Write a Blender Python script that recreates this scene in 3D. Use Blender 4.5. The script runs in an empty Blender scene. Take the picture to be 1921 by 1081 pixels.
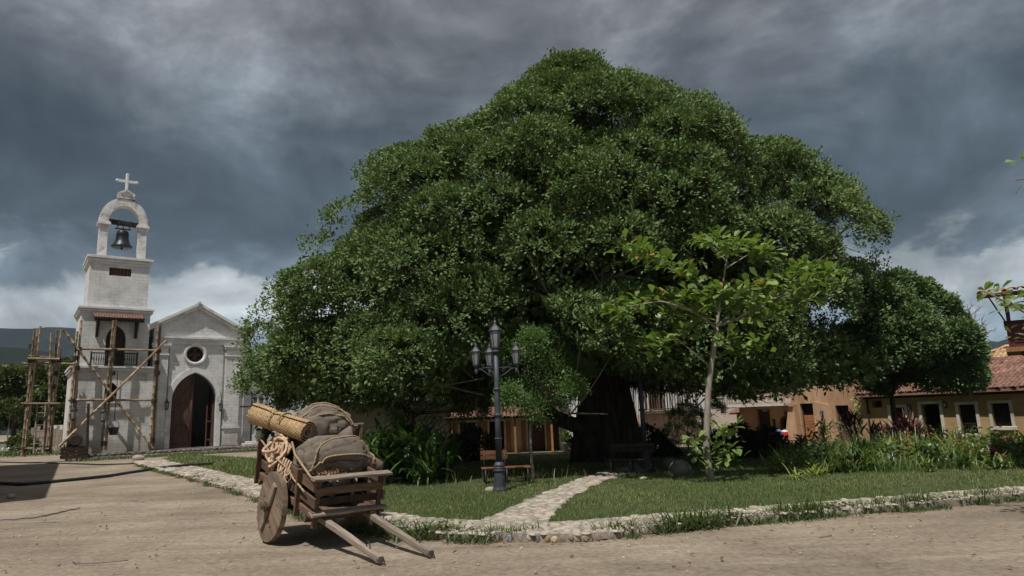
import bpy, math, random
import numpy as np
from mathutils import Vector, Matrix
from mathutils.geometry import tessellate_polygon

SC = bpy.context.scene
COL = SC.collection
rnd = random.Random(7)
rng = np.random.default_rng(7)

# ---------------------------------------------------------------- camera
FPX, EYE = 1281.0, 2.05
PITCH, ROLL = math.radians(10.5), 0.035
_F = np.array([0, math.cos(PITCH), math.sin(PITCH)])
_R0 = np.array([1.0, 0, 0]); _U0 = np.array([0, -math.sin(PITCH), math.cos(PITCH)])
_R = math.cos(ROLL) * _R0 - math.sin(ROLL) * _U0
_U = math.cos(ROLL) * _U0 + math.sin(ROLL) * _R0
_C = np.array([0, 0, EYE])
cam_d = bpy.data.cameras.new('camera'); cam = bpy.data.objects.new('camera', cam_d); COL.objects.link(cam)
cam.matrix_world = Matrix(((_R[0], _U[0], -_F[0], 0), (_R[1], _U[1], -_F[1], 0), (_R[2], _U[2], -_F[2], EYE), (0, 0, 0, 1)))
cam_d.sensor_width = 36; cam_d.lens = FPX / 1921 * 36; cam_d.clip_end = 9000; cam_d.clip_start = 0.05
SC.camera = cam

# ---------------------------------------------------------------- light
SUN_EL = math.radians(63)
SUN_DIR = np.array([0.45, 0.89]) / math.hypot(.45, .89)      # where shadows fall on the ground
sun_d = bpy.data.lights.new('sun', 'SUN'); sun_d.energy = 4.4; sun_d.angle = math.radians(0.6); sun_d.color = (1.0, .965, .91)
sun = bpy.data.objects.new('sun', sun_d); COL.objects.link(sun)
_l = Vector((SUN_DIR[0] * math.cos(SUN_EL), SUN_DIR[1] * math.cos(SUN_EL), -math.sin(SUN_EL)))
sun.rotation_euler = _l.to_track_quat('-Z', 'Y').to_euler()
sun.location = (-10, -30, 60)

W = bpy.data.worlds.new('World'); SC.world = W; W.use_nodes = True
SC.view_settings.view_transform = 'Standard'; SC.view_settings.look = 'None'
SC.view_settings.exposure = 0.0; SC.view_settings.gamma = 1.0; SC.view_settings.use_curve_mapping = False
SC.cycles.use_denoising = True
SC.cycles.max_bounces = 5; SC.cycles.diffuse_bounces = 3; SC.cycles.glossy_bounces = 2; SC.cycles.transmission_bounces = 3
SC.cycles.volume_bounces = 0; SC.cycles.caustics_reflective = False; SC.cycles.caustics_refractive = False
SC.cycles.transparent_max_bounces = 4

def build_world():
    nt = W.node_tree; N = nt.nodes; Lk = nt.links; N.clear()
    out = N.new('ShaderNodeOutputWorld'); bg = N.new('ShaderNodeBackground'); bg.inputs['Strength'].default_value = 0.1
    Lk.new(bg.outputs[0], out.inputs[0])
    sky = N.new('ShaderNodeTexSky'); sky.sky_type = 'NISHITA'; sky.sun_disc = False
    sky.sun_elevation = SUN_EL; sky.sun_rotation = math.atan2(-SUN_DIR[0], -SUN_DIR[1])
    tc = N.new('ShaderNodeTexCoord'); sep = N.new('ShaderNodeSeparateXYZ'); Lk.new(tc.outputs['Generated'], sep.inputs[0])
    def M(op, a, b=None, c=None, clamp=False):
        n = N.new('ShaderNodeMath'); n.operation = op; n.use_clamp = clamp
        for i, s in enumerate((a, b, c)):
            if s is None: continue
            if isinstance(s, (int, float)): n.inputs[i].default_value = s
            else: Lk.new(s, n.inputs[i])
        return n.outputs[0]
    X, Y, Z = sep.outputs
    # cloud layer seen in perspective: direction projected onto a flat deck
    den = M('ADD', M('MAXIMUM', Z, 0.0), 0.16)
    cx = M('DIVIDE', X, den); cy = M('DIVIDE', Y, den)
    cmb = N.new('ShaderNodeCombineXYZ'); Lk.new(cx, cmb.inputs[0]); Lk.new(cy, cmb.inputs[1])
    def noise(vec, scale, detail, rough, dist=0.0, off=(0, 0, 0), sc=(1, 1, 1)):
        mp = N.new('ShaderNodeMapping'); mp.inputs['Location'].default_value = off; mp.inputs['Scale'].default_value = sc
        Lk.new(vec, mp.inputs[0])
        n = N.new('ShaderNodeTexNoise'); n.inputs['Scale'].default_value = scale; n.inputs['Detail'].default_value = detail
        n.inputs['Roughness'].default_value = rough; n.inputs['Distortion'].default_value = dist
        Lk.new(mp.outputs[0], n.inputs[0]); return n.outputs[0]
    big = noise(cmb.outputs[0], 0.85, 3, .5, .3, (SKY_OFF[0], SKY_OFF[1], 0))
    mid = noise(tc.outputs['Generated'], 3.6, 10, .58, .45, (8.4, 3.1, 5), (1, 1, 1.5))
    fine = noise(tc.outputs['Generated'], 9.5, 10, .60, .6, (1.7, 9.2, 0), (1, 1, 1.5))
    lowv = noise(tc.outputs['Generated'], 6.5, 9, .6, .4, (2.4, 1.1, .3), (1, 1, 2.2))
    # elevation with a ragged edge
    n0 = M('SUBTRACT', lowv, .5)
    ze = M('ADD', Z, M('MULTIPLY', n0, .20))
    ramp = N.new('ShaderNodeValToRGB'); Lk.new(ze, ramp.inputs[0]); ramp.color_ramp.interpolation = 'EASE'
    el = ramp.color_ramp.elements
    el[0].position = 0.0; el[0].color = (.20, .25, .29, 1)
    el[1].position = 1.0; el[1].color = (.20, .21, .23, 1)
    for p, c in ((.10, (.22, .28, .33)), (.145, (.46, .49, .50)), (.185, (.46, .49, .50)), (.215, (.13, .165, .195)), (.26, (.056, .076, .092)), (.35, (.054, .071, .084)),
                 (.45, (.118, .132, .147)), (.53, (.205, .212, .223)), (.70, (.21, .22, .235))):
        e = el.new(p); e.color = (*c, 1)
    # thickness of the deck: noise brightens and darkens the cloud
    k = M('ADD', M('MULTIPLY', M('SUBTRACT', big, .5), 2.0), M('ADD', M('MULTIPLY', M('SUBTRACT', mid, .5), 4.4), M('MULTIPLY', M('SUBTRACT', fine, .5), 1.2)))
    # the deck is thinner towards the right-hand (eastern) sky
    k = M('ADD', k, M('MULTIPLY', X, .32))
    f = M('POWER', 2.0, M('MULTIPLY', k, 1.45))
    mul = N.new('ShaderNodeVectorMath'); mul.operation = 'SCALE'; Lk.new(ramp.outputs[0], mul.inputs[0]); Lk.new(f, mul.inputs['Scale'])
    s10 = N.new('ShaderNodeVectorMath'); s10.operation = 'SCALE'; Lk.new(mul.outputs[0], s10.inputs[0]); s10.inputs['Scale'].default_value = SKY_GAIN
    mix = N.new('ShaderNodeMix'); mix.data_type = 'RGBA'; mix.inputs[0].default_value = .93
    Lk.new(sky.outputs[0], mix.inputs[6]); Lk.new(s10.outputs[0], mix.inputs[7])
    Lk.new(mix.outputs[2], bg.inputs['Color'])
SKY_OFF = (3.3, 0.6)
SKY_GAIN = 10.0
build_world()

# ---------------------------------------------------------------- pixel helpers (photo pixel -> point in the place)
def ray(x, y): return _F + _R * (x - 960.5) / FPX - _U * (y - 540.5) / FPX
def gnd(x, y, z=0.0):
    d = ray(x, y); return _C + d * ((z - EYE) / d[2])
def at(x, y, Y):
    d = ray(x, y); return _C + d * (Y / d[1])
def onplane(x, y, P0, n):
    d = ray(x, y); return _C + d * (((np.array(P0) - _C) @ n) / (d @ n))
def proj(P):
    v = np.asarray(P) - _C; w = v @ _F
    return 960.5 + FPX * (v @ _R) / w, 540.5 - FPX * (v @ _U) / w

# ---------------------------------------------------------------- materials
def new_mat(name):
    m = bpy.data.materials.new(name); m.use_nodes = True
    nt = m.node_tree; b = nt.nodes['Principled BSDF']
    return m, nt, b
def lnk(nt, a, b): nt.links.new(a, b)
def pmat(name, c1, c2, scale=3.0, rough=.85, bump=.3, bscale=None, sc=(1, 1, 1), detail=8, spec=.25, c3=None, s3=.6, p3=(.55, .7), island=0.0, coord='Object', bdist=.02, metal=0.0, rand=0.12):
    """two tones mixed by noise, an optional third for stains, bump from finer noise, and small value shifts from object to object"""
    m, nt, b = new_mat(name); N = nt.nodes
    tc = N.new('ShaderNodeTexCoord'); mp = N.new('ShaderNodeMapping'); mp.inputs['Scale'].default_value = sc
    lnk(nt, tc.outputs[coord], mp.inputs[0])
    oi = N.new('ShaderNodeObjectInfo')
    ad = N.new('ShaderNodeVectorMath'); ad.operation = 'ADD'; lnk(nt, mp.outputs[0], ad.inputs[0])
    sr = N.new('ShaderNodeMath'); sr.operation = 'MULTIPLY'; sr.inputs[1].default_value = 37.0; lnk(nt, oi.outputs['Random'], sr.inputs[0]); lnk(nt, sr.outputs[0], ad.inputs[1])
    n1 = N.new('ShaderNodeTexNoise'); n1.inputs['Scale'].default_value = scale; n1.inputs['Detail'].default_value = detail; n1.inputs['Roughness'].default_value = .62
    lnk(nt, ad.outputs[0], n1.inputs[0])
    r = N.new('ShaderNodeValToRGB'); r.color_ramp.elements[0].position = .33; r.color_ramp.elements[1].position = .68
    r.color_ramp.elements[0].color = (*c1, 1); r.color_ramp.elements[1].color = (*c2, 1); lnk(nt, n1.outputs[0], r.inputs[0])
    col = r.outputs[0]
    if c3:
        n3 = N.new('ShaderNodeTexNoise'); n3.inputs['Scale'].default_value = s3; n3.inputs['Detail'].default_value = 9; n3.inputs['Roughness'].default_value = .68
        lnk(nt, ad.outputs[0], n3.inputs[0])
        r3 = N.new('ShaderNodeValToRGB'); r3.color_ramp.elements[0].position = p3[0]; r3.color_ramp.elements[1].position = p3[1]; lnk(nt, n3.outputs[0], r3.inputs[0])
        mx = N.new('ShaderNodeMix'); mx.data_type = 'RGBA'; lnk(nt, r3.outputs[0], mx.inputs[0]); lnk(nt, col, mx.inputs[6]); mx.inputs[7].default_value = (*c3, 1)
        col = mx.outputs[2]
    src = oi.outputs['Random']
    if island:
        g = N.new('ShaderNodeNewGeometry'); src = g.outputs['Random Per Island']
    amt = island or rand
    if amt:
        mr = N.new('ShaderNodeMapRange'); mr.inputs['To Min'].default_value = 1 - amt; mr.inputs['To Max'].default_value = 1 + amt; lnk(nt, src, mr.inputs[0])
        vm = N.new('ShaderNodeVectorMath'); vm.operation = 'SCALE'; lnk(nt, col, vm.inputs[0]); lnk(nt, mr.outputs[0], vm.inputs['Scale']); col = vm.outputs[0]
    lnk(nt, col, b.inputs['Base Color'])
    b.inputs['Roughness'].default_value = rough; b.inputs['Specular IOR Level'].default_value = spec; b.inputs['Metallic'].default_value = metal
    if bump:
        n2 = N.new('ShaderNodeTexNoise'); n2.inputs['Scale'].default_value = bscale or scale * 5; n2.inputs['Detail'].default_value = 6; n2.inputs['Roughness'].default_value = .6
        lnk(nt, ad.outputs[0], n2.inputs[0])
        bp = N.new('ShaderNodeBump'); bp.inputs['Strength'].default_value = bump; bp.inputs['Distance'].default_value = bdist; lnk(nt, n2.outputs[0], bp.inputs['Height']); lnk(nt, bp.outputs[0], b.inputs['Normal'])
    return m
def leafmat(name, c1, c2, c3=None, p3=.93, rough=.42, trans=.25, spec=.4):
    """leaf: colour by a per-leaf random value, light passing through the blade"""
    m, nt, b = new_mat(name); N = nt.nodes
    at_ = N.new('ShaderNodeAttribute'); at_.attribute_name = 'tone'
    r = N.new('ShaderNodeValToRGB'); e = r.color_ramp.elements
    e[0].color = (*c1, 1); e[1].color = (*c2, 1)
    if c3:
        e[1].position = p3; q = e.new(min(.999, p3 + .02)); q.color = (*c3, 1)
    lnk(nt, at_.outputs['Fac'], r.inputs[0])
    lnk(nt, r.outputs[0], b.inputs['Base Color']); b.inputs['Roughness'].default_value = rough; b.inputs['Specular IOR Level'].default_value = spec
    if trans:
        tr = N.new('ShaderNodeBsdfTranslucent')
        vm = N.new('ShaderNodeVectorMath'); vm.operation = 'MULTIPLY'; lnk(nt, r.outputs[0], vm.inputs[0]); vm.inputs[1].default_value = (1.3, 1.5, .6); lnk(nt, vm.outputs[0], tr.inputs[0])
        ms = N.new('ShaderNodeMixShader'); ms.inputs[0].default_value = trans; lnk(nt, b.outputs[0], ms.inputs[1]); lnk(nt, tr.outputs[0], ms.inputs[2])
        lnk(nt, ms.outputs[0], N['Material Output'].inputs[0])
    return m
M = {}
M['wood'] = pmat('old_brown_wood', (.075, .045, .030), (.185, .120, .080), 2.2, .8, .55, 7, sc=(1.2, 14, 14), c3=(.035, .024, .018), s3=1.6, p3=(.55, .75), bdist=.012, rand=.3)
M['greywood'] = pmat('weathered_grey_wood', (.16, .125, .10), (.34, .28, .225), 2.2, .85, .6, 7, sc=(1.2, 16, 16), c3=(.07, .052, .042), s3=1.4, p3=(.56, .76), bdist=.012, rand=.2)
M['wheelwood'] = pmat('pale_worn_wood', (.125, .085, .058), (.265, .195, .14), 2.0, .85, .6, 6, sc=(5, .8, .8), c3=(.075, .050, .035), s3=1.2, p3=(.55, .78), bdist=.012, rand=.15)
M['redwood'] = pmat('reddish_dark_wood', (.050, .026, .017), (.120, .062, .038), 2.0, .7, .4, 8, sc=(8, 8, .8), spec=.35, rand=.2)
M['darkwood'] = pmat('dark_brown_wood', (.022, .015, .011), (.06, .038, .026), 2.0, .75, .4, 8, sc=(8, 8, 1), rand=.2)
M['shutterwood'] = pmat('orange_brown_shutter_wood', (.22, .095, .04), (.38, .18, .08), 2.0, .75, .4, 8, sc=(10, 10, 1), rand=.2)
M['bamboo'] = pmat('dry_bamboo', (.20, .145, .088), (.42, .32, .21), 1.3, .65, .3, 12, sc=(1, 1, .5), c3=(.12, .075, .042), s3=.9, p3=(.5, .7), rand=.35)
M['jute'] = pmat('jute_rope', (.22, .15, .09), (.42, .31, .20), 30, .95, .6, 120, bdist=.006)
M['darkrope'] = pmat('dark_binding_rope', (.035, .026, .02), (.08, .06, .045), 20, .95, .5, 80)
M['straw'] = pmat('braided_straw', (.27, .175, .092), (.49, .355, .20), 22, .8, .5, 90, c3=(.26, .145, .06), s3=5, p3=(.5, .75), bdist=.006)
M['raffia'] = pmat('pale_raffia', (.38, .25, .15), (.66, .48, .33), 26, .85, .5, 90, c3=(.24, .14, .08), s3=6, p3=(.52, .72), bdist=.006)
M['husk'] = pmat('dry_brown_husks', (.30, .16, .08), (.60, .40, .24), 14, .85, .3, island=.35)
M['iron'] = pmat('dark_iron', (.012, .012, .014), (.035, .033, .034), 12, .55, .3, 40, spec=.5)
M['lamppaint'] = pmat('slate_grey_paint', (.036, .040, .050), (.068, .073, .086), 3, .5, .25, 22, spec=.4, c3=(.022, .023, .026), s3=2.5, p3=(.56, .72))
M['bronze'] = pmat('dark_bell_bronze', (.018, .021, .024), (.060, .066, .072), 4, .42, .3, 18, spec=.5, metal=.6)
M['stucco'] = pmat('church_white_stucco', (.46, .45, .435), (.66, .65, .63), 1.1, .9, .35, 9, c3=(.29, .28, .265), s3=.75, p3=(.52, .72), rand=0, bdist=.03)
M['trim'] = pmat('church_grey_moulding', (.54, .53, .51), (.74, .73, .71), 1.8, .9, .3, 9, c3=(.28, .265, .25), s3=1.1, p3=(.54, .72), rand=0)
M['sootstone'] = pmat('worn_bell_arch_plaster', (.50, .485, .465), (.74, .725, .70), 2.2, .9, .4, 9, c3=(.22, .20, .185), s3=1.6, p3=(.5, .68), rand=0)
M['ochre'] = pmat('ochre_plaster', (.33, .215, .105), (.50, .345, .18), .9, .92, .35, 7, c3=(.23, .155, .085), s3=.8, p3=(.5, .72), rand=.08)
M['orange'] = pmat('terracotta_orange_plaster', (.35, .205, .12), (.51, .335, .21), 1.0, .92, .4, 7, sc=(1, 1, .45), c3=(.28, .15, .085), s3=1.3, p3=(.5, .7), rand=.06)
M['cream'] = pmat('cream_stone_frame', (.46, .41, .33), (.66, .61, .52), 2.5, .9, .3, 14, c3=(.30, .26, .2), s3=1.6)
M['whitewall'] = pmat('white_wall', (.50, .50, .49), (.66, .66, .65), .9, .92, .25, 8, c3=(.34, .34, .33), s3=.7, p3=(.52, .75))
M['greywall'] = pmat('grey_mossy_wall', (.17, .165, .14), (.27, .26, .22), .8, .92, .3, 8, c3=(.15, .15, .13), s3=.8)
M['pinkwall'] = pmat('pinkish_wall', (.40, .31, .25), (.54, .44, .37), .8, .92, .3, 8, c3=(.28, .21, .17), s3=.8)
M['sandwall'] = pmat('sand_yellow_wall', (.46, .39, .25), (.62, .54, .38), .9, .92, .3, 8, c3=(.42, .27, .20), s3=.9, p3=(.5, .66))
M['tile'] = pmat('clay_roof_tile', (.165, .085, .062), (.33, .185, .138), 2.2, .85, .35, 14, c3=(.12, .062, .048), s3=1.1, p3=(.52, .7), island=.3, rand=.25)
M['tilepale'] = pmat('pale_clay_roof_tile', (.42, .25, .13), (.66, .45, .26), 2.2, .85, .35, 14, c3=(.25, .12, .07), s3=1.3, island=.3, rand=.25)
M['maroon'] = pmat('maroon_painted_wood', (.060, .011, .012), (.105, .020, .020), 3, .55, .25, 14, spec=.4)
M['dark'] = pmat('dark_interior', (.010, .009, .008), (.022, .019, .017), 2, .9, 0)
M['burlap'] = None
M['stone'] = pmat('pale_river_stone', (.25, .215, .172), (.45, .39, .32), 4, .85, .35, 18, c3=(.24, .21, .18), s3=2.0, p3=(.55, .75), rand=.3)
M['mortar'] = pmat('path_mortar', (.17, .145, .115), (.30, .255, .205), 2.5, .92, .5, 20, c3=(.25, .205, .155), s3=.9, p3=(.5, .72), rand=0, coord='Object')
M['darkstone'] = pmat('rough_step_stone', (.10, .088, .078), (.26, .23, .20), 2.2, .9, .6, 10, rand=.35)
M['boulder'] = pmat('grey_boulder', (.13, .12, .105), (.27, .25, .225), 2.2, .9, .5, 10, c3=(.07, .08, .05), s3=1.4)
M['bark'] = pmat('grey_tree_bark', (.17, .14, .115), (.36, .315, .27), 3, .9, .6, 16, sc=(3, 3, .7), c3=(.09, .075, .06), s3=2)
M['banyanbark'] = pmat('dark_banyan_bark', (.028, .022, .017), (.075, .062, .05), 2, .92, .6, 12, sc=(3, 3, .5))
M['drybranch'] = pmat('dead_grey_branch', (.15, .13, .115), (.28, .25, .225), 3, .9, .4, 12)
M['green_stem'] = pmat('green_stem', (.06, .085, .025), (.11, .13, .05), 4, .7, .2)
M['litter'] = pmat('dead_leaf', (.10, .042, .022), (.30, .16, .09), 3, .9, .2, island=.4)
M['pebble'] = pmat('dirt_pebble', (.20, .16, .12), (.44, .36, .28), 6, .95, .3, island=.35)
M['rubber'] = pmat('black_rubber_hose', (.010, .010, .012), (.022, .022, .024), 8, .5, .15, spec=.4)
M['blue'] = pmat('blue_plastic', (.012, .095, .38), (.016, .12, .46), 3, .4, 0, spec=.5)
M['red'] = pmat('red_plastic', (.44, .016, .014), (.52, .022, .018), 3, .4, 0, spec=.5)
M['whiteplastic'] = pmat('white_plastic', (.70, .70, .68), (.8, .8, .78), 3, .4, 0, spec=.5)
M['glass'] = pmat('cloudy_lantern_glass', (.17, .185, .19), (.27, .285, .29), 2.5, .22, .1, 6, spec=.6)
M['benchwood'] = pmat('varnished_orange_wood', (.10, .045, .020), (.20, .090, .038), 2, .6, .4, 7, sc=(1.2, 14, 14), rand=.2)
M['concrete'] = pmat('pale_concrete', (.40, .38, .35), (.58, .56, .52), 1.5, .9, .3, 12, c3=(.26, .24, .21), s3=1)
M['tarp'] = pmat('dark_canvas', (.012, .011, .010), (.032, .028, .024), 3, .95, .5, 9, spec=.04)
M['zinc'] = pmat('galvanised_pot', (.30, .32, .34), (.46, .48, .50), 4, .5, .2, spec=.5)
def burlap():
    m, nt, b = new_mat('brown_burlap'); N = nt.nodes
    tc = N.new('ShaderNodeTexCoord')
    w1 = N.new('ShaderNodeTexWave'); w1.inputs['Scale'].default_value = 42; w1.bands_direction = 'X'; w1.inputs['Distortion'].default_value = 1.2
    w2 = N.new('ShaderNodeTexWave'); w2.inputs['Scale'].default_value = 42; w2.bands_direction = 'Z'; w2.inputs['Distortion'].default_value = 1.2
    n = N.new('ShaderNodeTexNoise'); n.inputs['Scale'].default_value = 3.5; n.inputs['Detail'].default_value = 9; n.inputs['Roughness'].default_value = .65
    n2 = N.new('ShaderNodeTexNoise'); n2.inputs['Scale'].default_value = 6; n2.inputs['Detail'].default_value = 5
    for q in (w1, w2, n, n2): lnk(nt, tc.outputs['Object'], q.inputs[0])
    r = N.new('ShaderNodeValToRGB'); r.color_ramp.elements[0].position = .32; r.color_ramp.elements[1].position = .7
    r.color_ramp.elements[0].color = (.150, .122, .097, 1); r.color_ramp.elements[1].color = (.285, .235, .190, 1); lnk(nt, n.outputs[0], r.inputs[0])
    mu = N.new('ShaderNodeMath'); mu.operation = 'MULTIPLY'; lnk(nt, w1.outputs['Fac'], mu.inputs[0]); lnk(nt, w2.outputs['Fac'], mu.inputs[1])
    mr = N.new('ShaderNodeMapRange'); mr.inputs['To Min'].default_value = .82; mr.inputs['To Max'].default_value = 1.15; lnk(nt, mu.outputs[0], mr.inputs[0])
    vm = N.new('ShaderNodeVectorMath'); vm.operation = 'SCALE'; lnk(nt, r.outputs[0], vm.inputs[0]); lnk(nt, mr.outputs[0], vm.inputs['Scale'])
    lnk(nt, vm.outputs[0], b.inputs['Base Color']); b.inputs['Roughness'].default_value = .95; b.inputs['Specular IOR Level'].default_value = .1
    ad = N.new('ShaderNodeMath'); ad.operation = 'ADD'; lnk(nt, mu.outputs[0], ad.inputs[0])
    m3 = N.new('ShaderNodeMath'); m3.operation = 'MULTIPLY'; m3.inputs[1].default_value = 3.5; lnk(nt, n2.outputs[0], m3.inputs[0]); lnk(nt, m3.outputs[0], ad.inputs[1])
    bp = N.new('ShaderNodeBump'); bp.inputs['Strength'].default_value = .6; bp.inputs['Distance'].default_value = .012; lnk(nt, ad.outputs[0], bp.inputs['Height']); lnk(nt, bp.outputs[0], b.inputs['Normal'])
    return m
M['burlap'] = burlap()
def stucco_courses():
    """church masonry: block courses faintly showing through the lime wash"""
    m = pmat('church_wall_limewash', (.56, .555, .54), (.74, .73, .71), 1.3, .9, 0, c3=(.36, .35, .335), s3=.7, p3=(.54, .78), rand=0)
    nt = m.node_tree; N = nt.nodes; b = N['Principled BSDF']
    tc = N.new('ShaderNodeTexCoord'); sep = N.new('ShaderNodeSeparateXYZ'); lnk(nt, tc.outputs['Object'], sep.inputs[0])
    cmb = N.new('ShaderNodeCombineXYZ'); ad = N.new('ShaderNodeMath'); ad.operation = 'ADD'; lnk(nt, sep.outputs[0], ad.inputs[0]); lnk(nt, sep.outputs[1], ad.inputs[1])
    lnk(nt, ad.outputs[0], cmb.inputs[0]); lnk(nt, sep.outputs[2], cmb.inputs[1])
    br = N.new('ShaderNodeTexBrick'); br.inputs['Scale'].default_value = 1.0; br.inputs['Mortar Size'].default_value = .012; br.inputs['Mortar Smooth'].default_value = .7
    br.inputs['Brick Width'].default_value = .62; br.inputs['Row Height'].default_value = .24; br.inputs['Bias'].default_value = 0
    br.inputs['Color1'].default_value = (1, 1, 1, 1); br.inputs['Color2'].default_value = (.93, .93, .92, 1); br.inputs['Mortar'].default_value = (.60, .59, .57, 1)
    lnk(nt, cmb.outputs[0], br.inputs[0])
    n = N.new('ShaderNodeTexNoise'); n.inputs['Scale'].default_value = .9; n.inputs['Detail'].default_value = 6; lnk(nt, tc.outputs['Object'], n.inputs[0])
    rr = N.new('ShaderNodeValToRGB'); rr.color_ramp.elements[0].position = .32; rr.color_ramp.elements[1].position = .55; lnk(nt, n.outputs[0], rr.inputs[0])
    # dark horizontal weather marks
    mp = N.new('ShaderNodeMapping'); mp.inputs['Scale'].default_value = (1.1, 1.1, 9); lnk(nt, tc.outputs['Object'], mp.inputs[0])
    ns = N.new('ShaderNodeTexNoise'); ns.inputs['Scale'].default_value = 1.6; ns.inputs['Detail'].default_value = 7; ns.inputs['Roughness'].default_value = .7; lnk(nt, mp.outputs[0], ns.inputs[0])
    rs = N.new('ShaderNodeValToRGB'); rs.color_ramp.elements[0].position = .60; rs.color_ramp.elements[1].position = .74
    rs.color_ramp.elements[0].color = (1, 1, 1, 1); rs.color_ramp.elements[1].color = (.56, .55, .53, 1); lnk(nt, ns.outputs[0], rs.inputs[0])
    old = b.inputs['Base Color'].links[0].from_socket
    mx0 = N.new('ShaderNodeMix'); mx0.data_type = 'RGBA'; lnk(nt, rr.outputs[0], mx0.inputs[0]); mx0.inputs[6].default_value = (1, 1, 1, 1); lnk(nt, br.outputs[0], mx0.inputs[7])
    mx = N.new('ShaderNodeMix'); mx.data_type = 'RGBA'; mx.blend_type = 'MULTIPLY'; mx.inputs[0].default_value = 1; lnk(nt, old, mx.inputs[6]); lnk(nt, mx0.outputs[2], mx.inputs[7])
    mx2 = N.new('ShaderNodeMix'); mx2.data_type = 'RGBA'; mx2.blend_type = 'MULTIPLY'; mx2.inputs[0].default_value = 1; lnk(nt, mx.outputs[2], mx2.inputs[6]); lnk(nt, rs.outputs[0], mx2.inputs[7])
    # rain streaks running down, and splash dirt along the foot of the walls
    mv = N.new('ShaderNodeMapping'); mv.inputs['Scale'].default_value = (2.6, 2.6, .16); lnk(nt, tc.outputs['Object'], mv.inputs[0])
    nv = N.new('ShaderNodeTexNoise'); nv.inputs['Scale'].default_value = 1.5; nv.inputs['Detail'].default_value = 8; nv.inputs['Roughness'].default_value = .65; lnk(nt, mv.outputs[0], nv.inputs[0])
    rv = N.new('ShaderNodeValToRGB'); rv.color_ramp.elements[0].position = .58; rv.color_ramp.elements[1].position = .80; rv.color_ramp.elements[0].color = (1, 1, 1, 1); rv.color_ramp.elements[1].color = (.68, .665, .64, 1); lnk(nt, nv.outputs[0], rv.inputs[0])
    hz = N.new('ShaderNodeMath'); hz.operation = 'MULTIPLY_ADD'; lnk(nt, n.outputs[0], hz.inputs[0]); hz.inputs[1].default_value = -1.6; lnk(nt, sep.outputs[2], hz.inputs[2])
    rh_ = N.new('ShaderNodeValToRGB'); rh_.color_ramp.elements[0].position = 0.0; rh_.color_ramp.elements[1].position = .75; rh_.color_ramp.elements[0].color = (.62, .58, .52, 1); rh_.color_ramp.elements[1].color = (1, 1, 1, 1); lnk(nt, hz.outputs[0], rh_.inputs[0])
    last = mx2.outputs[2]
    for q in (rv, rh_):
        mq = N.new('ShaderNodeMix'); mq.data_type = 'RGBA'; mq.blend_type = 'MULTIPLY'; mq.inputs[0].default_value = 1; lnk(nt, last, mq.inputs[6]); lnk(nt, q.outputs[0], mq.inputs[7]); last = mq.outputs[2]
    lnk(nt, last, b.inputs['Base Color'])
    nb = N.new('ShaderNodeTexNoise'); nb.inputs['Scale'].default_value = 9; nb.inputs['Detail'].default_value = 6; lnk(nt, tc.outputs['Object'], nb.inputs[0])
    ab = N.new('ShaderNodeMath'); ab.operation = 'ADD'; lnk(nt, nb.outputs[0], ab.inputs[0]); sb = N.new('ShaderNodeMath'); sb.operation = 'MULTIPLY'; sb.inputs[1].default_value = -.6; lnk(nt, br.outputs['Fac'], sb.inputs[0]); lnk(nt, sb.outputs[0], ab.inputs[1])
    bp = N.new('ShaderNodeBump'); bp.inputs['Strength'].default_value = .4; bp.inputs['Distance'].default_value = .03; lnk(nt, ab.outputs[0], bp.inputs['Height']); lnk(nt, bp.outputs[0], b.inputs['Normal'])
    return m
M['limewash'] = stucco_courses()
def dirt():
    m = pmat('packed_dirt', (.258, .212, .160), (.385, .325, .252), .35, .95, 0, c3=(.185, .148, .112), s3=.28, p3=(.47, .74), rand=0)
    nt = m.node_tree; N = nt.nodes; b = N['Principled BSDF']
    tc = N.new('ShaderNodeTexCoord')
    n = N.new('ShaderNodeTexNoise'); n.inputs['Scale'].default_value = 9; n.inputs['Detail'].default_value = 12; n.inputs['Roughness'].default_value = .72; lnk(nt, tc.outputs['Object'], n.inputs[0])
    r = N.new('ShaderNodeValToRGB'); r.color_ramp.elements[0].position = .30; r.color_ramp.elements[1].position = .62
    r.color_ramp.elements[0].color = (.58, .56, .53, 1); r.color_ramp.elements[1].color = (1.08, 1.08, 1.07, 1); lnk(nt, n.outputs[0], r.inputs[0])
    # streaks running along the way the carts go
    mp = N.new('ShaderNodeMapping'); mp.inputs['Rotation'].default_value = (0, 0, math.radians(-18)); mp.inputs['Scale'].default_value = (.25, 2.2, 1); lnk(nt, tc.outputs['Object'], mp.inputs[0])
    n2 = N.new('ShaderNodeTexNoise'); n2.inputs['Scale'].default_value = .8; n2.inputs['Detail'].default_value = 8; n2.inputs['Roughness'].default_value = .6; n2.inputs['Distortion'].default_value = .5; lnk(nt, mp.outputs[0], n2.inputs[0])
    r2 = N.new('ShaderNodeValToRGB'); r2.color_ramp.elements[0].position = .36; r2.color_ramp.elements[1].position = .64
    r2.color_ramp.elements[0].color = (.80, .78, .76, 1); r2.color_ramp.elements[1].color = (1.06, 1.05, 1.04, 1); lnk(nt, n2.outputs[0], r2.inputs[0])
    old = b.inputs['Base Color'].links[0].from_socket
    for s in (r, r2):
        mx = N.new('ShaderNodeMix'); mx.data_type = 'RGBA'; mx.blend_type = 'MULTIPLY'; mx.inputs[0].default_value = 1; lnk(nt, old, mx.inputs[6]); lnk(nt, s.outputs[0], mx.inputs[7]); old = mx.outputs[2]
    lnk(nt, old, b.inputs['Base Color'])
    bp = N.new('ShaderNodeBump'); bp.inputs['Strength'].default_value = .8; bp.inputs['Distance'].default_value = .045; lnk(nt, n.outputs[0], bp.inputs['Height']); lnk(nt, bp.outputs[0], b.inputs['Normal'])
    return m
M['dirt'] = dirt()
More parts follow.
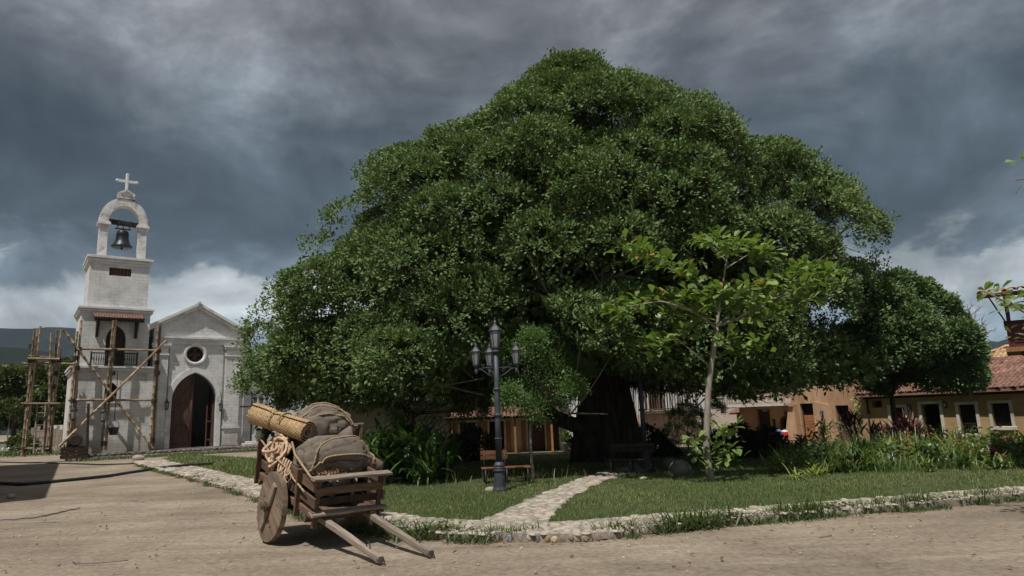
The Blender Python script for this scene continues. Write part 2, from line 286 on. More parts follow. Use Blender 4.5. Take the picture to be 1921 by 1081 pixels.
M['lawn'] = pmat('lawn_soil_and_turf', (.035, .050, .016), (.075, .088, .034), 2.5, .95, .5, 14, c3=(.085, .066, .04), s3=.9, p3=(.55, .72), rand=0)
M['mountain'] = pmat('forested_mountain', (.004, .007, .007), (.011, .016, .014), .02, .95, .8, .06, c3=(.016, .02, .016), s3=.009, p3=(.55, .7), bdist=4, rand=0)
M['hill'] = pmat('dark_forested_hill', (.006, .011, .007), (.014, .021, .012), .03, .95, .8, .1, bdist=3, rand=0)
M['leaf_banyan'] = leafmat('banyan_leaf', (.066, .106, .038), (.172, .242, .092), (.24, .21, .09), .97, .55, .15, .15)
M['leaf_right'] = leafmat('round_tree_leaf', (.060, .102, .038), (.150, .222, .084), None, .97, .52, .15, .22)
M['leaf_small'] = leafmat('feathery_leaf', (.060, .120, .032), (.165, .255, .080), None, .97, .45, .35)
M['leaf_almond'] = leafmat('almond_leaf', (.098, .160, .040), (.250, .330, .105), (.48, .14, .03), .98, .38, .30, .45)
M['leaf_far'] = leafmat('far_tree_leaf', (.032, .052, .014), (.125, .150, .040), None, .97, .55, .2)
M['leaf_shrub'] = leafmat('strap_leaf', (.030, .068, .022), (.115, .185, .062), (.16, .21, .07), .94, .33, .25, .55)
M['leaf_bed'] = leafmat('garden_leaf', (.066, .112, .030), (.190, .255, .080), (.24, .25, .07), .94, .4, .3)
M['leaf_yellow'] = leafmat('yellow_green_leaf', (.19, .24, .055), (.36, .38, .13), None, .97, .4, .3)
M['leaf_purple'] = leafmat('purple_leaf', (.050, .012, .022), (.150, .045, .065), (.22, .10, .10), .92, .4, .25)
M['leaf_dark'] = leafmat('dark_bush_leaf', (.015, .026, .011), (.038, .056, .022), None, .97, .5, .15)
M['petal'] = leafmat('orange_petal', (.36, .085, .018), (.55, .20, .045), None, .97, .5, .3)
M['petal_white'] = leafmat('white_petal', (.6, .6, .56), (.78, .78, .74), None, .97, .5, .3)
M['petal_yellow'] = leafmat('amber_blossom', (.48, .17, .02), (.62, .32, .04), None, .97, .5, .3)
M['grassblade'] = leafmat('grass_blade', (.070, .115, .030), (.195, .250, .082), (.42, .36, .20), .90, .5, .3)
M['weed'] = leafmat('weed_blade', (.045, .078, .022), (.115, .155, .052), (.22, .19, .09), .94, .5, .3)

# ---------------------------------------------------------------- mesh helpers
def set_props(o, label=None, cat=None, group=None, kind=None):
    if label: o['label'] = label
    if cat: o['category'] = cat
    if group: o['group'] = group
    if kind: o['kind'] = kind
    return o
def mesh_obj(name, me, mat=None, parent=None, mtx=None, **pr):
    o = bpy.data.objects.new(name, me); COL.objects.link(o)
    if mat and not me.materials: me.materials.append(mat)
    if parent: o.parent = parent
    if mtx is not None: o.matrix_basis = mtx
    return set_props(o, **pr)
def thing(name, label, cat, loc=(0, 0, 0), rotz=0.0, group=None):
    o = bpy.data.objects.new(name, None); COL.objects.link(o); o.empty_display_size = .3
    o.location = tuple(float(c) for c in loc); o.rotation_euler = (0, 0, rotz)
    return set_props(o, label, cat, group)
def copy_tree(o, loc=None, rotz=None, scale=None, label=None, parent=None):
    c = o.copy(); COL.objects.link(c)
    if parent: c.parent = parent
    for ch in list(o.children): copy_tree(ch, parent=c)
    if loc is not None: c.location = tuple(float(q) for q in loc)
    if rotz is not None: c.rotation_euler = (0, 0, rotz)
    if scale is not None: c.scale = (scale,) * 3 if isinstance(scale, (int, float)) else scale
    if label: c['label'] = label
    return c
class MB:
    def __init__(s): s.v = []; s.f = []
    def add(s, v, f):
        n = len(s.v); s.v.extend([tuple(float(c) for c in p) for p in v]); s.f.extend([tuple(i + n for i in q) for q in f]); return s
    def box(s, lo, hi, ch=0.0):
        (a, b, c), (d, e, g) = lo, hi
        if ch <= 0:
            return s.add([(a, b, c), (d, b, c), (d, e, c), (a, e, c), (a, b, g), (d, b, g), (d, e, g), (a, e, g)],
                         [(3, 2, 1, 0), (4, 5, 6, 7), (0, 1, 5, 4), (1, 2, 6, 5), (2, 3, 7, 6), (3, 0, 4, 7)])
        # chamfered along vertical and top edges: loops
        def loop(i, z): return [(a + i, b, z), (d - i, b, z), (d, b + i, z), (d, e - i, z), (d - i, e, z), (a + i, e, z), (a, e - i, z), (a, b + i, z)]
        def inner(i, z): return [(a + i, b + i, z), (d - i, b + i, z), (d - i, b + i, z), (d - i, e - i, z), (d - i, e - i, z), (a + i, e - i, z), (a + i, e - i, z), (a + i, b + i, z)]
        V = loop(ch, c) + loop(ch, g - ch) + [(a + ch, b + ch, g), (d - ch, b + ch, g), (d - ch, e - ch, g), (a + ch, e - ch, g)]
        F = [tuple(range(7, -1, -1)), (16, 17, 18, 19)]
        for i in range(8): F.append((i, (i + 1) % 8, 8 + (i + 1) % 8, 8 + i))
        F += [(8, 9, 17, 16), (10, 11, 18, 17), (12, 13, 19, 18), (14, 15, 16, 19), (9, 10, 17), (11, 12, 18), (13, 14, 19), (15, 8, 16)]
        return s.add(V, F)
    def tube(s, pts, r, n=8, caps=True, closed=False):
        pts = [np.array(p, float) for p in pts]; m = len(pts)
        rr = r if hasattr(r, '__len__') else [r] * m
        V = []; prev = None
        for i, p in enumerate(pts):
            if closed: t = pts[(i + 1) % m] - pts[i - 1]
            else: t = pts[min(i + 1, m - 1)] - pts[max(i - 1, 0)]
            t = t / (np.linalg.norm(t) + 1e-9)
            if prev is None:
                ref = np.array([0, 0, 1.0]) if abs(t[2]) < .9 else np.array([1.0, 0, 0])
                a = np.cross(t, ref)
            else: a = prev - t * (prev @ t)
            a = a / (np.linalg.norm(a) + 1e-9); prev = a; b = np.cross(t, a)
            for k in range(n):
                an = 2 * math.pi * k / n; V.append(p + (a * math.cos(an) + b * math.sin(an)) * rr[i])
        F = []
        for i in range(m if closed else m - 1):
            j = (i + 1) % m
            for k in range(n): F.append((i * n + k, i * n + (k + 1) % n, j * n + (k + 1) % n, j * n + k))
        if caps and not closed: F += [tuple(range(n - 1, -1, -1)), tuple((m - 1) * n + k for k in range(n))]
        return s.add(V, F)
    def lathe(s, prof, n=12, c=(0, 0, 0)):
        V = []; F = []
        for r, z in prof:
            for k in range(n):
                a = 2 * math.pi * k / n; V.append((c[0] + r * math.cos(a), c[1] + r * math.sin(a), c[2] + z))
        for i in range(len(prof) - 1):
            for k in range(n): F.append((i * n + k, i * n + (k + 1) % n, (i + 1) * n + (k + 1) % n, (i + 1) * n + k))
        F += [tuple(range(n - 1, -1, -1)), tuple((len(prof) - 1) * n + k for k in range(n))]
        return s.add(V, F)
    def prism(s, poly, vec):
        """closed planar polygon (3-D points) pushed along vec"""
        n = len(poly); P = [np.array(p, float) for p in poly]; vec = np.array(vec, float)
        V = P + [p + vec for p in P]
        tri = tessellate_polygon([[Vector(p) for p in P]])
        F = [tuple(t) for t in tri] + [tuple(n + i for i in t[::-1]) for t in tri]
        for i in range(n): F.append((i, (i + 1) % n, n + (i + 1) % n, n + i))
        return s.add(V, F)
    def mesh(s, name, smooth=False, fix=True):
        me = bpy.data.meshes.new(name); me.from_pydata(s.v, [], s.f); me.validate()
        if fix:
            import bmesh
            bm = bmesh.new(); bm.from_mesh(me); bmesh.ops.recalc_face_normals(bm, faces=bm.faces); bm.to_mesh(me); bm.free()
        if smooth: me.shade_smooth()
        me.update(); return me
    def build(s, name, mat, parent=None, smooth=False, mtx=None, fix=True, **pr):
        return mesh_obj(name, s.mesh(name, smooth, fix), mat, parent, mtx, **pr)

def frame(p0, p1, up=(0, 0, 1)):
    """matrix whose X runs from p0 to p1 and whose Z is as near to up as it can be"""
    p0 = np.array(p0, float); p1 = np.array(p1, float); x = p1 - p0; L = np.linalg.norm(x); x /= L
    u = np.array(up, float); y = np.cross(u, x)
    if np.linalg.norm(y) < 1e-4: y = np.cross(np.array([1.0, 0, 0]), x)
    y /= np.linalg.norm(y); z = np.cross(x, y)
    return Matrix(((x[0], y[0], z[0], p0[0]), (x[1], y[1], z[1], p0[1]), (x[2], y[2], z[2], p0[2]), (0, 0, 0, 1))), L
def plank(name, p0, p1, w, h, mat, parent, up=(0, 0, 1), jit=.006, seg=5, ch=None, taper=1.0, **pr):
    """one worn board from p0 to p1: w across, h thick, edges chamfered and a little uneven"""
    mx, L = frame(p0, p1, up); ch = ch or min(w, h) * .16
    V = []; F = []
    for i in range(seg + 1):
        t = i / seg; q = (1 + (taper - 1) * t)
        dy, dz = rnd.uniform(-jit, jit), rnd.uniform(-jit, jit)
        a, b = w / 2 * q, h / 2 * q
        for (y, z) in ((-a + ch, -b), (a - ch, -b), (a, -b + ch), (a, b - ch), (a - ch, b), (-a + ch, b), (-a, b - ch), (-a, -b + ch)):
            V.append((L * t + (rnd.uniform(-jit, jit) if i in (0, seg) else 0), y + dy + rnd.uniform(-jit, jit) * .5, z + dz + rnd.uniform(-jit, jit) * .5))
    for i in range(seg):
        for k in range(8): F.append((i * 8 + k, i * 8 + (k + 1) % 8, (i + 1) * 8 + (k + 1) % 8, (i + 1) * 8 + k))
    F += [tuple(range(7, -1, -1)), tuple(seg * 8 + k for k in range(8))]
    return MB().add(V, F).build(name, mat, parent, mtx=mx, **pr)
def pole_pts(p0, p1, wob=.03, n=9):
    p0 = np.array(p0, float); p1 = np.array(p1, float)
    ph = rnd.uniform(0, 6); a = np.array([rnd.uniform(-1, 1), rnd.uniform(-1, 1), rnd.uniform(-.3, .3)])
    return [p0 + (p1 - p0) * i / (n - 1) + a * wob * math.sin(ph + 3.2 * i / (n - 1)) for i in range(n)]
def bamboo(name, p0, p1, r, mat, parent, wob=.05, sides=8, **pr):
    """a cane with swollen nodes"""
    L = float(np.linalg.norm(np.array(p1) - np.array(p0))); nn = max(3, int(L / .55))
    base = pole_pts(p0, p1, wob, nn + 1); pts = []; rr = []
    for i in range(nn):
        a, b = base[i], base[i + 1]
        for t, k in ((0.0, 1.16), (.05, .98), (.5, .94), (.95, .98)):
            pts.append(a + (b - a) * t); rr.append(r * k * (1.08 - .2 * (i + t) / nn))
    pts.append(base[-1]); rr.append(r * .9)
    return MB().tube(pts, rr, sides).build(name, mat, parent, smooth=True, fix=False, **pr)

def poly_mesh(name, V, F, tone=None, smooth=False):
    """fast mesh from numpy: V (n,3), F (m,k) with one face size"""
    me = bpy.data.meshes.new(name); n, m, k = len(V), len(F), F.shape[1]
    me.vertices.add(n); me.vertices.foreach_set('co', np.ascontiguousarray(V, dtype=np.float32).ravel())
    me.loops.add(m * k); me.loops.foreach_set('vertex_index', np.ascontiguousarray(F, dtype=np.int32).ravel())
    me.polygons.add(m); me.polygons.foreach_set('loop_start', np.arange(0, m * k, k, dtype=np.int32))
    if tone is not None:
        a = me.attributes.new('tone', 'FLOAT', 'POINT'); a.data.foreach_set('value', np.ascontiguousarray(tone, dtype=np.float32))
    me.update(calc_edges=True)
    if smooth: me.shade_smooth()
    return me
def unit(a): return a / (np.linalg.norm(a, axis=-1, keepdims=True) + 1e-9)
def leaves_geo(P, D, Nn, L, Wd, fold=.18, big=False):
    """leaf blades: P base, D direction, Nn rough facing; diamonds of two triangles, or six-triangle rounded blades"""
    D = unit(D); S = unit(np.cross(D, Nn)); Up = unit(np.cross(S, D)); n = len(P)
    L = np.broadcast_to(np.asarray(L, float).reshape(-1, 1), (n, 1)); Wd = np.broadcast_to(np.asarray(Wd, float).reshape(-1, 1), (n, 1))
    if not big:
        V = np.stack([P, P + D * L * .5 + S * Wd * .5 + Up * Wd * fold, P + D * L, P + D * L * .5 - S * Wd * .5 + Up * Wd * fold], 1)
        F = np.array([[0, 1, 2], [0, 2, 3]])
    else:
        c = [P, P + D * L * .38 + S * Wd * .34 + Up * Wd * fold, P + D * L * .75 + S * Wd * .5 + Up * Wd * fold, P + D * L - Up * L * .06,
             P + D * L * .75 - S * Wd * .5 + Up * Wd * fold, P + D * L * .38 - S * Wd * .34 + Up * Wd * fold, P + D * L * .6]
        V = np.stack(c, 1); F = np.array([[6, 0, 1], [6, 1, 2], [6, 2, 3], [6, 3, 4], [6, 4, 5], [6, 5, 0]])
    k = V.shape[1]
    Fa = (F[None] + (np.arange(n) * k)[:, None, None]).reshape(-1, 3)
    return V.reshape(-1, 3), Fa, k
def leaves(name, P, D, Nn, L, Wd, mat, parent=None, fold=.18, big=False, tone=None, **pr):
    V, F, k = leaves_geo(P, D, Nn, L, Wd, fold, big)
    t = rng.random(len(P)) if tone is None else tone
    return mesh_obj(name, poly_mesh(name, V, F, np.repeat(t, k)), mat, parent, **pr)
def straps_geo(P, Az, L, Wd, rise, droop, seg=4):
    """arching strap blades from P, heading Az, rise = starting slope angle, droop = how far the slope falls by the tip"""
    n = len(P); V = np.zeros((n, (seg + 1) * 2, 3)); cur = P.copy(); H = np.stack([np.cos(Az), np.sin(Az), np.zeros(n)], 1); S = np.stack([-np.sin(Az), np.cos(Az), np.zeros(n)], 1)
    for i in range(seg + 1):
        t = i / seg; w = Wd * (1 - t ** 2.2) * (.55 + .9 * min(t * 2.5, 1) * .5) + 0.002
        V[:, 2 * i] = cur + S * (w / 2)[:, None]; V[:, 2 * i + 1] = cur - S * (w / 2)[:, None]
        an = rise - droop * (t + .5 / seg)
        cur = cur + (H * np.cos(an)[:, None] + np.array([0, 0, 1.0]) * np.sin(an)[:, None]) * (L / seg)[:, None]
    F = np.array([[2 * i, 2 * i + 1, 2 * i + 3, 2 * i + 2] for i in range(seg)])
    k = (seg + 1) * 2
    return V.reshape(-1, 3), (F[None] + (np.arange(n) * k)[:, None, None]).reshape(-1, 4), k
def straps(name, P, Az, L, Wd, rise, droop, mat, parent=None, seg=4, tone=None, **pr):
    n = len(P); f = lambda a: np.broadcast_to(np.asarray(a, float), (n,)).copy()
    V, F, k = straps_geo(np.asarray(P, float), f(Az), f(L), f(Wd), f(rise), f(droop), seg)
    t = rng.random(n) if tone is None else tone
    return mesh_obj(name, poly_mesh(name, V, F, np.repeat(t, k), smooth=True), mat, parent, **pr)
def sph(n):
    v = rng.normal(size=(n, 3)); return unit(v)
def in_poly(px, py, poly):
    ins = np.zeros(len(px), bool); q = np.asarray(poly, float); j = len(q) - 1
    for i in range(len(q)):
        c = ((q[i, 1] > py) != (q[j, 1] > py)) & (px < (q[j, 0] - q[i, 0]) * (py - q[i, 1]) / (q[j, 1] - q[i, 1] + 1e-12) + q[i, 0]); ins ^= c; j = i
    return ins
def resample(pts, step):
    p = np.asarray(pts, float); d = np.r_[0, np.cumsum(np.linalg.norm(np.diff(p, axis=0), axis=1))]
    n = max(2, int(d[-1] / step) + 1); t = np.linspace(0, d[-1], n)
    return np.stack([np.interp(t, d, p[:, i]) for i in range(p.shape[1])], 1)
def hsh(x, y, s=0):
    v = np.sin(x * 127.1 + y * 311.7 + s * 74.7) * 43758.5453; return v - np.floor(v)
def vnoise(x, y, s=0):
    xi, yi = np.floor(x), np.floor(y); xf, yf = x - xi, y - yi; u, v = xf * xf * (3 - 2 * xf), yf * yf * (3 - 2 * yf)
    return (hsh(xi, yi, s) * (1 - u) + hsh(xi + 1, yi, s) * u) * (1 - v) + (hsh(xi, yi + 1, s) * (1 - u) + hsh(xi + 1, yi + 1, s) * u) * v
def fbm(x, y, o=4, s=0):
    r = 0; a = .5
    for i in range(o): r = r + a * vnoise(x * 2 ** i, y * 2 ** i, s + i); a *= .5
    return r
# ---------------------------------------------------------------- ground
def axis(lo, hi, a, b, step, grow=1.28):
    v = list(np.arange(a, b + 1e-6, step)); s = step
    while v[-1] < hi: s *= grow; v.append(min(hi, v[-1] + s))
    s = step
    while v[0] > lo: s *= grow; v.insert(0, max(lo, v[0] - s))
    return np.array(v)
def ground():
    xs = axis(-2600, 2600, -20, 16, .16, 1.22); ys = axis(-60, 2600, 4.5, 22, .14, 1.2)
    X, Y = np.meshgrid(xs, ys, indexing='ij'); near = np.clip(1.6 - np.hypot(X, Y - 12) / 30, 0, 1)
    # ruts sweep round the corner of the square, small bumps everywhere
    q = X * .31 + Y * .95
    Z = near * ((fbm(X * .5, Y * .5, 4, 3) - .47) * .06 + (fbm(X * 3, Y * 3, 3, 9) - .44) * .022 + .020 * np.sin(q * 3.3 + 2.2 * fbm(X * .25, Y * .25, 2, 5)) * np.clip(fbm(X * .2, Y * .2, 2, 8) * 2 - .5, 0, 1)) - .012
    # pairs of cart ruts bending round the corner
    for trk, dep in (([(-34, 47), (-20, 29), (-11.5, 18.5), (-6.6, 12.2), (-3.2, 9.4), (2, 8.4), (8, 8.6), (18, 10)], .030), ([(-31, 44), (-21, 31.5), (-13, 21.5), (-9, 15.5), (-7.6, 10), (-7.2, 5)], .024)):
        q = resample(np.array(trk, float), .5); sel = (near > .02); px, py = X[sel], Y[sel]; wob = (fbm(px * .35, py * .35, 2, 14) - .5) * .5
        best = np.full(px.shape, 99.0)
        for a, b in zip(q[:-1], q[1:]):
            e = b - a; L2 = e @ e; t = np.clip(((px - a[0]) * e[0] + (py - a[1]) * e[1]) / L2, 0, 1); dx, dy = px - a[0] - t * e[0], py - a[1] - t * e[1]; d = np.sign(e[0] * dy - e[1] * dx) * np.hypot(dx, dy); best = np.where(np.abs(d) < np.abs(best), d, best)
        best = best + wob; g = sum(np.exp(-((best - o) / .13) ** 2) - .55 * np.exp(-((best - o) / .30) ** 2) for o in (-.72, .72)); Z[sel] -= dep * g * np.clip(fbm(px * .6, py * .6, 2, 17) * 2.4 - .5, 0, 1)
    V = np.stack([X, Y, Z], -1).reshape(-1, 3); m = len(ys)
    i, j = np.meshgrid(np.arange(len(xs) - 1), np.arange(m - 1), indexing='ij'); a = (i * m + j).ravel()
    F = np.stack([a, a + m, a + m + 1, a + 1], 1)
    mesh_obj('ground', poly_mesh('ground', V, F, smooth=True), M['dirt'], kind='structure')
ground()

# ---------------------------------------------------------------- cobbled kerb walk, path and lawn
PZ = .12
def P2(l, z=PZ): return np.array([gnd(x, y, z)[:2] for x, y in l])
outL = P2([(250, 866), (300, 880), (350, 892), (400, 906), (440, 916), (480, 928), (560, 955), (640, 977), (720, 989), (800, 996), (870, 1000), (950, 1001)])
inL = P2([(300, 862), (360, 874), (420, 887), (480, 901), (560, 921), (640, 943), (700, 957), (760, 965), (800, 971), (860, 975), (906, 976)])
outR = P2([(950, 1001), (1040, 1002), (1100, 1001), (1150, 997), (1240, 985), (1343, 974), (1450, 965), (1546, 957), (1650, 949), (1750, 941), (1840, 932), (1921, 925), (2100, 903), (2500, 866)])
inR = P2([(1028, 979), (1070, 977), (1140, 972), (1240, 964), (1343, 957), (1420, 951), (1485, 945), (1600, 936), (1750, 925), (1921, 912), (2100, 893), (2500, 860)])
pL = P2([(906, 976), (950, 955), (984, 940), (1017, 927), (1050, 913), (1078, 902), (1110, 890), (1150, 879), (1190, 871)])
pR = P2([(1028, 979), (1036, 965), (1050, 950), (1064, 938), (1080, 927), (1102, 915), (1126, 904), (1168, 891), (1230, 877)])
out_all = np.vstack([outL, outR[1:]]); in_all = np.vstack([inL, inR])
walk_poly = np.vstack([out_all, in_all[::-1]]); path_poly = np.vstack([pL, pR[::-1]])
def strip(outer, inner, n, zt, zb, side=True):
    def rs(p):
        d = np.r_[0, np.cumsum(np.linalg.norm(np.diff(p, axis=0), axis=1))]; t = np.linspace(0, d[-1], n)
        return np.stack([np.interp(t, d, p[:, k]) for k in (0, 1)], 1)
    a, b = rs(outer), rs(inner); mb = MB()
    K = 5; V = []; F = []
    for i in range(n):
        for k in range(K):
            p = a[i] + (b[i] - a[i]) * k / (K - 1); V.append((p[0], p[1], zt + (0 if k in (0, K - 1) else .012 * (fbm(p[0] * 2, p[1] * 2, 2) - .5))))
        nrm = (a[i] - b[i]) / (np.linalg.norm(a[i] - b[i]) + 1e-6)
        V.append((*(a[i] + nrm * .02), zb)); V.append((*b[i], zb))
    q = K + 2
    for i in range(n - 1):
        for k in range(K - 1): F.append((i * q + k, i * q + k + 1, (i + 1) * q + k + 1, (i + 1) * q + k))
        F.append((i * q, (i + 1) * q, (i + 1) * q + K, i * q + K)); F.append((i * q + K - 1, i * q + K + 1, (i + 1) * q + K + 1, (i + 1) * q + K - 1))
    return mb.add(V, F)
walk = strip(out_all, in_all, 150, PZ, -.06).build('cobbled_walk', M['mortar'], kind='structure')
path = strip(pL, pR, 50, PZ - .004, -.02).build('cobbled_path', M['mortar'], kind='structure')
far = [(30, 26), (34, 40), (16, 37.0), (8, 36.2), (-4, 36), (-12, 37), (-24, 50)]
lawn_poly = np.vstack([out_all + 0, np.array(far)])
def lawn():
    q = np.vstack([in_all, np.array(far)]); c = [Vector((p[0], p[1], 0)) for p in q]
    F = tessellate_polygon([c]); MB().add([(p[0], p[1], .095) for p in q], F).build('lawn', M['lawn'], kind='structure')
lawn()

def cobble_meshes(n):
    r = random.Random(3); out = []
    for _ in range(n):
        k = 8; V = []; j = [r.uniform(.82, 1.12) for _ in range(k)]
        for rad, z in ((1.0, -.35), (.94, .22), (.62, .42)):
            for i in range(k):
                a = 2 * math.pi * i / k; V.append((.5 * rad * j[i] * math.cos(a), .5 * rad * j[i] * math.sin(a), z + r.uniform(-.05, .05)))
        V.append((r.uniform(-.08, .08), r.uniform(-.08, .08), .5)); F = []
        for l in range(2):
            for i in range(k): F.append((l * k + i, l * k + (i + 1) % k, (l + 1) * k + (i + 1) % k, (l + 1) * k + i))
        for i in range(k): F.append((2 * k + i, 2 * k + (i + 1) % k, 3 * k))
        out.append((V, F))
    return out
CB = cobble_meshes(6)
CBM = [MB().add(*c).mesh('cobble', smooth=True) for c in CB]
for m_ in CBM: m_.materials.append(M['stone'])
def lay_cobbles(poly, parent, zt, limit, seedv):
    lo, hi = poly.min(0), poly.max(0); lo[1] = max(lo[1], 8); hi[1] = min(hi[1], 42); lo[0] = max(lo[0], -26); hi[0] = min(hi[0], 22)
    r = random.Random(seedv); pts = []
    y = lo[1]
    while y < hi[1]:
        st = .17 + .0075 * max(0, y - 12)           # stones merge with distance
        x = lo[0] + r.uniform(0, st)
        while x < hi[0]:
            pts.append((x + r.uniform(-.25, .25) * st, y + r.uniform(-.25, .25) * st, st)); x += st * r.uniform(.9, 1.12)
        y += st * .82
    pts = np.array(pts); pts = pts[in_poly(pts[:, 0], pts[:, 1], poly)]
    az = np.arctan2(pts[:, 0], pts[:, 1]); pts = pts[np.abs(az) < .70]
    pts = pts[np.argsort(np.hypot(pts[:, 0], pts[:, 1]))]
    rest = MB()
    for i, (x, y, st) in enumerate(pts):
        s = st * r.uniform(.78, 1.12); e = r.uniform(.7, 1.0); a = r.uniform(0, 3.14); hz = s * r.uniform(.16, .27)
        mx = Matrix.Translation((x, y, zt + r.uniform(-.012, .008))) @ Matrix.Rotation(a, 4, 'Z') @ Matrix.Diagonal((s * 1.15, s * e, hz, 1))
        if i < limit:
            mesh_obj('cobble', CBM[i % 6], None, parent, mx)
        else:
            V, F = CB[i % 6]; rest.add([mx @ Vector(p) for p in V], F)
    if rest.v: rest.build('cobble_paving', M['cobblestuff'], parent, smooth=True, fix=False, kind='stuff')
M['cobblestuff'] = pmat('pale_river_stone_field', (.25, .215, .172), (.45, .39, .32), 4, .85, .35, 18, c3=(.24, .21, .18), s3=2.0, p3=(.55, .75), island=.32, rand=0)
lay_cobbles(walk_poly, walk, PZ, 300, 1)
lay_cobbles(path_poly, path, PZ - .004, 300, 2)
# stones set in the kerb face
def kerb_stones():
    q = resample(np.vstack([outL[4:], outR[1:10]]), .01); i = 0; k = 0
    while i < len(q) - 5 and k < 150:
        p, t = q[i], q[i + 4] - q[i]; t = t / np.linalg.norm(t); nrm = np.array([t[1], -t[0]])
        if nrm @ (np.array([0, 0]) - p) < 0: nrm = -nrm
        w = rnd.uniform(.10, .17); c = p + nrm * .004
        mx = Matrix.Translation((c[0], c[1], rnd.uniform(.035, .065))) @ Matrix.Rotation(math.atan2(t[1], t[0]), 4, 'Z') @ Matrix.Rotation(math.pi / 2, 4, 'X') @ Matrix.Diagonal((w * .9, rnd.uniform(.11, .16), rnd.uniform(.025, .055), 1))
        mesh_obj('kerb_stone', KBM[rnd.choice((0, 0, 0, 0, 1, 2))], None, walk, mx); k += 1
        i += int(w / .01 * rnd.uniform(.95, 1.5))
KBM = [MB().add(*CB[i]).mesh('kerb_stone', smooth=True) for i in range(3)]
KBM[0].materials.append(M['stone']); KBM[1].materials.append(pmat('blue_grey_kerb_stone', (.13, .135, .14), (.24, .245, .25), 5, .85, .3, rand=.3)); KBM[2].materials.append(pmat('ochre_kerb_stone', (.34, .25, .16), (.50, .39, .27), 5, .85, .3, rand=.35))
kerb_stones()

# ---------------------------------------------------------------- grass
def scatter(poly, n, falloff, exclude=(), ymax=34, azmax=.70):
    lo, hi = poly.min(0), poly.max(0); hi = hi.copy(); hi[1] = min(hi[1], ymax)
    out = []; got = 0
    while got < n:
        x = rng.uniform(max(lo[0], -26), min(hi[0], 26), 200000); y = rng.uniform(lo[1], hi[1], 200000)
        k = rng.random(200000) < np.exp(-(y - lo[1]) / falloff); k &= np.abs(np.arctan2(x, y)) < azmax; x, y = x[k], y[k]
        k = in_poly(x, y, poly)
        for e in exclude: k &= ~in_poly(x, y, e)
        out.append(np.stack([x[k], y[k]], 1)); got += k.sum()
    return np.vstack(out)[:n]
def grass():
    inner = np.vstack([in_all, np.array(far)])
    p = scatter(inner, 340000, 9.0, (path_poly,))
    patch = fbm(p[:, 0] * .7, p[:, 1] * .7, 4, 11); keep = patch + rng.random(len(p)) * .5 > .60; p = p[keep]; patch = patch[keep]; n = len(p)
    big = fbm(p[:, 0] * .22, p[:, 1] * .22, 2, 4)
    h = (.022 + .066 * patch) * rng.uniform(.6, 1.35, n) * (1 + .5 * np.clip((p[:, 1] - 20) / 6, 0, 1)); az = rng.uniform(0, 6.28, n)
    lean = rng.uniform(.05, .7, n); w = rng.uniform(.006, .012, n) * (1 + np.clip(p[:, 1] - 14, 0, 20) * .05)
    B = np.c_[p, np.full(n, .09)]; S = np.c_[-np.sin(az), np.cos(az), np.zeros(n)]
    T = B + np.c_[np.cos(az) * lean * h, np.sin(az) * lean * h, h]
    V = np.stack([B + S * w[:, None] / 2, B - S * w[:, None] / 2, T], 1).reshape(-1, 3)
    tone = np.clip(.25 + .75 * (big - .25) + rng.normal(0, .2, n), 0, .89); dry = rng.random(n) < .05 + .16 * (fbm(p[:, 0] * .45 + 5, p[:, 1] * .45, 3, 31) > .52); tone[dry] = .97
    mesh_obj('grass', poly_mesh('grass', V, np.arange(n * 3).reshape(-1, 3), np.repeat(tone, 3)), M['grassblade'], kind='stuff')
    # coarser turf towards the church
    p = scatter(inner, 60000, 60, (path_poly,), 47); p = p[(p[:, 0] < -5) & (p[:, 1] > 22)]; n = len(p); az = rng.uniform(0, 6.28, n); h = rng.uniform(.06, .16, n)
    B = np.c_[p, np.full(n, .09)]; S = np.c_[-np.sin(az), np.cos(az), np.zeros(n)]; T = B + np.c_[np.cos(az) * .4 * h, np.sin(az) * .4 * h, h]
    V = np.stack([B + S * .016, B - S * .016, T], 1).reshape(-1, 3); tone = np.clip(fbm(p[:, 0] * .3, p[:, 1] * .3, 3, 4) + rng.normal(0, .2, n), 0, .89); tone[rng.random(n) < .14] = .97
    mesh_obj('turf', poly_mesh('turf', V, np.arange(n * 3).reshape(-1, 3), np.repeat(tone, 3)), M['grassblade'], kind='stuff')
    # longer seeding stalks where the mower does not reach
    q = np.r_[scatter(inner, 5200, 30, (path_poly,), 27)]; k = (q[:, 1] > 20.5) & (q[:, 0] < 3.5) & (fbm(q[:, 0] * .6, q[:, 1] * .6, 2, 2) > .42); q = q[k]; n = len(q)
    straps('tall_grass', np.c_[q, np.full(n, .09)], rng.uniform(0, 6.28, n), rng.uniform(.16, .42, n), .016, rng.uniform(1.1, 1.5, n), rng.uniform(.1, .7, n), M['grassblade'], seg=3, tone=np.where(rng.random(n) < .45, .97, rng.random(n) * .85), kind='stuff')
grass()
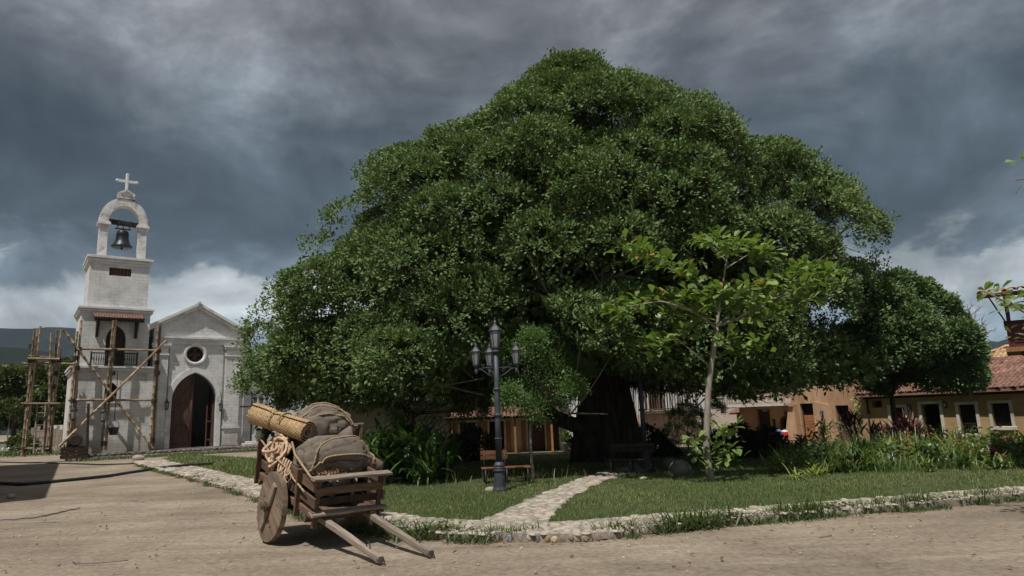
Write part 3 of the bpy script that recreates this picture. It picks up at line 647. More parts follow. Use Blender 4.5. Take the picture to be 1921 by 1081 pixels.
# grassy weed tufts at the foot of the kerb
def weed_tuft(n, r, h):
    P = np.c_[rng.normal(0, r, n), rng.normal(0, r * .55, n), np.zeros(n)]
    return straps_geo(P, rng.uniform(0, 6.28, n), h * rng.uniform(.5, 1.25, n), rng.uniform(.010, .022, n), rng.uniform(.8, 1.5, n), rng.uniform(.2, 1.5, n), 3)
WEED = []
for i in range(5):
    V, F, k = weed_tuft(130, .17, .22 + .05 * i); me = poly_mesh('weed_tuft', V, F, np.repeat(rng.random(len(V) // k), k), True); me.materials.append(M['weed']); WEED.append(me)
def broad_weed(n):
    c = np.c_[rng.normal(0, .14, n), rng.normal(0, .08, n), np.abs(rng.normal(.10, .07, n))]; d = sph(n); d[:, 2] = np.abs(d[:, 2]) * .4
    V, F, k = leaves_geo(c, d, np.array([[0, 0, 1.0]]) + sph(n) * .3, rng.uniform(.04, .09, n), rng.uniform(.03, .05, n)); me = poly_mesh('weed_tuft', V, F, np.repeat(rng.random(n), k)); me.materials.append(M['weed']); return me
WEED += [broad_weed(140), broad_weed(110)]
wl = [(295, 882, .8), (330, 890, .9), (370, 902, 1), (395, 910, .7), (438, 921, .7), (462, 928, .6), (548, 962, .9), (585, 975, .9), (690, 1000, 1.15), (720, 1003, 1.2), (775, 1008, .9), (800, 1010, 1.1), (826, 1007, 1.3), (850, 1010, .9), (880, 1012, .8), (908, 1013, 1.0), (938, 1011, .8), (966, 1011, .8),
      (1156, 1004, 1.0), (1172, 1006, .8), (1215, 1000, .9), (1222, 996, 1.1), (1252, 998, .9), (1280, 994, 1.3), (1300, 992, 1.2), (1318, 991, .9), (1362, 984, 1.1), (1384, 982, 1.3), (1410, 979, .9), (1448, 974, .9), (1478, 974, 1.1), (1500, 970, 1.3), (1520, 970, 1.0), (1556, 966, 1.2), (1575, 963, 1.4), (1605, 962, 1.1), (1634, 960, 1.1), (1660, 957, 1.2), (1690, 955, 1.0), (1716, 952, 1.1), (1748, 950, 1.2), (1776, 946, 1.0), (1810, 944, 1.2), (1836, 940, 1.3), (1862, 939, 1.0), (1900, 936, .8)]
for i, (x, y, s) in enumerate(wl):
    p = gnd(x, y, 0.0)
    o = mesh_obj('weed_tuft', WEED[i % 7], None, label='grassy weed tuft growing at the foot of the cobbled kerb', cat='weed', group='weed tufts along the kerb')
    o.location = (p[0], p[1], -.01); o.rotation_euler = (0, 0, .4 * rnd.random() + (-.5 if x < 700 else .1)); o.scale = (s * rnd.uniform(1, 1.7), s, s * rnd.uniform(.75, 1.15))
def spread_weeds():
    e = resample(np.vstack([outL, outR[1:12]]), .02); n = 15000; i = rng.integers(0, len(e) - 1, n); t = e[np.minimum(i + 1, len(e) - 1)] - e[i]; nn = np.c_[t[:, 1], -t[:, 0]]; nn = nn / (np.linalg.norm(nn, axis=1)[:, None] + 1e-9)
    sgn = np.where((nn * e[i]).sum(1) > 0, -1, 1)[:, None]; p = e[i] + nn * sgn * np.abs(rng.normal(.03, .12, n))[:, None]
    k = (fbm(p[:, 0] * .9, p[:, 1] * .9, 3, 21) > .47) & ~((p[:, 0] > .25) & (p[:, 0] < 1.7) & (p[:, 1] < 13.5)); p = p[k]; n = len(p)
    straps('kerb_grass', np.c_[p, np.full(n, -.01)], rng.uniform(0, 6.28, n), rng.uniform(.04, .16, n), .013, rng.uniform(.8, 1.5, n), rng.uniform(.2, 1.2, n), M['weed'], seg=2, kind='stuff')
spread_weeds()
# litter and pebbles
def litter():
    e = resample(np.vstack([outL, outR[1:10]]), .02); n = 900; i = rng.integers(0, len(e), n); p = e[i] - unit(e[i]) * np.abs(rng.normal(.1, .16, n))[:, None]
    w = rng.random(n) < np.where(p[:, 0] < -2.5, 1.0, .45); p = p[w]
    a = gnd(40, 1050)[:2]; q = np.c_[rng.uniform(-12, 8, 420), rng.uniform(7.5, 24, 420)]; q = q[~in_poly(q[:, 0], q[:, 1], lawn_poly)]
    p = np.r_[p, q]; n = len(p); d = sph(n); d[:, 2] = np.abs(d[:, 2]) * .35; nn = np.array([[0, 0, 1.0]]) + sph(n) * .5
    leaves('dead_leaves', np.c_[p, np.full(n, .012)], d, nn, rng.uniform(.04, .11, n), rng.uniform(.03, .06, n), M['litter'], kind='stuff')
    mb = MB(); n = 3000
    for _ in range(n):
        x, y = rnd.uniform(-13, 12), 7.2 + 18 * rnd.random() ** 1.8; s = .007 + .034 * rnd.random() ** 5
        if in_poly(np.array([x]), np.array([y]), lawn_poly)[0]: continue
        V, F = CB[_ % 6]; c, si = math.cos(_), math.sin(_)
        mb.add([(x + (p[0] * c - p[1] * si) * s * 1.6, y + (p[0] * si + p[1] * c) * s * 1.3, p[2] * s * .9 + .004) for p in V], F)
    mb.build('gravel', M['pebble'], smooth=True, fix=False, kind='stuff')
litter()

# ---------------------------------------------------------------- mountains
def range_(name, Y0, depth, prof, mat, seed, rough):
    """a ridge: prof = photo points along its skyline"""
    pr = np.array([at(x, y, Y0)[[0, 2]] for x, y in prof]); xs = np.linspace(pr[0, 0], pr[-1, 0], 170); H = np.interp(xs, pr[:, 0], pr[:, 1])
    ts = np.linspace(-1, 1, 36); X, T = np.meshgrid(xs, ts, indexing='ij'); k = 1 - np.abs(T) ** 1.25
    n1 = fbm(X / (Y0 * .10), T * 3, 5, seed); Z = H[:, None] * k * (1 - .72 * (1 - k) ** .7 * (n1 * 1.6)) + (n1 - .5) * rough * H.mean() * (k ** .5) * (1 - k * .75) - 4 * (np.abs(T) > .98)
    Yy = Y0 + T * depth + (fbm(X / (Y0 * .15), T, 3, seed + 3) - .5) * depth * .3
    V = np.stack([X, Yy, Z], -1).reshape(-1, 3); m = len(ts); i, j = np.meshgrid(np.arange(len(xs) - 1), np.arange(m - 1), indexing='ij'); a = (i * m + j).ravel()
    mesh_obj(name, poly_mesh(name, V, np.stack([a, a + m, a + m + 1, a + 1], 1), smooth=True), mat, kind='structure')
range_('mountain', 1500, 420, [(-1500, 560), (-700, 605), (-300, 590), (0, 612), (30, 613), (60, 616), (85, 612), (110, 609), (150, 607), (200, 622), (300, 645), (450, 662), (700, 690), (1000, 690), (1300, 678), (1600, 655), (1750, 640), (1820, 640), (1850, 637), (1868, 641), (1890, 634), (1940, 625), (2200, 610), (3000, 560)], M['mountain'], 5, .75)
range_('hill', 620, 110, [(-1200, 700), (-600, 640), (-100, 645), (20, 650), (50, 648), (90, 654), (130, 668), (200, 690), (320, 728), (450, 752), (560, 790)], M['hill'], 12, .6)
def haze():
    m = bpy.data.materials.new('pale_air'); m.use_nodes = True; nt = m.node_tree; nt.nodes.clear()
    o = nt.nodes.new('ShaderNodeOutputMaterial'); v = nt.nodes.new('ShaderNodeVolumePrincipled'); v.inputs['Color'].default_value = (.60, .80, 1.0, 1); v.inputs['Density'].default_value = HAZE; v.inputs['Anisotropy'].default_value = 0.0
    nt.links.new(v.outputs[0], o.inputs['Volume'])
    MB().box((-2700, -70, -12), (2700, 2700, 560)).build('haze', m, kind='stuff')
HAZE = .000085
haze()
# ---------------------------------------------------------------- walls with openings
def op_top(o, x):
    k = o.get('kind', 'rect')
    if k == 'rect': return o['z1']
    c = (o['x0'] + o['x1']) / 2; hw = (o['x1'] - o['x0']) / 2; d = min(abs(x - c), hw)
    s = o['spring']; h = o['z1'] - s
    if k == 'point':
        r = (hw * hw + h * h) / (2 * hw); return s + math.sqrt(max(0, r * r - (d + r - hw) ** 2))
    return s + h * math.sqrt(max(0, 1 - (d / hw) ** 2))
def op_bot(o, x):
    if o.get('kind') == 'round':
        c = (o['x0'] + o['x1']) / 2; hw = (o['x1'] - o['x0']) / 2; d = min(abs(x - c), hw); return o['spring'] - (o['spring'] - o['z0']) * math.sqrt(max(0, 1 - (d / hw) ** 2))
    return o['z0']
def wall(mb, x0, x1, z0, z1, th, ops=(), y0=0.0, samples=14):
    top = z1 if callable(z1) else (lambda x: z1)
    xs = {x0, x1}
    if callable(z1): xs |= {x0 + (x1 - x0) * i / 20 for i in range(21)}
    for o in ops:
        n = samples if o.get('kind', 'rect') != 'rect' else 1
        xs |= {o['x0'] + (o['x1'] - o['x0']) * (.5 - .5 * math.cos(math.pi * i / n)) for i in range(n + 1)}
    xs = sorted(x for x in xs if x0 - 1e-9 <= x <= x1 + 1e-9); ys = (y0, y0 + th)
    def slab(a, b, la, lb, ua, ub):
        mb.add([(a, ys[0], la), (b, ys[0], lb), (b, ys[0], ub), (a, ys[0], ua), (a, ys[1], la), (b, ys[1], lb), (b, ys[1], ub), (a, ys[1], ua)],
               [(0, 1, 2, 3), (7, 6, 5, 4), (4, 5, 1, 0), (3, 2, 6, 7)])
    for a, b in zip(xs[:-1], xs[1:]):
        if b - a < 1e-6: continue
        m = (a + b) / 2; o = next((o for o in ops if o['x0'] < m < o['x1']), None)
        if o is None: slab(a, b, z0, z0, top(a), top(b))
        else:
            if op_bot(o, m) > z0 + 1e-4: slab(a, b, z0, z0, op_bot(o, a), op_bot(o, b))
            slab(a, b, op_top(o, a), op_top(o, b), top(a), top(b))
    def jamb(x, a, b): mb.add([(x, ys[0], a), (x, ys[1], a), (x, ys[1], b), (x, ys[0], b)], [(0, 1, 2, 3)])
    jamb(x0, z0, top(x0)); jamb(x1, z0, top(x1))
    for o in ops:
        if o.get('kind') == 'round': continue
        for x in (o['x0'], o['x1']): jamb(x, o['z0'], op_top(o, x))
    return mb
def barrel_tile(L=.5, w=.2, r2=.85, n=5, t=.018):
    """one clay tile lying along +X (downhill), arched over Y"""
    V = []; F = []
    for (x, k) in ((0, r2), (L, 1.0)):
        for s in (0, 1):
            for i in range(n + 1):
                a = math.pi * i / n; R = w / 2 * k - s * t; V.append((x, -R * math.cos(a), R * .75 * math.sin(a)))
    m = n + 1
    for i in range(n):
        F.append((i, i + 1, 2 * m + i + 1, 2 * m + i)); F.append((2 * m + i, 2 * m + i + 1, 3 * m + i + 1, 3 * m + i)); F.append((m + i, 3 * m + i, 3 * m + i + 1, m + i + 1))
    return V, F
def tiled_slope(parent, origin, along, down, length, run, sp, row, mat, limit=300, name='tile', stuffname='roof_tiles', jit=.02, clip=None, stuffmat=None):
    """rows of barrel tiles: along = eave direction, down = unit vector down the slope, both in the parent's frame"""
    al = np.array(along, float); al /= np.linalg.norm(al); dn = np.array(down, float); dn /= np.linalg.norm(dn); up = np.cross(dn, -al)
    if up[2] < 0: up = -up
    yy = np.cross(up, dn)
    me = MB().add(*barrel_tile(row * 1.22, sp * 1.04)).mesh(name, smooth=True, fix=False); me.materials.append(mat)
    V0, F0 = barrel_tile(row * 1.22, sp * 1.04); nr = int(run / row); nc = int(length / sp); k = 0; rest = MB(); o0 = np.array(origin, float)
    for r_ in range(nr - 1, -1, -1):
        for c in range(nc):
            if clip and not clip((c + .5) * sp, r_ * row): continue
            p = o0 + al * ((c + .5) * sp + rnd.uniform(-jit, jit) * .6) + dn * (r_ * row + rnd.uniform(-jit, jit)) + up * (.03 + rnd.uniform(0, .012) )
            tl = .06 + rnd.uniform(-.03, .03); ta = rnd.uniform(-.05, .05)
            d2 = dn * math.cos(tl) + up * math.sin(tl) * 0 - up * 0; d2 = unit(d2 + yy * ta); u2 = unit(up + dn * -.05); y2 = np.cross(u2, d2); y2 = unit(y2); u2 = np.cross(d2, y2)
            mx = Matrix(((d2[0], y2[0], u2[0], p[0]), (d2[1], y2[1], u2[1], p[1]), (d2[2], y2[2], u2[2], p[2]), (0, 0, 0, 1)))
            if k < limit: mesh_obj(name, me, None, parent, mx); k += 1
            else: rest.add([mx @ Vector(v) for v in V0], F0)
    if rest.v: rest.build(stuffname, stuffmat or mat, parent, smooth=True, fix=False, kind='stuff')

def lantern_parts(parent, mt=None, s=1.0, glass=None, n=6, z0=0.0, c=(0, 0)):
    """six sided lantern standing on z0: base cup, ribs, glass, roof, finial, as parts of parent"""
    mt = mt or M['iron']; glass = glass or M['glass']; cx, cy = c
    MB().lathe([(.035 * s, z0), (.085 * s, z0 + .05 * s), (.10 * s, z0 + .09 * s), (.10 * s, z0 + .11 * s)], n, (cx, cy, 0)).build('lantern_base', mt, parent)
    g = MB().lathe([(.085 * s, z0 + .11 * s), (.135 * s, z0 + .50 * s)], n, (cx, cy, 0)).build('lantern_glass', glass, parent)
    fr = MB()
    for k in range(n):
        a = 2 * math.pi * k / n; co, si = math.cos(a), math.sin(a)
        fr.tube([(cx + .092 * s * co, cy + .092 * s * si, z0 + .10 * s), (cx + .142 * s * co, cy + .142 * s * si, z0 + .51 * s)], .010 * s, 4)
    fr.build('lantern_frame', mt, parent)
    MB().lathe([(.165 * s, z0 + .50 * s), (.175 * s, z0 + .53 * s), (.10 * s, z0 + .62 * s), (.05 * s, z0 + .67 * s), (.035 * s, z0 + .72 * s), (.045 * s, z0 + .74 * s), (.02 * s, z0 + .79 * s), (.004 * s, z0 + .88 * s)], n, (cx, cy, 0)).build('lantern_roof', mt, parent)

# ---------------------------------------------------------------- church
CO = np.array([-26.37, 50.93, 0.0]); CPH = math.radians(36); CU = np.array([math.cos(CPH), math.sin(CPH), 0]); CV = np.array([-math.sin(CPH), math.cos(CPH), 0])
def cp(x, y, dv=0.0):
    q = onplane(x, y, CO + CV * dv, -CV) - CO; return np.array([q @ CU, q @ CV, q[2]])
def cw(p): return CO + CU * p[0] + CV * p[1] + np.array([0, 0, p[2]])
church = thing('church', 'white plastered church with square bell tower, gabled front and open pointed door', 'church', CO, CPH)
def moulding(mb, x0, x1, y0, y1, z0, z1, prof=((0.06, 0, .3), (.16, .3, .55), (.11, .55, .7), (.22, .7, 1.0))):
    for e, a, b in prof: mb.box((x0 - e, y0 - e, z0 + (z1 - z0) * a), (x1 + e, y1 + e, z0 + (z1 - z0) * b - .002))
def tower():
    L = M['limewash']
    # lower stage
    w = MB(); wall(w, -5.5, -.45, -.05, 6.0, .4, [dict(x0=-3.5, x1=-2.72, z0=3.95, z1=5.3, kind='point', spring=4.75)])
    w.box((-5.5, .402, -.05), (-5.1, 5.5, 6.0)).box((-.85, .402, -.05), (-.45, 5.5, 6.0)).box((-5.098, 5.1, .3), (-.852, 5.5, 6.0)).box((-5.09, .41, 5.7), (-.86, 5.09, 5.99)); w.build('tower_wall', L, church)
    f = MB(); wall(f, -3.64, -2.58, 3.83, 5.42, .07, [dict(x0=-3.5, x1=-2.72, z0=3.95, z1=5.3, kind='point', spring=4.75)], -.068); fo = f.build('window_frame', M['trim'], church)
    MB().box((-3.5, .2, 3.95), (-2.72, .24, 5.3)).build('window', M['dark'], church)
    mb = MB(); moulding(mb, -5.5, -.45, 0, 5.5, 6.0, 6.46); mb.build('cornice', M['trim'], church)
    # middle stage
    w = MB(); o = dict(x0=-3.62, x1=-2.36, z0=6.462, z1=9.45, kind='point', spring=8.45); wall(w, -5.25, -.85, 6.46, 10.3, .4, [o], .3)
    w.box((-5.25, .702, 6.46), (-4.85, 4.9, 10.3)).box((-1.25, .702, 6.46), (-.85, 4.9, 10.3)).box((-4.848, 4.5, 6.46), (-1.252, 4.9, 10.3)).box((-4.84, .71, 10.0), (-1.26, 4.49, 10.29)); w.build('tower_wall', L, church)
    d = MB(); wall(d, -3.62, -2.36, 6.47, lambda x: op_top(o, x), .06, [], .56); d.build('balcony_door', M['darkwood'], church)
    mb = MB(); moulding(mb, -5.25, -.85, .3, 4.9, 10.3, 10.75); mb.build('cornice', M['trim'], church)
    # balcony rail of turned iron
    rail = MB().box((-4.5, -.17, 7.34), (-1.6, -.11, 7.42)).box((-4.5, -.17, 6.55), (-1.6, -.11, 6.60)); r = rail.build('balcony_railing', M['iron'], church)
    bal = MB().lathe([(.018, 0), (.02, .2), (.04, .35), (.02, .5), (.018, .74)], 6).mesh('baluster', True); bal.materials.append(M['iron'])
    for i in range(20): mesh_obj('baluster', bal, None, r, Matrix.Translation((-4.45 + i * .147, -.14, 6.6)))
    for x in (-4.5, -1.6): MB().tube([(x, -.14, 6.5), (x, -.14, 7.5)], .045, 8).tube([(x, -.14, 7.38), (x, .32, 7.38)], .03, 6).build('railing_post', M['iron'], r)
    # tiled canopy over the balcony door
    cano = MB().box((-4.5, -.72, 9.62), (-1.35, -.58, 9.80)).box((-4.5, .1, 10.02), (-1.35, .298, 10.16))
    cano.add([(-4.52, -.84, 9.80), (-1.33, -.84, 9.80), (-1.33, .298, 10.24), (-4.52, .298, 10.24), (-4.52, -.84, 9.85), (-1.33, -.84, 9.85), (-1.33, .298, 10.29), (-4.52, .298, 10.29)], [(0, 1, 2, 3), (4, 5, 6, 7), (0, 1, 5, 4), (1, 2, 6, 5), (2, 3, 7, 6), (3, 0, 4, 7)])
    c = cano.build('canopy', M['darkwood'], church)
    tiled_slope(c, (-4.54, .29, 10.27), (1, 0, 0), (0, -1.16, -.44), 3.22, 1.3, .165, .26, M['tile'])
    for x in (-4.22, -1.75): MB().box((x - .09, .12, 8.55), (x + .09, .298, 9.8)).add([(x - .08, .12, 8.75), (x + .08, .12, 8.75), (x + .08, -.6, 9.62), (x - .08, -.6, 9.62), (x - .08, .12, 8.98), (x + .08, .12, 8.98), (x + .08, -.42, 9.62), (x - .08, -.42, 9.62)], [(0, 1, 2, 3), (4, 5, 6, 7), (0, 1, 5, 4), (2, 3, 7, 6), (0, 4, 7, 3), (1, 5, 6, 2)]).build('bracket', M['darkwood'], church)
    # upper stage with a pierced vent
    v = dict(x0=-3.72, x1=-2.28, z0=13.18, z1=13.78); w = MB(); wall(w, -4.95, -1.08, 10.75, 14.0, .35, [v], .5)
    w.box((-4.95, .852, 10.75), (-4.6, 4.3, 14.0)).box((-1.43, .852, 10.75), (-1.08, 4.3, 14.0)).box((-4.598, 3.95, 10.75), (-1.432, 4.3, 14)); w.build('tower_wall', L, church)
    g = MB()
    for i in range(7): g.box((-3.72 + i * .235, .56, 13.18), (-3.68 + i * .235, .64, 13.78))
    for i in range(3): g.box((-3.719, .57, 13.18 + i * .285), (-2.281, .63, 13.21 + i * .285))
    for i in range(6):
        for j in range(2): g.tube([(-3.58 + i * .235 + .07 * math.cos(a), .60, 13.34 + j * .285 + .07 * math.sin(a)) for a in np.linspace(0, 6.28, 9)[:-1]], .02, 4, closed=True)
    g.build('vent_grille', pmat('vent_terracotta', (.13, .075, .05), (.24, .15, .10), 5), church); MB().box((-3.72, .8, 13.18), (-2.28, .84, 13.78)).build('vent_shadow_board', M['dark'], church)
    mb = MB(); moulding(mb, -4.95, -1.08, .5, 4.3, 14.0, 14.6); mb.build('cornice', M['trim'], church)
    MB().box((-4.94, .51, 14.6), (-1.09, 4.29, 14.66)).build('tower_roof', M['trim'], church)
    # bell arch
    S = M['sootstone']
    for x0, x1 in ((-4.50, -3.93), (-1.90, -1.33)):
        MB().box((x0, 1.2, 14.66), (x1, 1.95, 17.2)).build('arch_pillar', S, church)
        MB().box((x0 - .16, 1.06, 17.2), (x1 + .16, 2.09, 17.32)).box((x0 - .1, 1.12, 17.322), (x1 + .1, 2.03, 17.45)).build('impost', M['trim'], church)
    a = MB(); n = 22; V = []; F = []
    for i in range(n + 1):
        t = math.pi * i / n; co, si = math.cos(t), math.sin(t)
        for (rx, rz, y) in ((1.58, 1.9, 1.2), (1.02, 1.36, 1.2), (1.02, 1.36, 1.95), (1.58, 1.9, 1.95)): V.append((-2.915 + rx * co, y, 17.45 + rz * si))
    for i in range(n):
        for k in range(4): F.append((i * 4 + k, i * 4 + (k + 1) % 4, (i + 1) * 4 + (k + 1) % 4, (i + 1) * 4 + k))
    F += [(0, 1, 2, 3), (n * 4, n * 4 + 1, n * 4 + 2, n * 4 + 3)]; a.add(V, F).build('bell_arch', S, church)
    a = MB(); V = []; F = []
    for i in range(n + 1):
        t = math.pi * i / n; co, si = math.cos(t), math.sin(t)
        for (rx, rz, y) in ((1.66, 1.98, 1.3), (1.66, 1.98, 1.85), (1.5, 1.8, 1.85), (1.5, 1.8, 1.3)): V.append((-2.915 + rx * co, y, 17.46 + rz * si))
    for i in range(n):
        for k in range(4): F.append((i * 4 + k, i * 4 + (k + 1) % 4, (i + 1) * 4 + (k + 1) % 4, (i + 1) * 4 + k))
    a.add(V, F).build('arch_rib', S, church)
    x = -2.88
    MB().prism([(x - .62, 1.15, 19.38), (x + .62, 1.15, 19.38), (x + .52, 1.15, 19.55), (x + .60, 1.15, 19.8), (x, 1.15, 20.15), (x - .60, 1.15, 19.8), (x - .52, 1.15, 19.55)], (0, .85, 0)).build('cross_pedestal', S, church)
    MB().prism([(x - .36, 1.12, 19.60), (x + .36, 1.12, 19.60), (x + .40, 1.12, 19.76), (x, 1.12, 20.0), (x - .40, 1.12, 19.76)], (0, .04, 0)).build('pedestal_panel', pmat('panel_shade_colour', (.2, .19, .18), (.34, .33, .31), 4), church)  # the panel's shade is put into its darker colour
    c = MB().box((x - .10, 1.45, 20.02), (x + .10, 1.65, 21.38), .03).box((x - .62, 1.46, 20.80), (x - .102, 1.64, 20.97)).box((x + .102, 1.46, 20.80), (x + .62, 1.64, 20.97))
    for dx, z in ((-.66, 20.885), (.66, 20.885), (0, 21.42)): c.lathe([(.02, -.11), (.10, -.07), (.13, 0), (.10, .07), (.02, .11)], 8, (x + dx, 1.55, z))
    c.build('cross', pmat('white_cross_stone', (.6, .6, .59), (.78, .78, .77), 3), church)
tower()
def bell():
    b = thing('bell', 'dark bronze church bell hung from a timber headstock in the tower arch', 'bell', cw((-2.92, 1.57, 15.6)), CPH)
    MB().lathe([(.70, 0), (.72, .06), (.66, .16), (.54, .32), (.46, .55), (.42, .85), (.41, 1.05), (.42, 1.07), (.40, 1.11), (.40, 1.2), (.30, 1.32), (.12, 1.38)], 24).build('bell_body', M['bronze'], b, smooth=True)
    MB().lathe([(.735, .05), (.735, .09)], 24).lathe([(.45, .88), (.45, .92)], 24).lathe([(.435, 1.0), (.435, 1.03)], 24).build('bell_band', M['bronze'], b)
    MB().tube([(0, 0, .9), (0, 0, -.08)], .03, 6).lathe([(.02, -.2), (.09, -.14), (.10, -.08), (.04, 0)], 8).build('clapper', M['iron'], b)
    MB().box((-.55, -.06, 1.42), (.55, .06, 1.50)).tube([(-.4, 0, 1.36), (-.4, 0, 1.72)], .03, 6).tube([(.4, 0, 1.36), (.4, 0, 1.72)], .03, 6).tube([(0, 0, 1.36), (0, 0, 1.7)], .04, 6).build('yoke', M['iron'], b)
    plank('headstock', (-1.1, 0, 1.95), (1.12, 0, 1.86), .34, .36, M['darkwood'], b)
    MB().tube([(-.3, -.2, 1.7), (-.3, .2, 1.7), (-.3, .2, 2.1), (-.3, -.2, 2.12)], .03, 6, closed=True).tube([(.5, -.2, 1.7), (.5, .2, 1.7), (.5, .2, 2.08), (.5, -.2, 2.08)], .03, 6, closed=True).build('rope_lashing', M['darkrope'], b)
bell()
def facade():
    L = M['limewash']; F0 = .42
    gz = lambda x: 9.02 + max(0, (11.2 - 9.02) * (1 - abs(x - 2.6) / 4.0))
    door = dict(x0=1.02, x1=4.22, z0=F0 + .01, z1=6.12, kind='point', spring=3.95)
    rose = dict(x0=1.93, x1=3.13, z0=6.93, z1=8.13, kind='round', spring=7.53)
    w = MB(); wall(w, -.44, 6.3, F0, 6.6, .5, [door], 1.0); wall(w, -.44, 6.3, 6.6, 8.3, .5, [rose], 1.0, 20); wall(w, -.44, 6.3, 8.3, gz, .5, [], 1.0)
    w.build('facade_wall', L, church)
    s = MB().box((-.44, 1.502, F0), (-.04, 22, 9.0)).box((5.9, 1.502, F0), (6.3, 22, 9.0)).box((-.04, 21.6, F0), (5.9, 22, 9)); s.build('nave_wall', L, church)
    MB().box((-.04, 1.51, F0 - .1), (5.9, 21.6, F0)).build('nave_floor', M['dark'], church)
    # roof slabs
    for sg in (-1, 1):
        e = 2.6 + sg * 4.25; r = MB().add([(2.6, .62, 11.36), (e, .62, 9.0), (e, 22.2, 9.0), (2.6, 22.2, 11.36), (2.6, .62, 11.58), (e + sg * .04, .62, 9.22), (e + sg * .04, 22.2, 9.22), (2.6, 22.2, 11.58)], [(0, 1, 2, 3), (4, 5, 6, 7), (0, 1, 5, 4), (1, 2, 6, 5), (2, 3, 7, 6), (3, 0, 4, 7)])
        r.build('roof_slope', M['trim'], church)
        k = MB().add([(2.6, .70, 11.12), (e - sg * .2, .70, 8.90), (e - sg * .2, .998, 8.90), (2.6, .998, 11.12), (2.6, .70, 11.355), (e - sg * .2, .70, 9.10), (e - sg * .2, .998, 9.10), (2.6, .998, 11.355)], [(0, 1, 2, 3), (4, 5, 6, 7), (0, 1, 5, 4), (1, 2, 6, 5), (2, 3, 7, 6), (3, 0, 4, 7)]); k.build('raking_cornice', M['trim'], church)
    MB().box((2.5, .55, 11.50), (2.72, 1.2, 11.66)).build('ridge_cap', M['trim'], church)
    # entablature and pilasters
    e = MB().box((-.44, .72, 8.72), (6.42, .998, 8.86)).box((-.44, .80, 8.56), (6.36, .998, 8.718)).box((-.44, .90, 8.30), (6.3, .998, 8.558)); e.build('entablature', M['trim'], church)
    for a, b in ((-.42, .62), (4.78, 5.88)):
        p = MB().box((a, .82, 1.92), (b, .998, 7.40)).box((a - .06, .74, F0 + .02), (b + .06, .998, .62)).box((a, .82, .622), (b, .998, 1.76)).box((a - .08, .72, 1.762), (b + .08, .998, 1.918)); p.build('pilaster', L, church)
        p = MB().box((a - .06, .74, 7.402), (b + .06, .998, 7.52)).box((a + .02, .84, 7.522), (b - .02, .998, 7.96)).box((a - .1, .70, 7.962), (b + .1, .998, 8.12)).box((a - .14, .64, 8.122), (b + .14, .998, 8.298)); p.build('pilaster_capital', M['trim'], church)
    for x in (.70, 4.66): MB().box((x - .035, .96, F0 + .02), (x + .035, .998, 8.29)).build('groove_shade_strip', pmat('groove_shadow', (.2, .19, .18), (.33, .32, .3), 3), church)  # raised dark strips; the shade of a groove is painted as their colour
    # door frame, leaves
    f = MB(); wall(f, .66, 4.58, F0 + .012, lambda x: op_top(dict(x0=.66, x1=4.58, z0=0, z1=6.55, kind='point', spring=3.95), x), .12, [dict(door, z0=F0 + .012)], .885); f.build('door_surround', M['trim'], church)
    dm = M['redwood']; dh = dict(door)
    leaf = MB(); wall(leaf, 1.03, 2.60, F0 + .02, lambda x: op_top(dh, max(x, 1.03)) - .01, .09, [], 1.30); dl = leaf.build('door_leaf', dm, church)
    mo = MB()
    mo.box((1.30, 1.255, .72), (1.36, 1.298, 3.9)).box((2.42, 1.255, .45), (2.58, 1.298, 5.9)).box((1.361, 1.255, .72), (2.40, 1.298, .78)).box((1.12, 1.262, .45), (1.2, 1.299, 4.4))
    for R, c in ((.50, 1.9), (.38, 1.9)):
        mo.tube([(1.85 + R * math.cos(t), 1.285, c + R * math.sin(t) * .72) for t in np.linspace(0, 6.28, 22)[:-1]], .035, 5, closed=True)
    for R in (.62, .5): mo.tube([(1.86 + R * math.cos(t), 1.285, 3.1 + R * 1.25 * math.sin(t)) for t in np.linspace(.0, 3.14, 16)], .03, 5)
    mo.tube([(2.4, 1.285, 5.2), (2.0, 1.285, 4.6), (1.6, 1.285, 4.1), (1.34, 1.285, 3.9)], .03, 5); mo.tube([(1.86, 1.285, 1.3), (1.86, 1.285, 2.5)], .03, 5)
    mo.build('door_moulding', dm, dl, smooth=True)
    lf = MB(); lf.prism([(4.18, 1.45, F0 + .02), (4.18, 2.9, F0 + .02), (4.18, 2.9, 5.2), (4.18, 2.2, 4.7), (4.18, 1.45, 4.0)], (-.09, 0, 0)); lf.build('door_leaf', dm, church)
    MB().box((3.62, 1.35, F0 + .02), (3.70, 1.43, 3.6)).box((4.02, 1.33, F0 + .02), (4.17, 1.43, 3.7)).box((3.702, 1.36, .9), (4.018, 1.42, 1.0)).box((3.702, 1.36, 2.3), (4.018, 1.42, 2.4)).build('inner_door_frame', dm, church)
    # rose window
    rf = MB(); n = 28; V = []; F = []
    for i in range(n):
        t = 2 * math.pi * i / n
        for R, y in ((.84, .90), (.80, .86), (.70, .86), (.62, .93), (.62, 1.2), (.84, .998)): V.append((2.53 + R * math.cos(t), y, 7.53 + R * math.sin(t)))
    for i in range(n):
        for k in range(6): F.append((i * 6 + k, i * 6 + (k + 1) % 6, ((i + 1) % n) * 6 + (k + 1) % 6, ((i + 1) % n) * 6 + k))
    rf.add(V, F); rw = rf.build('rose_window', M['trim'], church)
    tr = MB()
    for k in range(4):
        a = math.pi / 2 * k; co, si = math.cos(a), math.sin(a); tr.tube([(2.53, 1.2, 7.53), (2.53 + .62 * co, 1.2, 7.53 + .62 * si)], .045, 5)
        b = a + math.pi / 4; tr.tube([(2.53 + .36 * math.cos(b) + .17 * math.cos(t), 1.2, 7.53 + .36 * math.sin(b) + .17 * math.sin(t)) for t in np.linspace(0, 6.28, 11)[:-1]], .03, 5, closed=True)
    tr.build('tracery', pmat('dark_red_tracery', (.07, .03, .025), (.13, .06, .05), 4), rw)
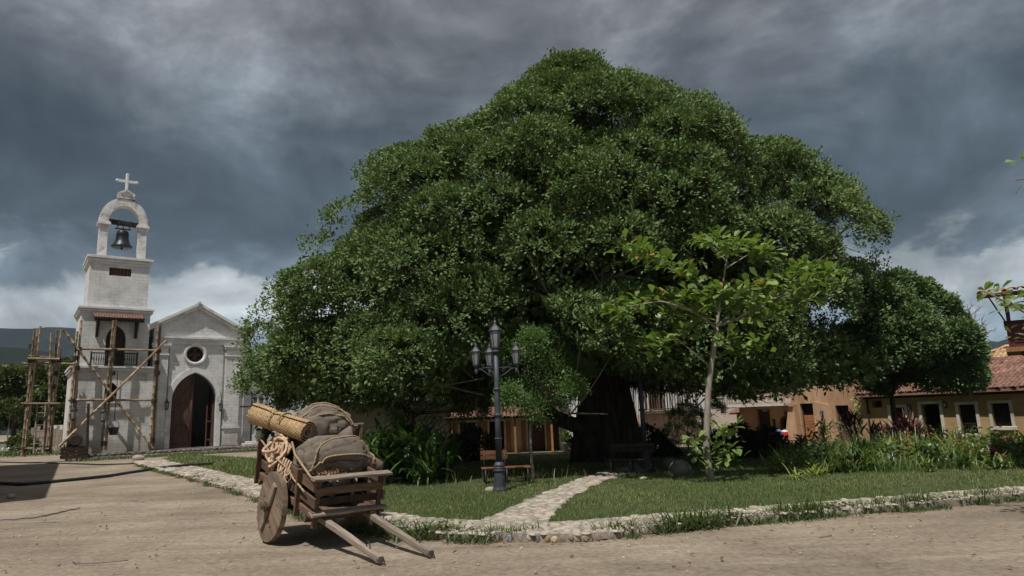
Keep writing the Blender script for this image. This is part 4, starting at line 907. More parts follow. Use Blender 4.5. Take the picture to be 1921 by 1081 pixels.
    MB().add([(2.53 + .615 * math.cos(t), 1.27, 7.53 + .615 * math.sin(t)) for t in np.linspace(0, 6.28, 25)[:-1]], [tuple(range(24))]).build('pane', M['dark'], rw)
    # side chapel to the right
    w = MB(); wall(w, 6.302, 12.5, .2, 6.0, .4, [], 1.55); w.box((12.1, 1.952, .2), (12.5, 14, 6)); w.build('chapel_wall', L, church)
    MB().box((6.302, 1.45, 6.0), (12.6, 14, 6.25)).build('chapel_roof', M['trim'], church)
    t = MB().box((6.9, 1.50, 1.4), (7.0, 1.548, 5.2)).box((9.4, 1.50, 1.4), (9.5, 1.548, 5.2)).box((6.302, 1.42, .22), (12.4, 1.548, 1.2)); t.build('chapel_band', M['trim'], church)
facade()
# lanterns on the church front
for x, y, lab in ((313, 757, 'iron lantern on the church wall left of the pointed door'), (414, 760, 'iron lantern on the church wall right of the pointed door')):
    p = cp(x, y, .78); l = thing('wall_lantern', lab, 'lantern', cw((p[0], .70, p[2] - .5)), CPH, 'lanterns on the church front'); lantern_parts(l, s=1.05)
    MB().tube([(0, .30, .2), (0, .05, .0), (0, 0, .02)], .02, 5).box((-.06, .26, .1), (.06, .298, .6)).build('bracket', M['iron'], l)
# stone steps in front of the church
def steps():
    st = MB().box((-4.9, -1.7, -.1), (14, 1.0, .20)).box((-4.3, -1.15, .202), (14, .99, .40)); s = st.build('stone_steps', M['darkstone'], kind='structure'); s.matrix_basis = Matrix.Translation(Vector(CO)) @ Matrix.Rotation(CPH, 4, 'Z')
    ms = [MB().add(*CB[i]).mesh('step_stone', smooth=False) for i in range(6)]
    for m in ms: m.materials.append(M['darkstone'])
    k = 0
    for (x0, y, z0, z1) in ((-4.9, -1.72, 0, .20), (-4.3, -1.17, .2, .40)):
        x = x0
        while x < 13 and k < 290:
            w = rnd.uniform(.22, .5); mx = Matrix.Translation((x + w / 2, y + rnd.uniform(-.03, .03), (z0 + z1) / 2 + rnd.uniform(-.03, .03))) @ Matrix.Rotation(math.pi / 2, 4, 'X') @ Matrix.Rotation(rnd.uniform(-.3, .3), 4, 'Z') @ Matrix.Diagonal((w, rnd.uniform(.17, .25), rnd.uniform(.1, .25), 1))
            mesh_obj('step_stone', ms[k % 6], None, s, mx); x += w * rnd.uniform(.95, 1.2); k += 1
steps()
# ---------------------------------------------------------------- bamboo scaffolds
def scaffold(root, legs, bars, dv, r=.085):
    for (x0, y0, x1, y1, d) in legs: bamboo('standard_pole', cp(x0, y0, d), cp(x1, y1, d), r, M['bamboo'], root, .08)
    for (x0, y0, x1, y1, d) in bars: bamboo('cross_pole', cp(x0, y0, d), cp(x1, y1, d), r, M['bamboo'], root, .05)
def lash(root, pts, s=.17):
    me = MB()
    for k in range(4): me.tube([(s * math.cos(a), s * math.sin(a), -.12 + .08 * k + .02 * math.sin(a)) for a in np.linspace(0, 6.28, 9)[:-1]], .035, 5, closed=True)
    me = me.mesh('lashing', True); me.materials.append(M['darkrope'])
    for (x, y, d) in pts: mesh_obj('lashing', me, None, root, Matrix.Translation(Vector(cp(x, y, d))))
sc = thing('bamboo_scaffold', 'wide bamboo scaffold with crossed diagonal poles standing against the church tower', 'scaffold', CO, CPH, 'bamboo scaffolds')
scaffold(sc, [(121, 856, 147, 622, -1.0), (130, 852, 153, 600, -.8), (138, 848, 150, 640, -.65), (191, 845, 212, 602, -.95), (198, 845, 218, 600, -.8), (279, 843, 298, 608, -.95), (286, 843, 303, 606, -.8), (289, 800, 296, 640, -.7)],
         [(142, 654, 303, 658, -1.02), (128, 751, 292, 751, -1.02), (118, 618, 288, 842, -1.15), (112, 838, 311, 639, -1.28)], -1)
lash(sc, [(148, 655, -1), (214, 656, -1), (297, 658, -1), (137, 752, -1), (206, 750, -1.1), (289, 752, -1), (144, 690, -.9), (211, 700, -.9), (295, 700, -.9), (125, 838, -.95), (195, 832, -.9), (212, 675, -.9), (294, 680, -.9), (141, 672, -.9), (285, 825, -.9)])
sc2 = thing('bamboo_scaffold', 'narrow bamboo scaffold of two pole clusters standing left of the tower before the trees', 'scaffold', CO, CPH, 'bamboo scaffolds')
scaffold(sc2, [(42, 856, 63, 622, -1.3), (48, 857, 69, 617, -1.1), (45, 850, 75, 612, -.5), (55, 800, 60, 680, -.7), (88, 852, 98, 626, -1.2), (94, 852, 107, 619, -1.0), (84, 845, 113, 618, -.4), (101, 770, 112, 655, -.7)],
         [(41, 682, 64, 683, -1.25), (52, 673, 112, 674, -1.35), (52, 680, 142, 683, -.9), (54, 668, 115, 672, -.4), (41, 758, 112, 757, -1.35), (42, 842, 92, 842, -1.35), (40, 758, 66, 757, -.45)], -1, .075)
lash(sc2, [(56, 676, -1.2), (64, 676, -1), (99, 676, -1.1), (110, 676, -.8), (50, 758, -1.2), (97, 758, -1.1), (46, 842, -1.2), (89, 842, -1.1), (60, 700, -1), (54, 720, -1), (104, 700, -.9), (100, 725, -.9), (59, 650, -.9)], .15)
# ladder
ld = thing('ladder', 'grey wooden ladder leaning inside the narrow left scaffold', 'ladder', CO, CPH)
a0, a1, b0, b1 = cp(63, 851, -1.5), cp(70, 756, -.9), cp(80, 851, -1.5), cp(86, 756, -.9)
bamboo('side_rail', a0, a1, .055, M['greywood'], ld, .02); bamboo('side_rail', b0, b1, .055, M['greywood'], ld, .02)
for i in range(8):
    t = (i + .6) / 8.3; bamboo('rung', a0 + (a1 - a0) * t, b0 + (b1 - b0) * t, .04, M['greywood'], ld, .01, 6)
# bucket and its rope
pb = cp(213, 809, -.9); bk = thing('bucket', 'dark metal bucket hanging on a rope from the tower scaffold', 'bucket', cw(pb - np.array([0, 0, .25])), CPH)
MB().lathe([(.22, -.02), (.24, 0), (.34, .5), (.36, .52), (.33, .52), (.22, .05)], 14).build('bucket_body', M['iron'], bk)
MB().tube([(-.34, 0, .5), (-.25, 0, .85), (0, 0, 1.0), (.25, 0, .85), (.34, 0, .5)], .018, 5).build('handle', M['iron'], bk)
MB().tube([(0, 0, 1.0), (.02, 0, 3), (0, 0, cp(217, 690, -.9)[2] - pb[2])], .025, 5).build('rope', M['darkrope'], bk)
# post with wire and two lanterns
pp0, pp1 = cp(163, 853, -1.5), cp(166, 757, -1.5); ps = thing('fence_post', 'dark upright timber post standing before the tower between the hanging lanterns', 'post', CO, CPH)
plank('post', pp0, pp1, .16, .16, M['darkwood'], ps, (1, 0, 0))
for (x, y, lab) in ((138, 778, 'hanging lantern near the left scaffold poles of the tower'), (194, 781, 'hanging lantern beside the middle scaffold poles of the tower')):
    p = cp(x, y, -1.4); l = thing('hanging_lantern', lab, 'lantern', cw(p - np.array([0, 0, .42])), CPH, 'lanterns hung before the tower'); lantern_parts(l, s=1.35, n=4)
    MB().tube([(0, 0, 1.1), (0, 0, cp(x, 764, -1.4)[2] - p[2] + .42)], .015, 5).build('hook', M['iron'], l)
wr = thing('lantern_wire', 'thin sagging wire carrying two lanterns before the tower', 'wire', CO, CPH)
MB().tube([cp(132, 764, -1.4), cp(150, 765, -1.4), cp(166, 765, -1.42), cp(180, 766, -1.4), cp(205, 766, -1.2)], .018, 5).build('wire', M['iron'], wr)
# barrel on crates by the tower foot
p = cp(141, 828, -1.5); br = thing('barrel', 'dark iron-banded barrel lying on timber crates at the tower foot', 'barrel', cw((p[0], -1.3, .95)), CPH)
V = [(.42 * k, z) for k, z in ((.78, -.55), (.92, -.3), (1, 0), (.92, .3), (.78, .55))]
bb = MB().lathe(V, 14); bb.v = [(a, c, b + .42) for a, b, c in bb.v]; bb.build('barrel_body', M['darkwood'], br)
for y, r_ in ((-.4, .385), (-.15, .42), (.15, .42), (.4, .385)):
    h_ = MB().lathe([(r_, -.03), (r_, .03)], 14); h_.v = [(a, y + c, b + .42) for a, b, c in h_.v]; h_.build('hoop', M['iron'], br)
cr = thing('timber_crate', 'low slatted timber crate carrying the barrel at the tower foot', 'crate', cw((p[0], -1.3, .18)), CPH)
for i in range(3): plank('slat', (-.75, -.55, .1 + i * .25), (.75, -.55, .1 + i * .25), .03, .19, M['darkwood'], cr); plank('slat', (-.75, .55, .1 + i * .25), (.75, .55, .1 + i * .25), .03, .19, M['darkwood'], cr)
for x in (-.65, .65):
    for y in (-.5, .5): plank('corner_post', (x, y, 0), (x, y, .77), .1, .1, M['darkwood'], cr, (1, 0, 0))
for y in (-.36, -.12, .12, .36): plank('top_board', (-.7, y, .75), (.7, y, .75), .2, .04, M['darkwood'], cr)
# free-standing cross right of the facade
p = cp(470, 838, .2); x0 = p[0]; gc = thing('standing_cross', 'tall thin dark timber cross on a stone base right of the church door', 'cross', cw((x0, .2, .4)), CPH)
h = cp(476, 738, .2)[2] - .4; zb = cp(463, 763, .2)[2] - .4
plank('upright', (0, 0, .1), (0, 0, h), .15, .13, M['darkwood'], gc, (1, 0, 0)); plank('crossbar', (-.95, -.08, zb), (.95, -.08, zb), .10, .12, M['darkwood'], gc)
MB().box((-.6, -.35, 0), (.6, .35, .16), .03).box((-.38, -.22, .162), (.38, .22, .3), .03).build('base_stone', M['concrete'], gc)
# ---------------------------------------------------------------- houses along the right side
HP = np.array([22.07, 31.0, 0]); HX = np.array([.565, -.825, 0]); HX /= np.linalg.norm(HX); HY = np.array([-HX[1], HX[0], 0]); HROT = math.atan2(HX[1], HX[0])
def hp(x, y, d=0.0):
    q = onplane(x, y, HP + HY * d, -HY) - HP; return np.array([q @ HX, q @ HY, q[2]])
def hw(p): return HP + HX * p[0] + HY * p[1] + np.array([0, 0, p[2]])
def shell(mb, x0, x1, z0, z1, th, dep, ops, lid=True, y0=0.0):
    wall(mb, x0, x1, z0, z1, th, ops, y0)
    mb.box((x0, y0 + th + .002, z0), (x0 + th, dep, z1)).box((x1 - th, y0 + th + .002, z0), (x1, dep, z1)).box((x0 + th + .002, dep - th, z0), (x1 - th - .002, dep, z1))
    if lid: mb.box((x0 + th + .002, y0 + th + .002, z1 - .12), (x1 - th - .002, dep - th - .002, z1 - .01))
    return mb
def frame_around(parent, o, w=.13, th=.06, y=-.058, mat=None, name='window_frame', sill=True):
    m = MB(); a, b, c, d = o['x0'], o['x1'], o['z0'], o['z1']
    m.box((a - w, y, c), (a, y + th - .002, d)).box((b, y, c), (b + w, y + th - .002, d)).box((a - w, y, d + .001), (b + w, y + th - .002, d + w))
    f = m.build(name, mat or M['cream'], parent)
    if sill: MB().box((a - w - .06, y - .06, c - .16), (b + w + .06, y + th - .002, c - .002), .02).build('sill', mat or M['cream'], f)
    return f
def bars(parent, o, n, y=.12, mat=None):
    m = MB()
    for i in range(n):
        x = o['x0'] + (o['x1'] - o['x0']) * (i + .5) / n; m.tube([(x, y, o['z0'] + .005), (x, y, o['z1'] - .005)], .014, 6)
    for z in (o['z0'] + (o['z1'] - o['z0']) * .33, o['z0'] + (o['z1'] - o['z0']) * .62): m.box((o['x0'] + .004, y - .022, z), (o['x1'] - .004, y - .016, z + .03))
    return m.build('window_bars', mat or M['darkwood'], parent)
yel = thing('house', 'ochre house with a clay tile roof, barred windows and a dark open doorway', 'house', HP, HROT, 'houses along the right side')
w4 = dict(x0=-.82, x1=-.10, z0=.78, z1=1.80); w2 = dict(x0=-2.19, x1=-1.48, z0=.45, z1=1.78); dr = dict(x0=-3.86, x1=-3.02, z0=.02, z1=1.86); w1 = dict(x0=-5.38, x1=-4.66, z0=.62, z1=1.74); sm = dict(x0=-6.22, x1=-5.80, z0=1.76, z1=2.08)
m = MB(); shell(m, -6.57, 2.6, -.05, 2.40, .32, 7.0, [sm, w1, dr, w2, w4], True); m.build('wall', M['ochre'], yel)
for o in (w1, w2, w4):
    f = frame_around(yel, o); bars(f, o, 7)
frame_around(yel, dr, .14, name='door_frame', sill=False)
frame_around(yel, sm, .03, .03, -.028, M['darkwood'], sill=False)
for k, (a, b) in enumerate(((w1, 'x'), (w2, 'x'), (w4, 'x'))): MB().box((a['x0'] + .002, .27, a['z0'] + .002), (a['x1'] - .002, .30, a['z1'] - .002)).build('pane', M['dark'], yel)
# roof: front slope with tiles, back slope plain
r = MB().add([(-6.9, -.5, 2.32), (2.9, -.5, 2.32), (2.9, 4.0, 3.80), (-6.9, 4.0, 3.80), (-6.9, -.5, 2.42), (2.9, -.5, 2.42), (2.9, 4.0, 3.90), (-6.9, 4.0, 3.90)], [(0, 1, 2, 3), (4, 5, 6, 7), (0, 1, 5, 4), (1, 2, 6, 5), (2, 3, 7, 6), (3, 0, 4, 7)])
r.add([(-6.9, 4.01, 3.80), (2.9, 4.01, 3.80), (2.9, 7.4, 2.7), (-6.9, 7.4, 2.7), (-6.9, 4.01, 3.90), (2.9, 4.01, 3.90), (2.9, 7.4, 2.8), (-6.9, 7.4, 2.8)], [(0, 1, 2, 3), (4, 5, 6, 7), (0, 1, 5, 4), (1, 2, 6, 5), (2, 3, 7, 6), (3, 0, 4, 7)])
rf = r.build('roof', M['tile'], yel)
tiled_slope(rf, (-6.9, 4.0, 3.92), (1, 0, 0), (0, -4.5, -1.48), 9.4, 4.78, .20, .36, M['tile'], 300, jit=.03)
MB().tube([(x, 4.0, 3.97 + .015 * math.sin(x * 9)) for x in np.arange(-6.9, 2.9, .1)], .11, 8).build('ridge_tiles', M['tile'], rf)
MB().box((-6.57, -.30, 2.20), (2.6, -.002, 2.30)).box((-6.57, -.06, 2.31), (2.6, -.002, 2.36)).build('eaves_board', M['darkwood'], yel)
dp = MB().tube([(-6.50, -.07, 2.3), (-6.50, -.07, 0)], .05, 8).build('downspout', M['darkwood'], yel)
# hipped roof house behind
hip = thing('house', 'house behind with pale yellow hipped tile roof peeping over the ochre house', 'house', hw((-4.9, 12, 0)), HROT, 'houses along the right side')
shell(MB(), -3, 4, -.05, 3.6, .3, 6, []).build('wall', M['ochre'], hip)
hv = [(-3.4, -.5, 3.55), (4.4, -.5, 3.55), (4.4, 6.5, 3.55), (-3.4, 6.5, 3.55), (-.1, 2.2, 5.15), (.9, 2.6, 5.15)]
hr = MB().add(hv, [(0, 1, 5, 4), (1, 2, 5), (2, 3, 4, 5), (3, 0, 4), (3, 2, 1, 0)]).build('roof', M['tilepale'], hip)
def tri_clip(c, w0=7.8, run=3.15): return lambda x, d: (d / run) * 3.25 + .0 > abs(0) and x > 3.3 * (1 - d / run) and x < w0 - 3.5 * (1 - d / run)
tiled_slope(hr, (-3.4, 2.2, 5.17), (1, 0, 0), (0, -2.7, -1.6), 7.8, 3.14, .26, .40, M['tilepale'], 300, clip=tri_clip(0))
tiled_slope(hr, (-.1, 6.5, 5.17), (0, -1, 0), (-3.3, 0, -1.6), 7.0, 3.66, .26, .42, M['tilepale'], 0, clip=lambda x, d: x > 4.0 * (1 - d / 3.66) and x < 7 - 2.7 * (1 - d / 3.66))
for a, b in ((hv[0], hv[4]), (hv[1], hv[5]), (hv[3], hv[4]), (hv[4], hv[5])): MB().tube([np.array(a) + (np.array(b) - np.array(a)) * t + np.array([0, 0, .06 + .02 * (i % 2)]) for i, t in enumerate(np.linspace(0, 1, 14))], .10, 6).build('hip_tiles', M['tilepale'], hr)
# orange house with terrace
org = thing('house', 'terracotta orange house with a flat roof terrace, balustrade and flared buttress', 'house', HP, HROT, 'houses along the right side')
o1 = dict(x0=-8.32, x1=-7.58, z0=.02, z1=1.93); o2 = dict(x0=-10.44, x1=-9.52, z0=.02, z1=2.10)
m = MB(); shell(m, -10.98, -6.58, -.05, 3.1, .35, 7, [o2, o1]); m.build('wall', M['orange'], org)
ar = dict(x0=-12.55, x1=-11.72, z0=.02, z1=1.45, kind='arch', spring=1.06); dw = dict(x0=-14.1, x1=-13.2, z0=.62, z1=1.84); nic = dict(x0=-13.05, x1=-12.85, z0=.7, z1=1.25)
m = MB(); wall(m, -15.4, -10.982, -.05, 2.0, .35, [dw, nic, ar], 1.0); m.box((-15.4, 1.352, -.05), (-15.05, 7, 2.0)).box((-15.05, 6.65, -.05), (-10.99, 7, 2.0)); m.build('recessed_wall', M['orange'], org)
MB().box((-14.1, 1.2, .62), (-13.2, 1.23, 1.84)).box((-13.05, 1.1, .7), (-12.85, 1.13, 1.25)).build('shutter', M['darkwood'], org)
ba = MB()
for i in range(4): ba.box((-13.72 + i * .09, 1.05, 1.70), (-13.69 + i * .09, 1.1, 1.84))
ba.build('shutter_slats', M['cream'], org)
# doors of horizontal boards
for o in (o1, o2):
    fr = MB().box((o['x0'], .18, .02), (o['x0'] + .06, .26, o['z1'])).box((o['x1'] - .06, .18, .02), (o['x1'], .26, o['z1'])).build('door', M['darkwood'], org)
    for i in range(8):
        z = .06 + i * .175
        if z < 1.42: plank('board', (o['x0'] + .065, .22, z + .08), (o['x1'] - .065, .22, z + .08), .05, .165, M['shutterwood'] if o is o2 else M['wood'], fr, jit=.003, seg=2)
MB().box((-10.4, .30, .02), (-7.6, .34, 2.1)).build('dark_room_sheet', M['dark'], org)  # near-black sheet behind both doors, standing in for the unlit room
# buttress and battered pier
MB().prism([(-10.98, -.02, -.05), (-11.35, -.02, -.05), (-11.05, -.02, 1.2), (-10.86, -.02, 2.06), (-10.55, -.02, 2.06), (-10.50, -.02, 1.0), (-10.48, -.02, -.05)], (0, -.45, 0)).build('buttress', M['orange'], org)
MB().prism([(-9.49, -.01, -.05), (-8.36, -.01, -.05), (-8.50, -.01, 1.3), (-8.62, -.01, 2.0), (-9.5, -.01, 2.2)], (0, -.22, 0)).build('buttress', M['orange'], org)
# terrace slab and balustrade
MB().box((-17.0, -.75, 2.02), (-10.985, 6.9, 2.16)).build('terrace_slab', M['concrete'], org)
tb = MB().box((-17.0, -.70, 2.162), (-10.5, -.58, 2.21)).box((-17.0, -.72, 2.62), (-10.99, -.56, 2.70)).build('balustrade', M['pinkwall'], org)
bm_ = MB().lathe([(.03, 0), (.05, .03), (.028, .08), (.055, .18), (.03, .32), (.048, .38), (.03, .41)], 6).mesh('baluster', True); bm_.materials.append(M['cream'])
for i in range(46): mesh_obj('baluster', bm_, None, tb, Matrix.Translation((-16.95 + i * .13, -.64, 2.21)))
for x in (-17.0, -15.0, -13.0, -11.1): MB().box((x - .1, -.75, 2.2), (x + .1, -.53, 2.78)).build('balustrade_post', M['pinkwall'], tb)
# back of the orange house: upper storey with tile roof
MB().box((-16, 3.5, 2.162), (-10.0, 7, 3.9)).build('upper_wall', M['pinkwall'], org)
ur = MB().add([(-16.5, 2.9, 3.85), (-9.5, 2.9, 3.85), (-9.5, 5.2, 5.3), (-16.5, 5.2, 5.3), (-16.5, 7.5, 3.85), (-9.5, 7.5, 3.85)], [(0, 1, 2, 3), (3, 2, 5, 4), (0, 3, 4), (1, 5, 2), (0, 4, 5, 1)]).build('upper_roof', M['tile'], org)
tiled_slope(ur, (-16.5, 5.2, 5.32), (1, 0, 0), (0, -2.3, -1.45), 7.0, 2.7, .24, .4, M['tile'], 0)
# wall lanterns on the right houses
for x, y, lab, dd in ((1772, 757, 'lantern on the ochre wall right of the dark doorway', -.12), (1705, 762, 'lantern on the ochre wall left of the dark doorway', -.12), (1541, 774, 'lantern on the orange pier between two board doors', -.36), (1474, 776, 'lantern beside the small arched doorway under the terrace', .9)):
    p = hp(x, y, dd); l = thing('wall_lantern', lab, 'lantern', hw((p[0], dd - .05, p[2] - .22)), HROT, 'lanterns on the right houses'); lantern_parts(l, s=.46, n=4)
    MB().tube([(0, .16, .1), (0, .02, -.03), (0, 0, .01)], .014, 5).box((-.04, .13, 0), (.04, .165, .3)).build('bracket', M['iron'], l)
# small plank leaning on the pier
p = hp(1538, 800, -.5); bd = thing('leaning_board', 'brown board leaning on the orange pier below its lantern', 'board', HP, HROT)
plank('board', (-9.12, -.62, 0.0), (-8.92, -.28, 1.25), .22, .03, M['wood'], bd, (0, 1, 0))
# two drinks coolers on a low table
ct = hp(1468, 825, -2.6); tbl = thing('trestle_table', 'low dark table carrying the blue and red drinks coolers', 'table', hw((ct[0], -2.6, 0)), HROT)
zt = hp(1468, 826, -2.6)[2]
for i in range(3): plank('top_board', (-.55, -.16 + i * .16, zt - .02), (.55, -.16 + i * .16, zt - .02), .15, .035, M['darkwood'], tbl)
for x in (-.45, .45):
    for y in (-.18, .18): plank('leg', (x, y, 0), (x, y, zt - .04), .06, .06, M['darkwood'], tbl, (1, 0, 0))
for x, y, mt, lab in ((1462, 826, M['blue'], 'blue drinks cooler standing left of the red one'), (1474, 826, M['red'], 'red drinks cooler with white lid standing right of the blue one')):
    p = hp(x, y, -2.6); c = thing('drinks_cooler', lab, 'cooler', hw((p[0], -2.6, zt)), HROT + (.2 if mt is M['blue'] else -.1), 'drinks coolers on the low table')
    MB().lathe([(.125, 0), (.14, .02), (.155, .2), (.16, .42), (.15, .43)], 16).build('cooler_body', mt, c, smooth=True)
    lid = MB().lathe([(.165, .43), (.17, .45), (.165, .49), (.10, .51), (.03, .515)], 16).build('lid', M['whiteplastic'] if mt is M['red'] else mt, c, smooth=True)
    MB().tube([(-.16, 0, .40), (-.17, -.02, .5), (0, -.03, .56), (.17, -.02, .5), (.16, 0, .40)], .012, 5).build('handle', M['whiteplastic'], c)
    MB().box((-.025, -.19, .07), (.025, -.14, .12)).build('tap', M['whiteplastic'], c)

# ---------------------------------------------------------------- red balcony house at the right edge
rh = thing('house', 'house with a maroon panelled wooden balcony and tiled eaves at the right edge', 'house', (13.0, 18.0, 0), math.radians(-36))
MB().box((1.2, 0.2, -.05), (7, 6, 5.0)).build('wall', M['whitewall'], rh)
b = MB().box((-.08, -.02, 3.22), (6, 2.2, 3.34)).build('balcony_floor', M['shutterwood'], rh)
pb_ = MB().box((0, 0, 3.342), (6, .07, 3.96)).box((0, .072, 3.342), (.07, 2.2, 3.96)).build('balcony_front', M['maroon'], rh)
for i in range(8):
    x = .10 + i * .62; pm = MB()
    for a, c, d, e in ((.04, .44, .10, .14), (.04, .44, .46, .50), (.04, .08, .141, .459), (.40, .44, .141, .459)): pm.box((x + a, -.022, 3.36 + d), (x + c, -.002, 3.36 + e))
    pm.build('panel_moulding', M['maroon'], pb_)
MB().box((-.04, -.04, 3.962), (6, .11, 4.03)).box((-.04, .112, 3.962), (.11, 2.2, 4.03)).build('handrail', M['darkwood'], rh)
MB().box((.9, .9, 3.36), (6, 1.0, 4.75)).build('upper_screen', M['maroon'], rh)
for x in (.03, 2.6, 5.2): plank('balcony_post', (x + .05, .035, 4.03), (x + .05, .035, 4.86), .09, .09, M['maroon'], rh, (1, 0, 0))
plank('stay', (-.30, -.12, 4.78), (.02, .02, 3.98), .03, .03, M['iron'], rh)
for x in (.25, 3.0): plank('brace', (x, .2, 3.20), (x + .95, .4, 2.35), .13, .13, M['darkwood'], rh, (0, 1, 0))
er = MB().add([(-.52, -.55, 4.62), (6.4, -.55, 4.62), (6.4, 3.2, 5.12), (-.52, 3.2, 5.12), (-.52, -.55, 4.70), (6.4, -.55, 4.70), (6.4, 3.2, 5.20), (-.52, 3.2, 5.20)], [(0, 1, 2, 3), (4, 5, 6, 7), (0, 1, 5, 4), (1, 2, 6, 5), (2, 3, 7, 6), (3, 0, 4, 7)]).build('eaves', M['maroon'], rh)
tiled_slope(er, (-.52, 3.2, 5.22), (1, 0, 0), (0, -3.75, -.50), 6.9, 3.80, .22, .38, M['tilepale'], 120)

# ---------------------------------------------------------------- houses beyond the big tree
def back_house(name_label, x0, x1, Y, mat, dep=6, h=3.0, ops=()):
    t = thing('house', name_label, 'house', (x0, Y, 0), 0, 'houses beyond the banyan')
    shell(MB(), 0, x1 - x0, -.05, h, .3, dep, list(ops)).build('wall', mat, t); return t
# grey house, left
g = back_house('grey two storey house with a white balcony rail behind the left shrubs', -11.0, -3.75, 38.4, M['greywall'], 6, 5.2, [dict(x0=1.2, x1=2.1, z0=.6, z1=1.7), dict(x0=4.6, x1=5.4, z0=.6, z1=1.7)])
MB().box((0, -1.1, 2.98), (7.2, -.002, 3.14)).build('balcony_slab', M['concrete'], g)
gr = MB().box((0, -1.08, 3.62), (7.2, -1.0, 3.70)).build('balcony_railing', M['whitewall'], g)
bm2 = MB().lathe([(.03, 0), (.045, .1), (.03, .3), (.03, .48)], 6).mesh('baluster', True); bm2.materials.append(M['whitewall'])
for i in range(36): mesh_obj('baluster', bm2, None, gr, Matrix.Translation((.1 + i * .2, -1.04, 3.14)))
MB().add([(-.4, -1.4, 5.2), (7.6, -1.4, 5.2), (7.6, 3, 6.6), (-.4, 3, 6.6), (-.4, 7, 5.2), (7.6, 7, 5.2)], [(0, 1, 2, 3), (3, 2, 5, 4), (0, 3, 4), (1, 5, 2), (0, 4, 5, 1)]).build('roof', M['tile'], g)
# house with tiled awning, doors with orange shutters, lettering on the upper wall
X0 = -3.7; d1 = dict(x0=X0 * 0 + 2.15, x1=2.98, z0=.02, z1=1.72); d2 = dict(x0=4.3, x1=5.25, z0=.02, z1=1.68); d3 = dict(x0=5.6, x1=6.05, z0=.02, z1=1.64); d0 = dict(x0=.5, x1=1.4, z0=.02, z1=1.72)
ah = back_house('sand coloured house with tiled awning, brown shuttered doors and lettered upper wall', -3.7, 2.45, 39.0, M['sandwall'], 6, 3.6, [d0, d1, d2, d3])
for o in (d0, d1, d2):
    frame_around(ah, o, .09, name='door_frame', sill=False)
    for s in (o['x0'] - .36, o['x1'] + .10): 
        sh = MB().box((s, -.075, .05), (s + .27, -.035, 1.66)).build('shutter', M['shutterwood'], ah)
        for k in range(3): MB().box((s + .04, -.088, .15 + k * .5), (s + .23, -.077, .55 + k * .5)).build('shutter_panel', M['shutterwood'], sh)
    MB().box((o['x0'] + .002, .24, .03), (o['x1'] - .002, .28, o['z1'] - .01)).build('door', M['redwood'] if o is d2 else M['dark'], ah)
MB().box((5.602, .15, .03), (6.048, .2, 1.63)).build('door', M['redwood'], ah)
aw = MB().add([(-.2, -1.15, 1.86), (6.3, -1.15, 1.86), (6.3, -.01, 2.36), (-.2, -.01, 2.36), (-.2, -1.15, 1.92), (6.3, -1.15, 1.92), (6.3, -.01, 2.42), (-.2, -.01, 2.42)], [(0, 1, 2, 3), (4, 5, 6, 7), (0, 1, 5, 4), (1, 2, 6, 5), (2, 3, 7, 6), (3, 0, 4, 7)]).build('awning', M['darkwood'], ah)
tiled_slope(aw, (-.2, -.03, 2.44), (1, 0, 0), (0, -1.14, -.50), 6.5, 1.28, .21, .32, M['tile'], 150)
for x in (.2, 1.75, 3.6, 5.6): plank('awning_post', (x, -1.0, 0), (x, -1.0, 1.86), .12, .12, M['shutterwood'], ah, (1, 0, 0))
u = MB().add([(-.3, -.6, 3.58), (6.4, -.6, 3.58), (6.4, 2.8, 4.9), (-.3, 2.8, 4.9), (-.3, 6.5, 3.58), (6.4, 6.5, 3.58)], [(0, 1, 2, 3), (3, 2, 5, 4), (0, 3, 4), (1, 5, 2), (0, 4, 5, 1)]).build('roof', M['tile'], ah)
tiled_slope(u, (-.3, 2.8, 4.92), (1, 0, 0), (0, -3.4, -1.32), 6.7, 3.66, .24, .38, M['tile'], 60)
def lettering(parent, txt, x, z, size, mat, y=-.012, sx=1.0):
    c = bpy.data.curves.new('lettering', 'FONT'); c.body = txt; c.size = size; c.extrude = .008; tmp = bpy.data.objects.new('tmp', c); me = bpy.data.meshes.new_from_object(tmp); bpy.data.objects.remove(tmp); me.materials.clear(); me.materials.append(mat); o = mesh_obj('lettering', me, None, parent); o['kind'] = 'stuff'; o.location = (x, y, z); o.rotation_euler = (math.pi / 2, 0, 0); o.scale = (sx, 1, 1); return o
tm = pmat('faded_green_lettering', (.10, .12, .07), (.2, .2, .14), 6)
lettering(ah, 'ROH', 3.02, 2.66, .26, tm, sx=.95); lettering(ah, 'ROH', 3.0, 2.98, .26, pmat('faded_brown_lettering', (.20, .12, .09), (.32, .22, .17), 6), sx=.95)
# white house right of it
wh = back_house('white house with tall dark shutters behind the banyan trunk', 2.5, 6.2, 39.2, M['whitewall'], 6, 4.6, [dict(x0=.95, x1=1.55, z0=.02, z1=1.62)])
for x in (.62, 1.58): MB().box((x, -.07, .05), (x + .30, -.03, 1.6)).build('shutter', M['darkwood'], wh)
MB().box((.55, -.06, 1.66), (2.0, -.002, 1.80)).build('lintel', M['pinkwall'], wh)
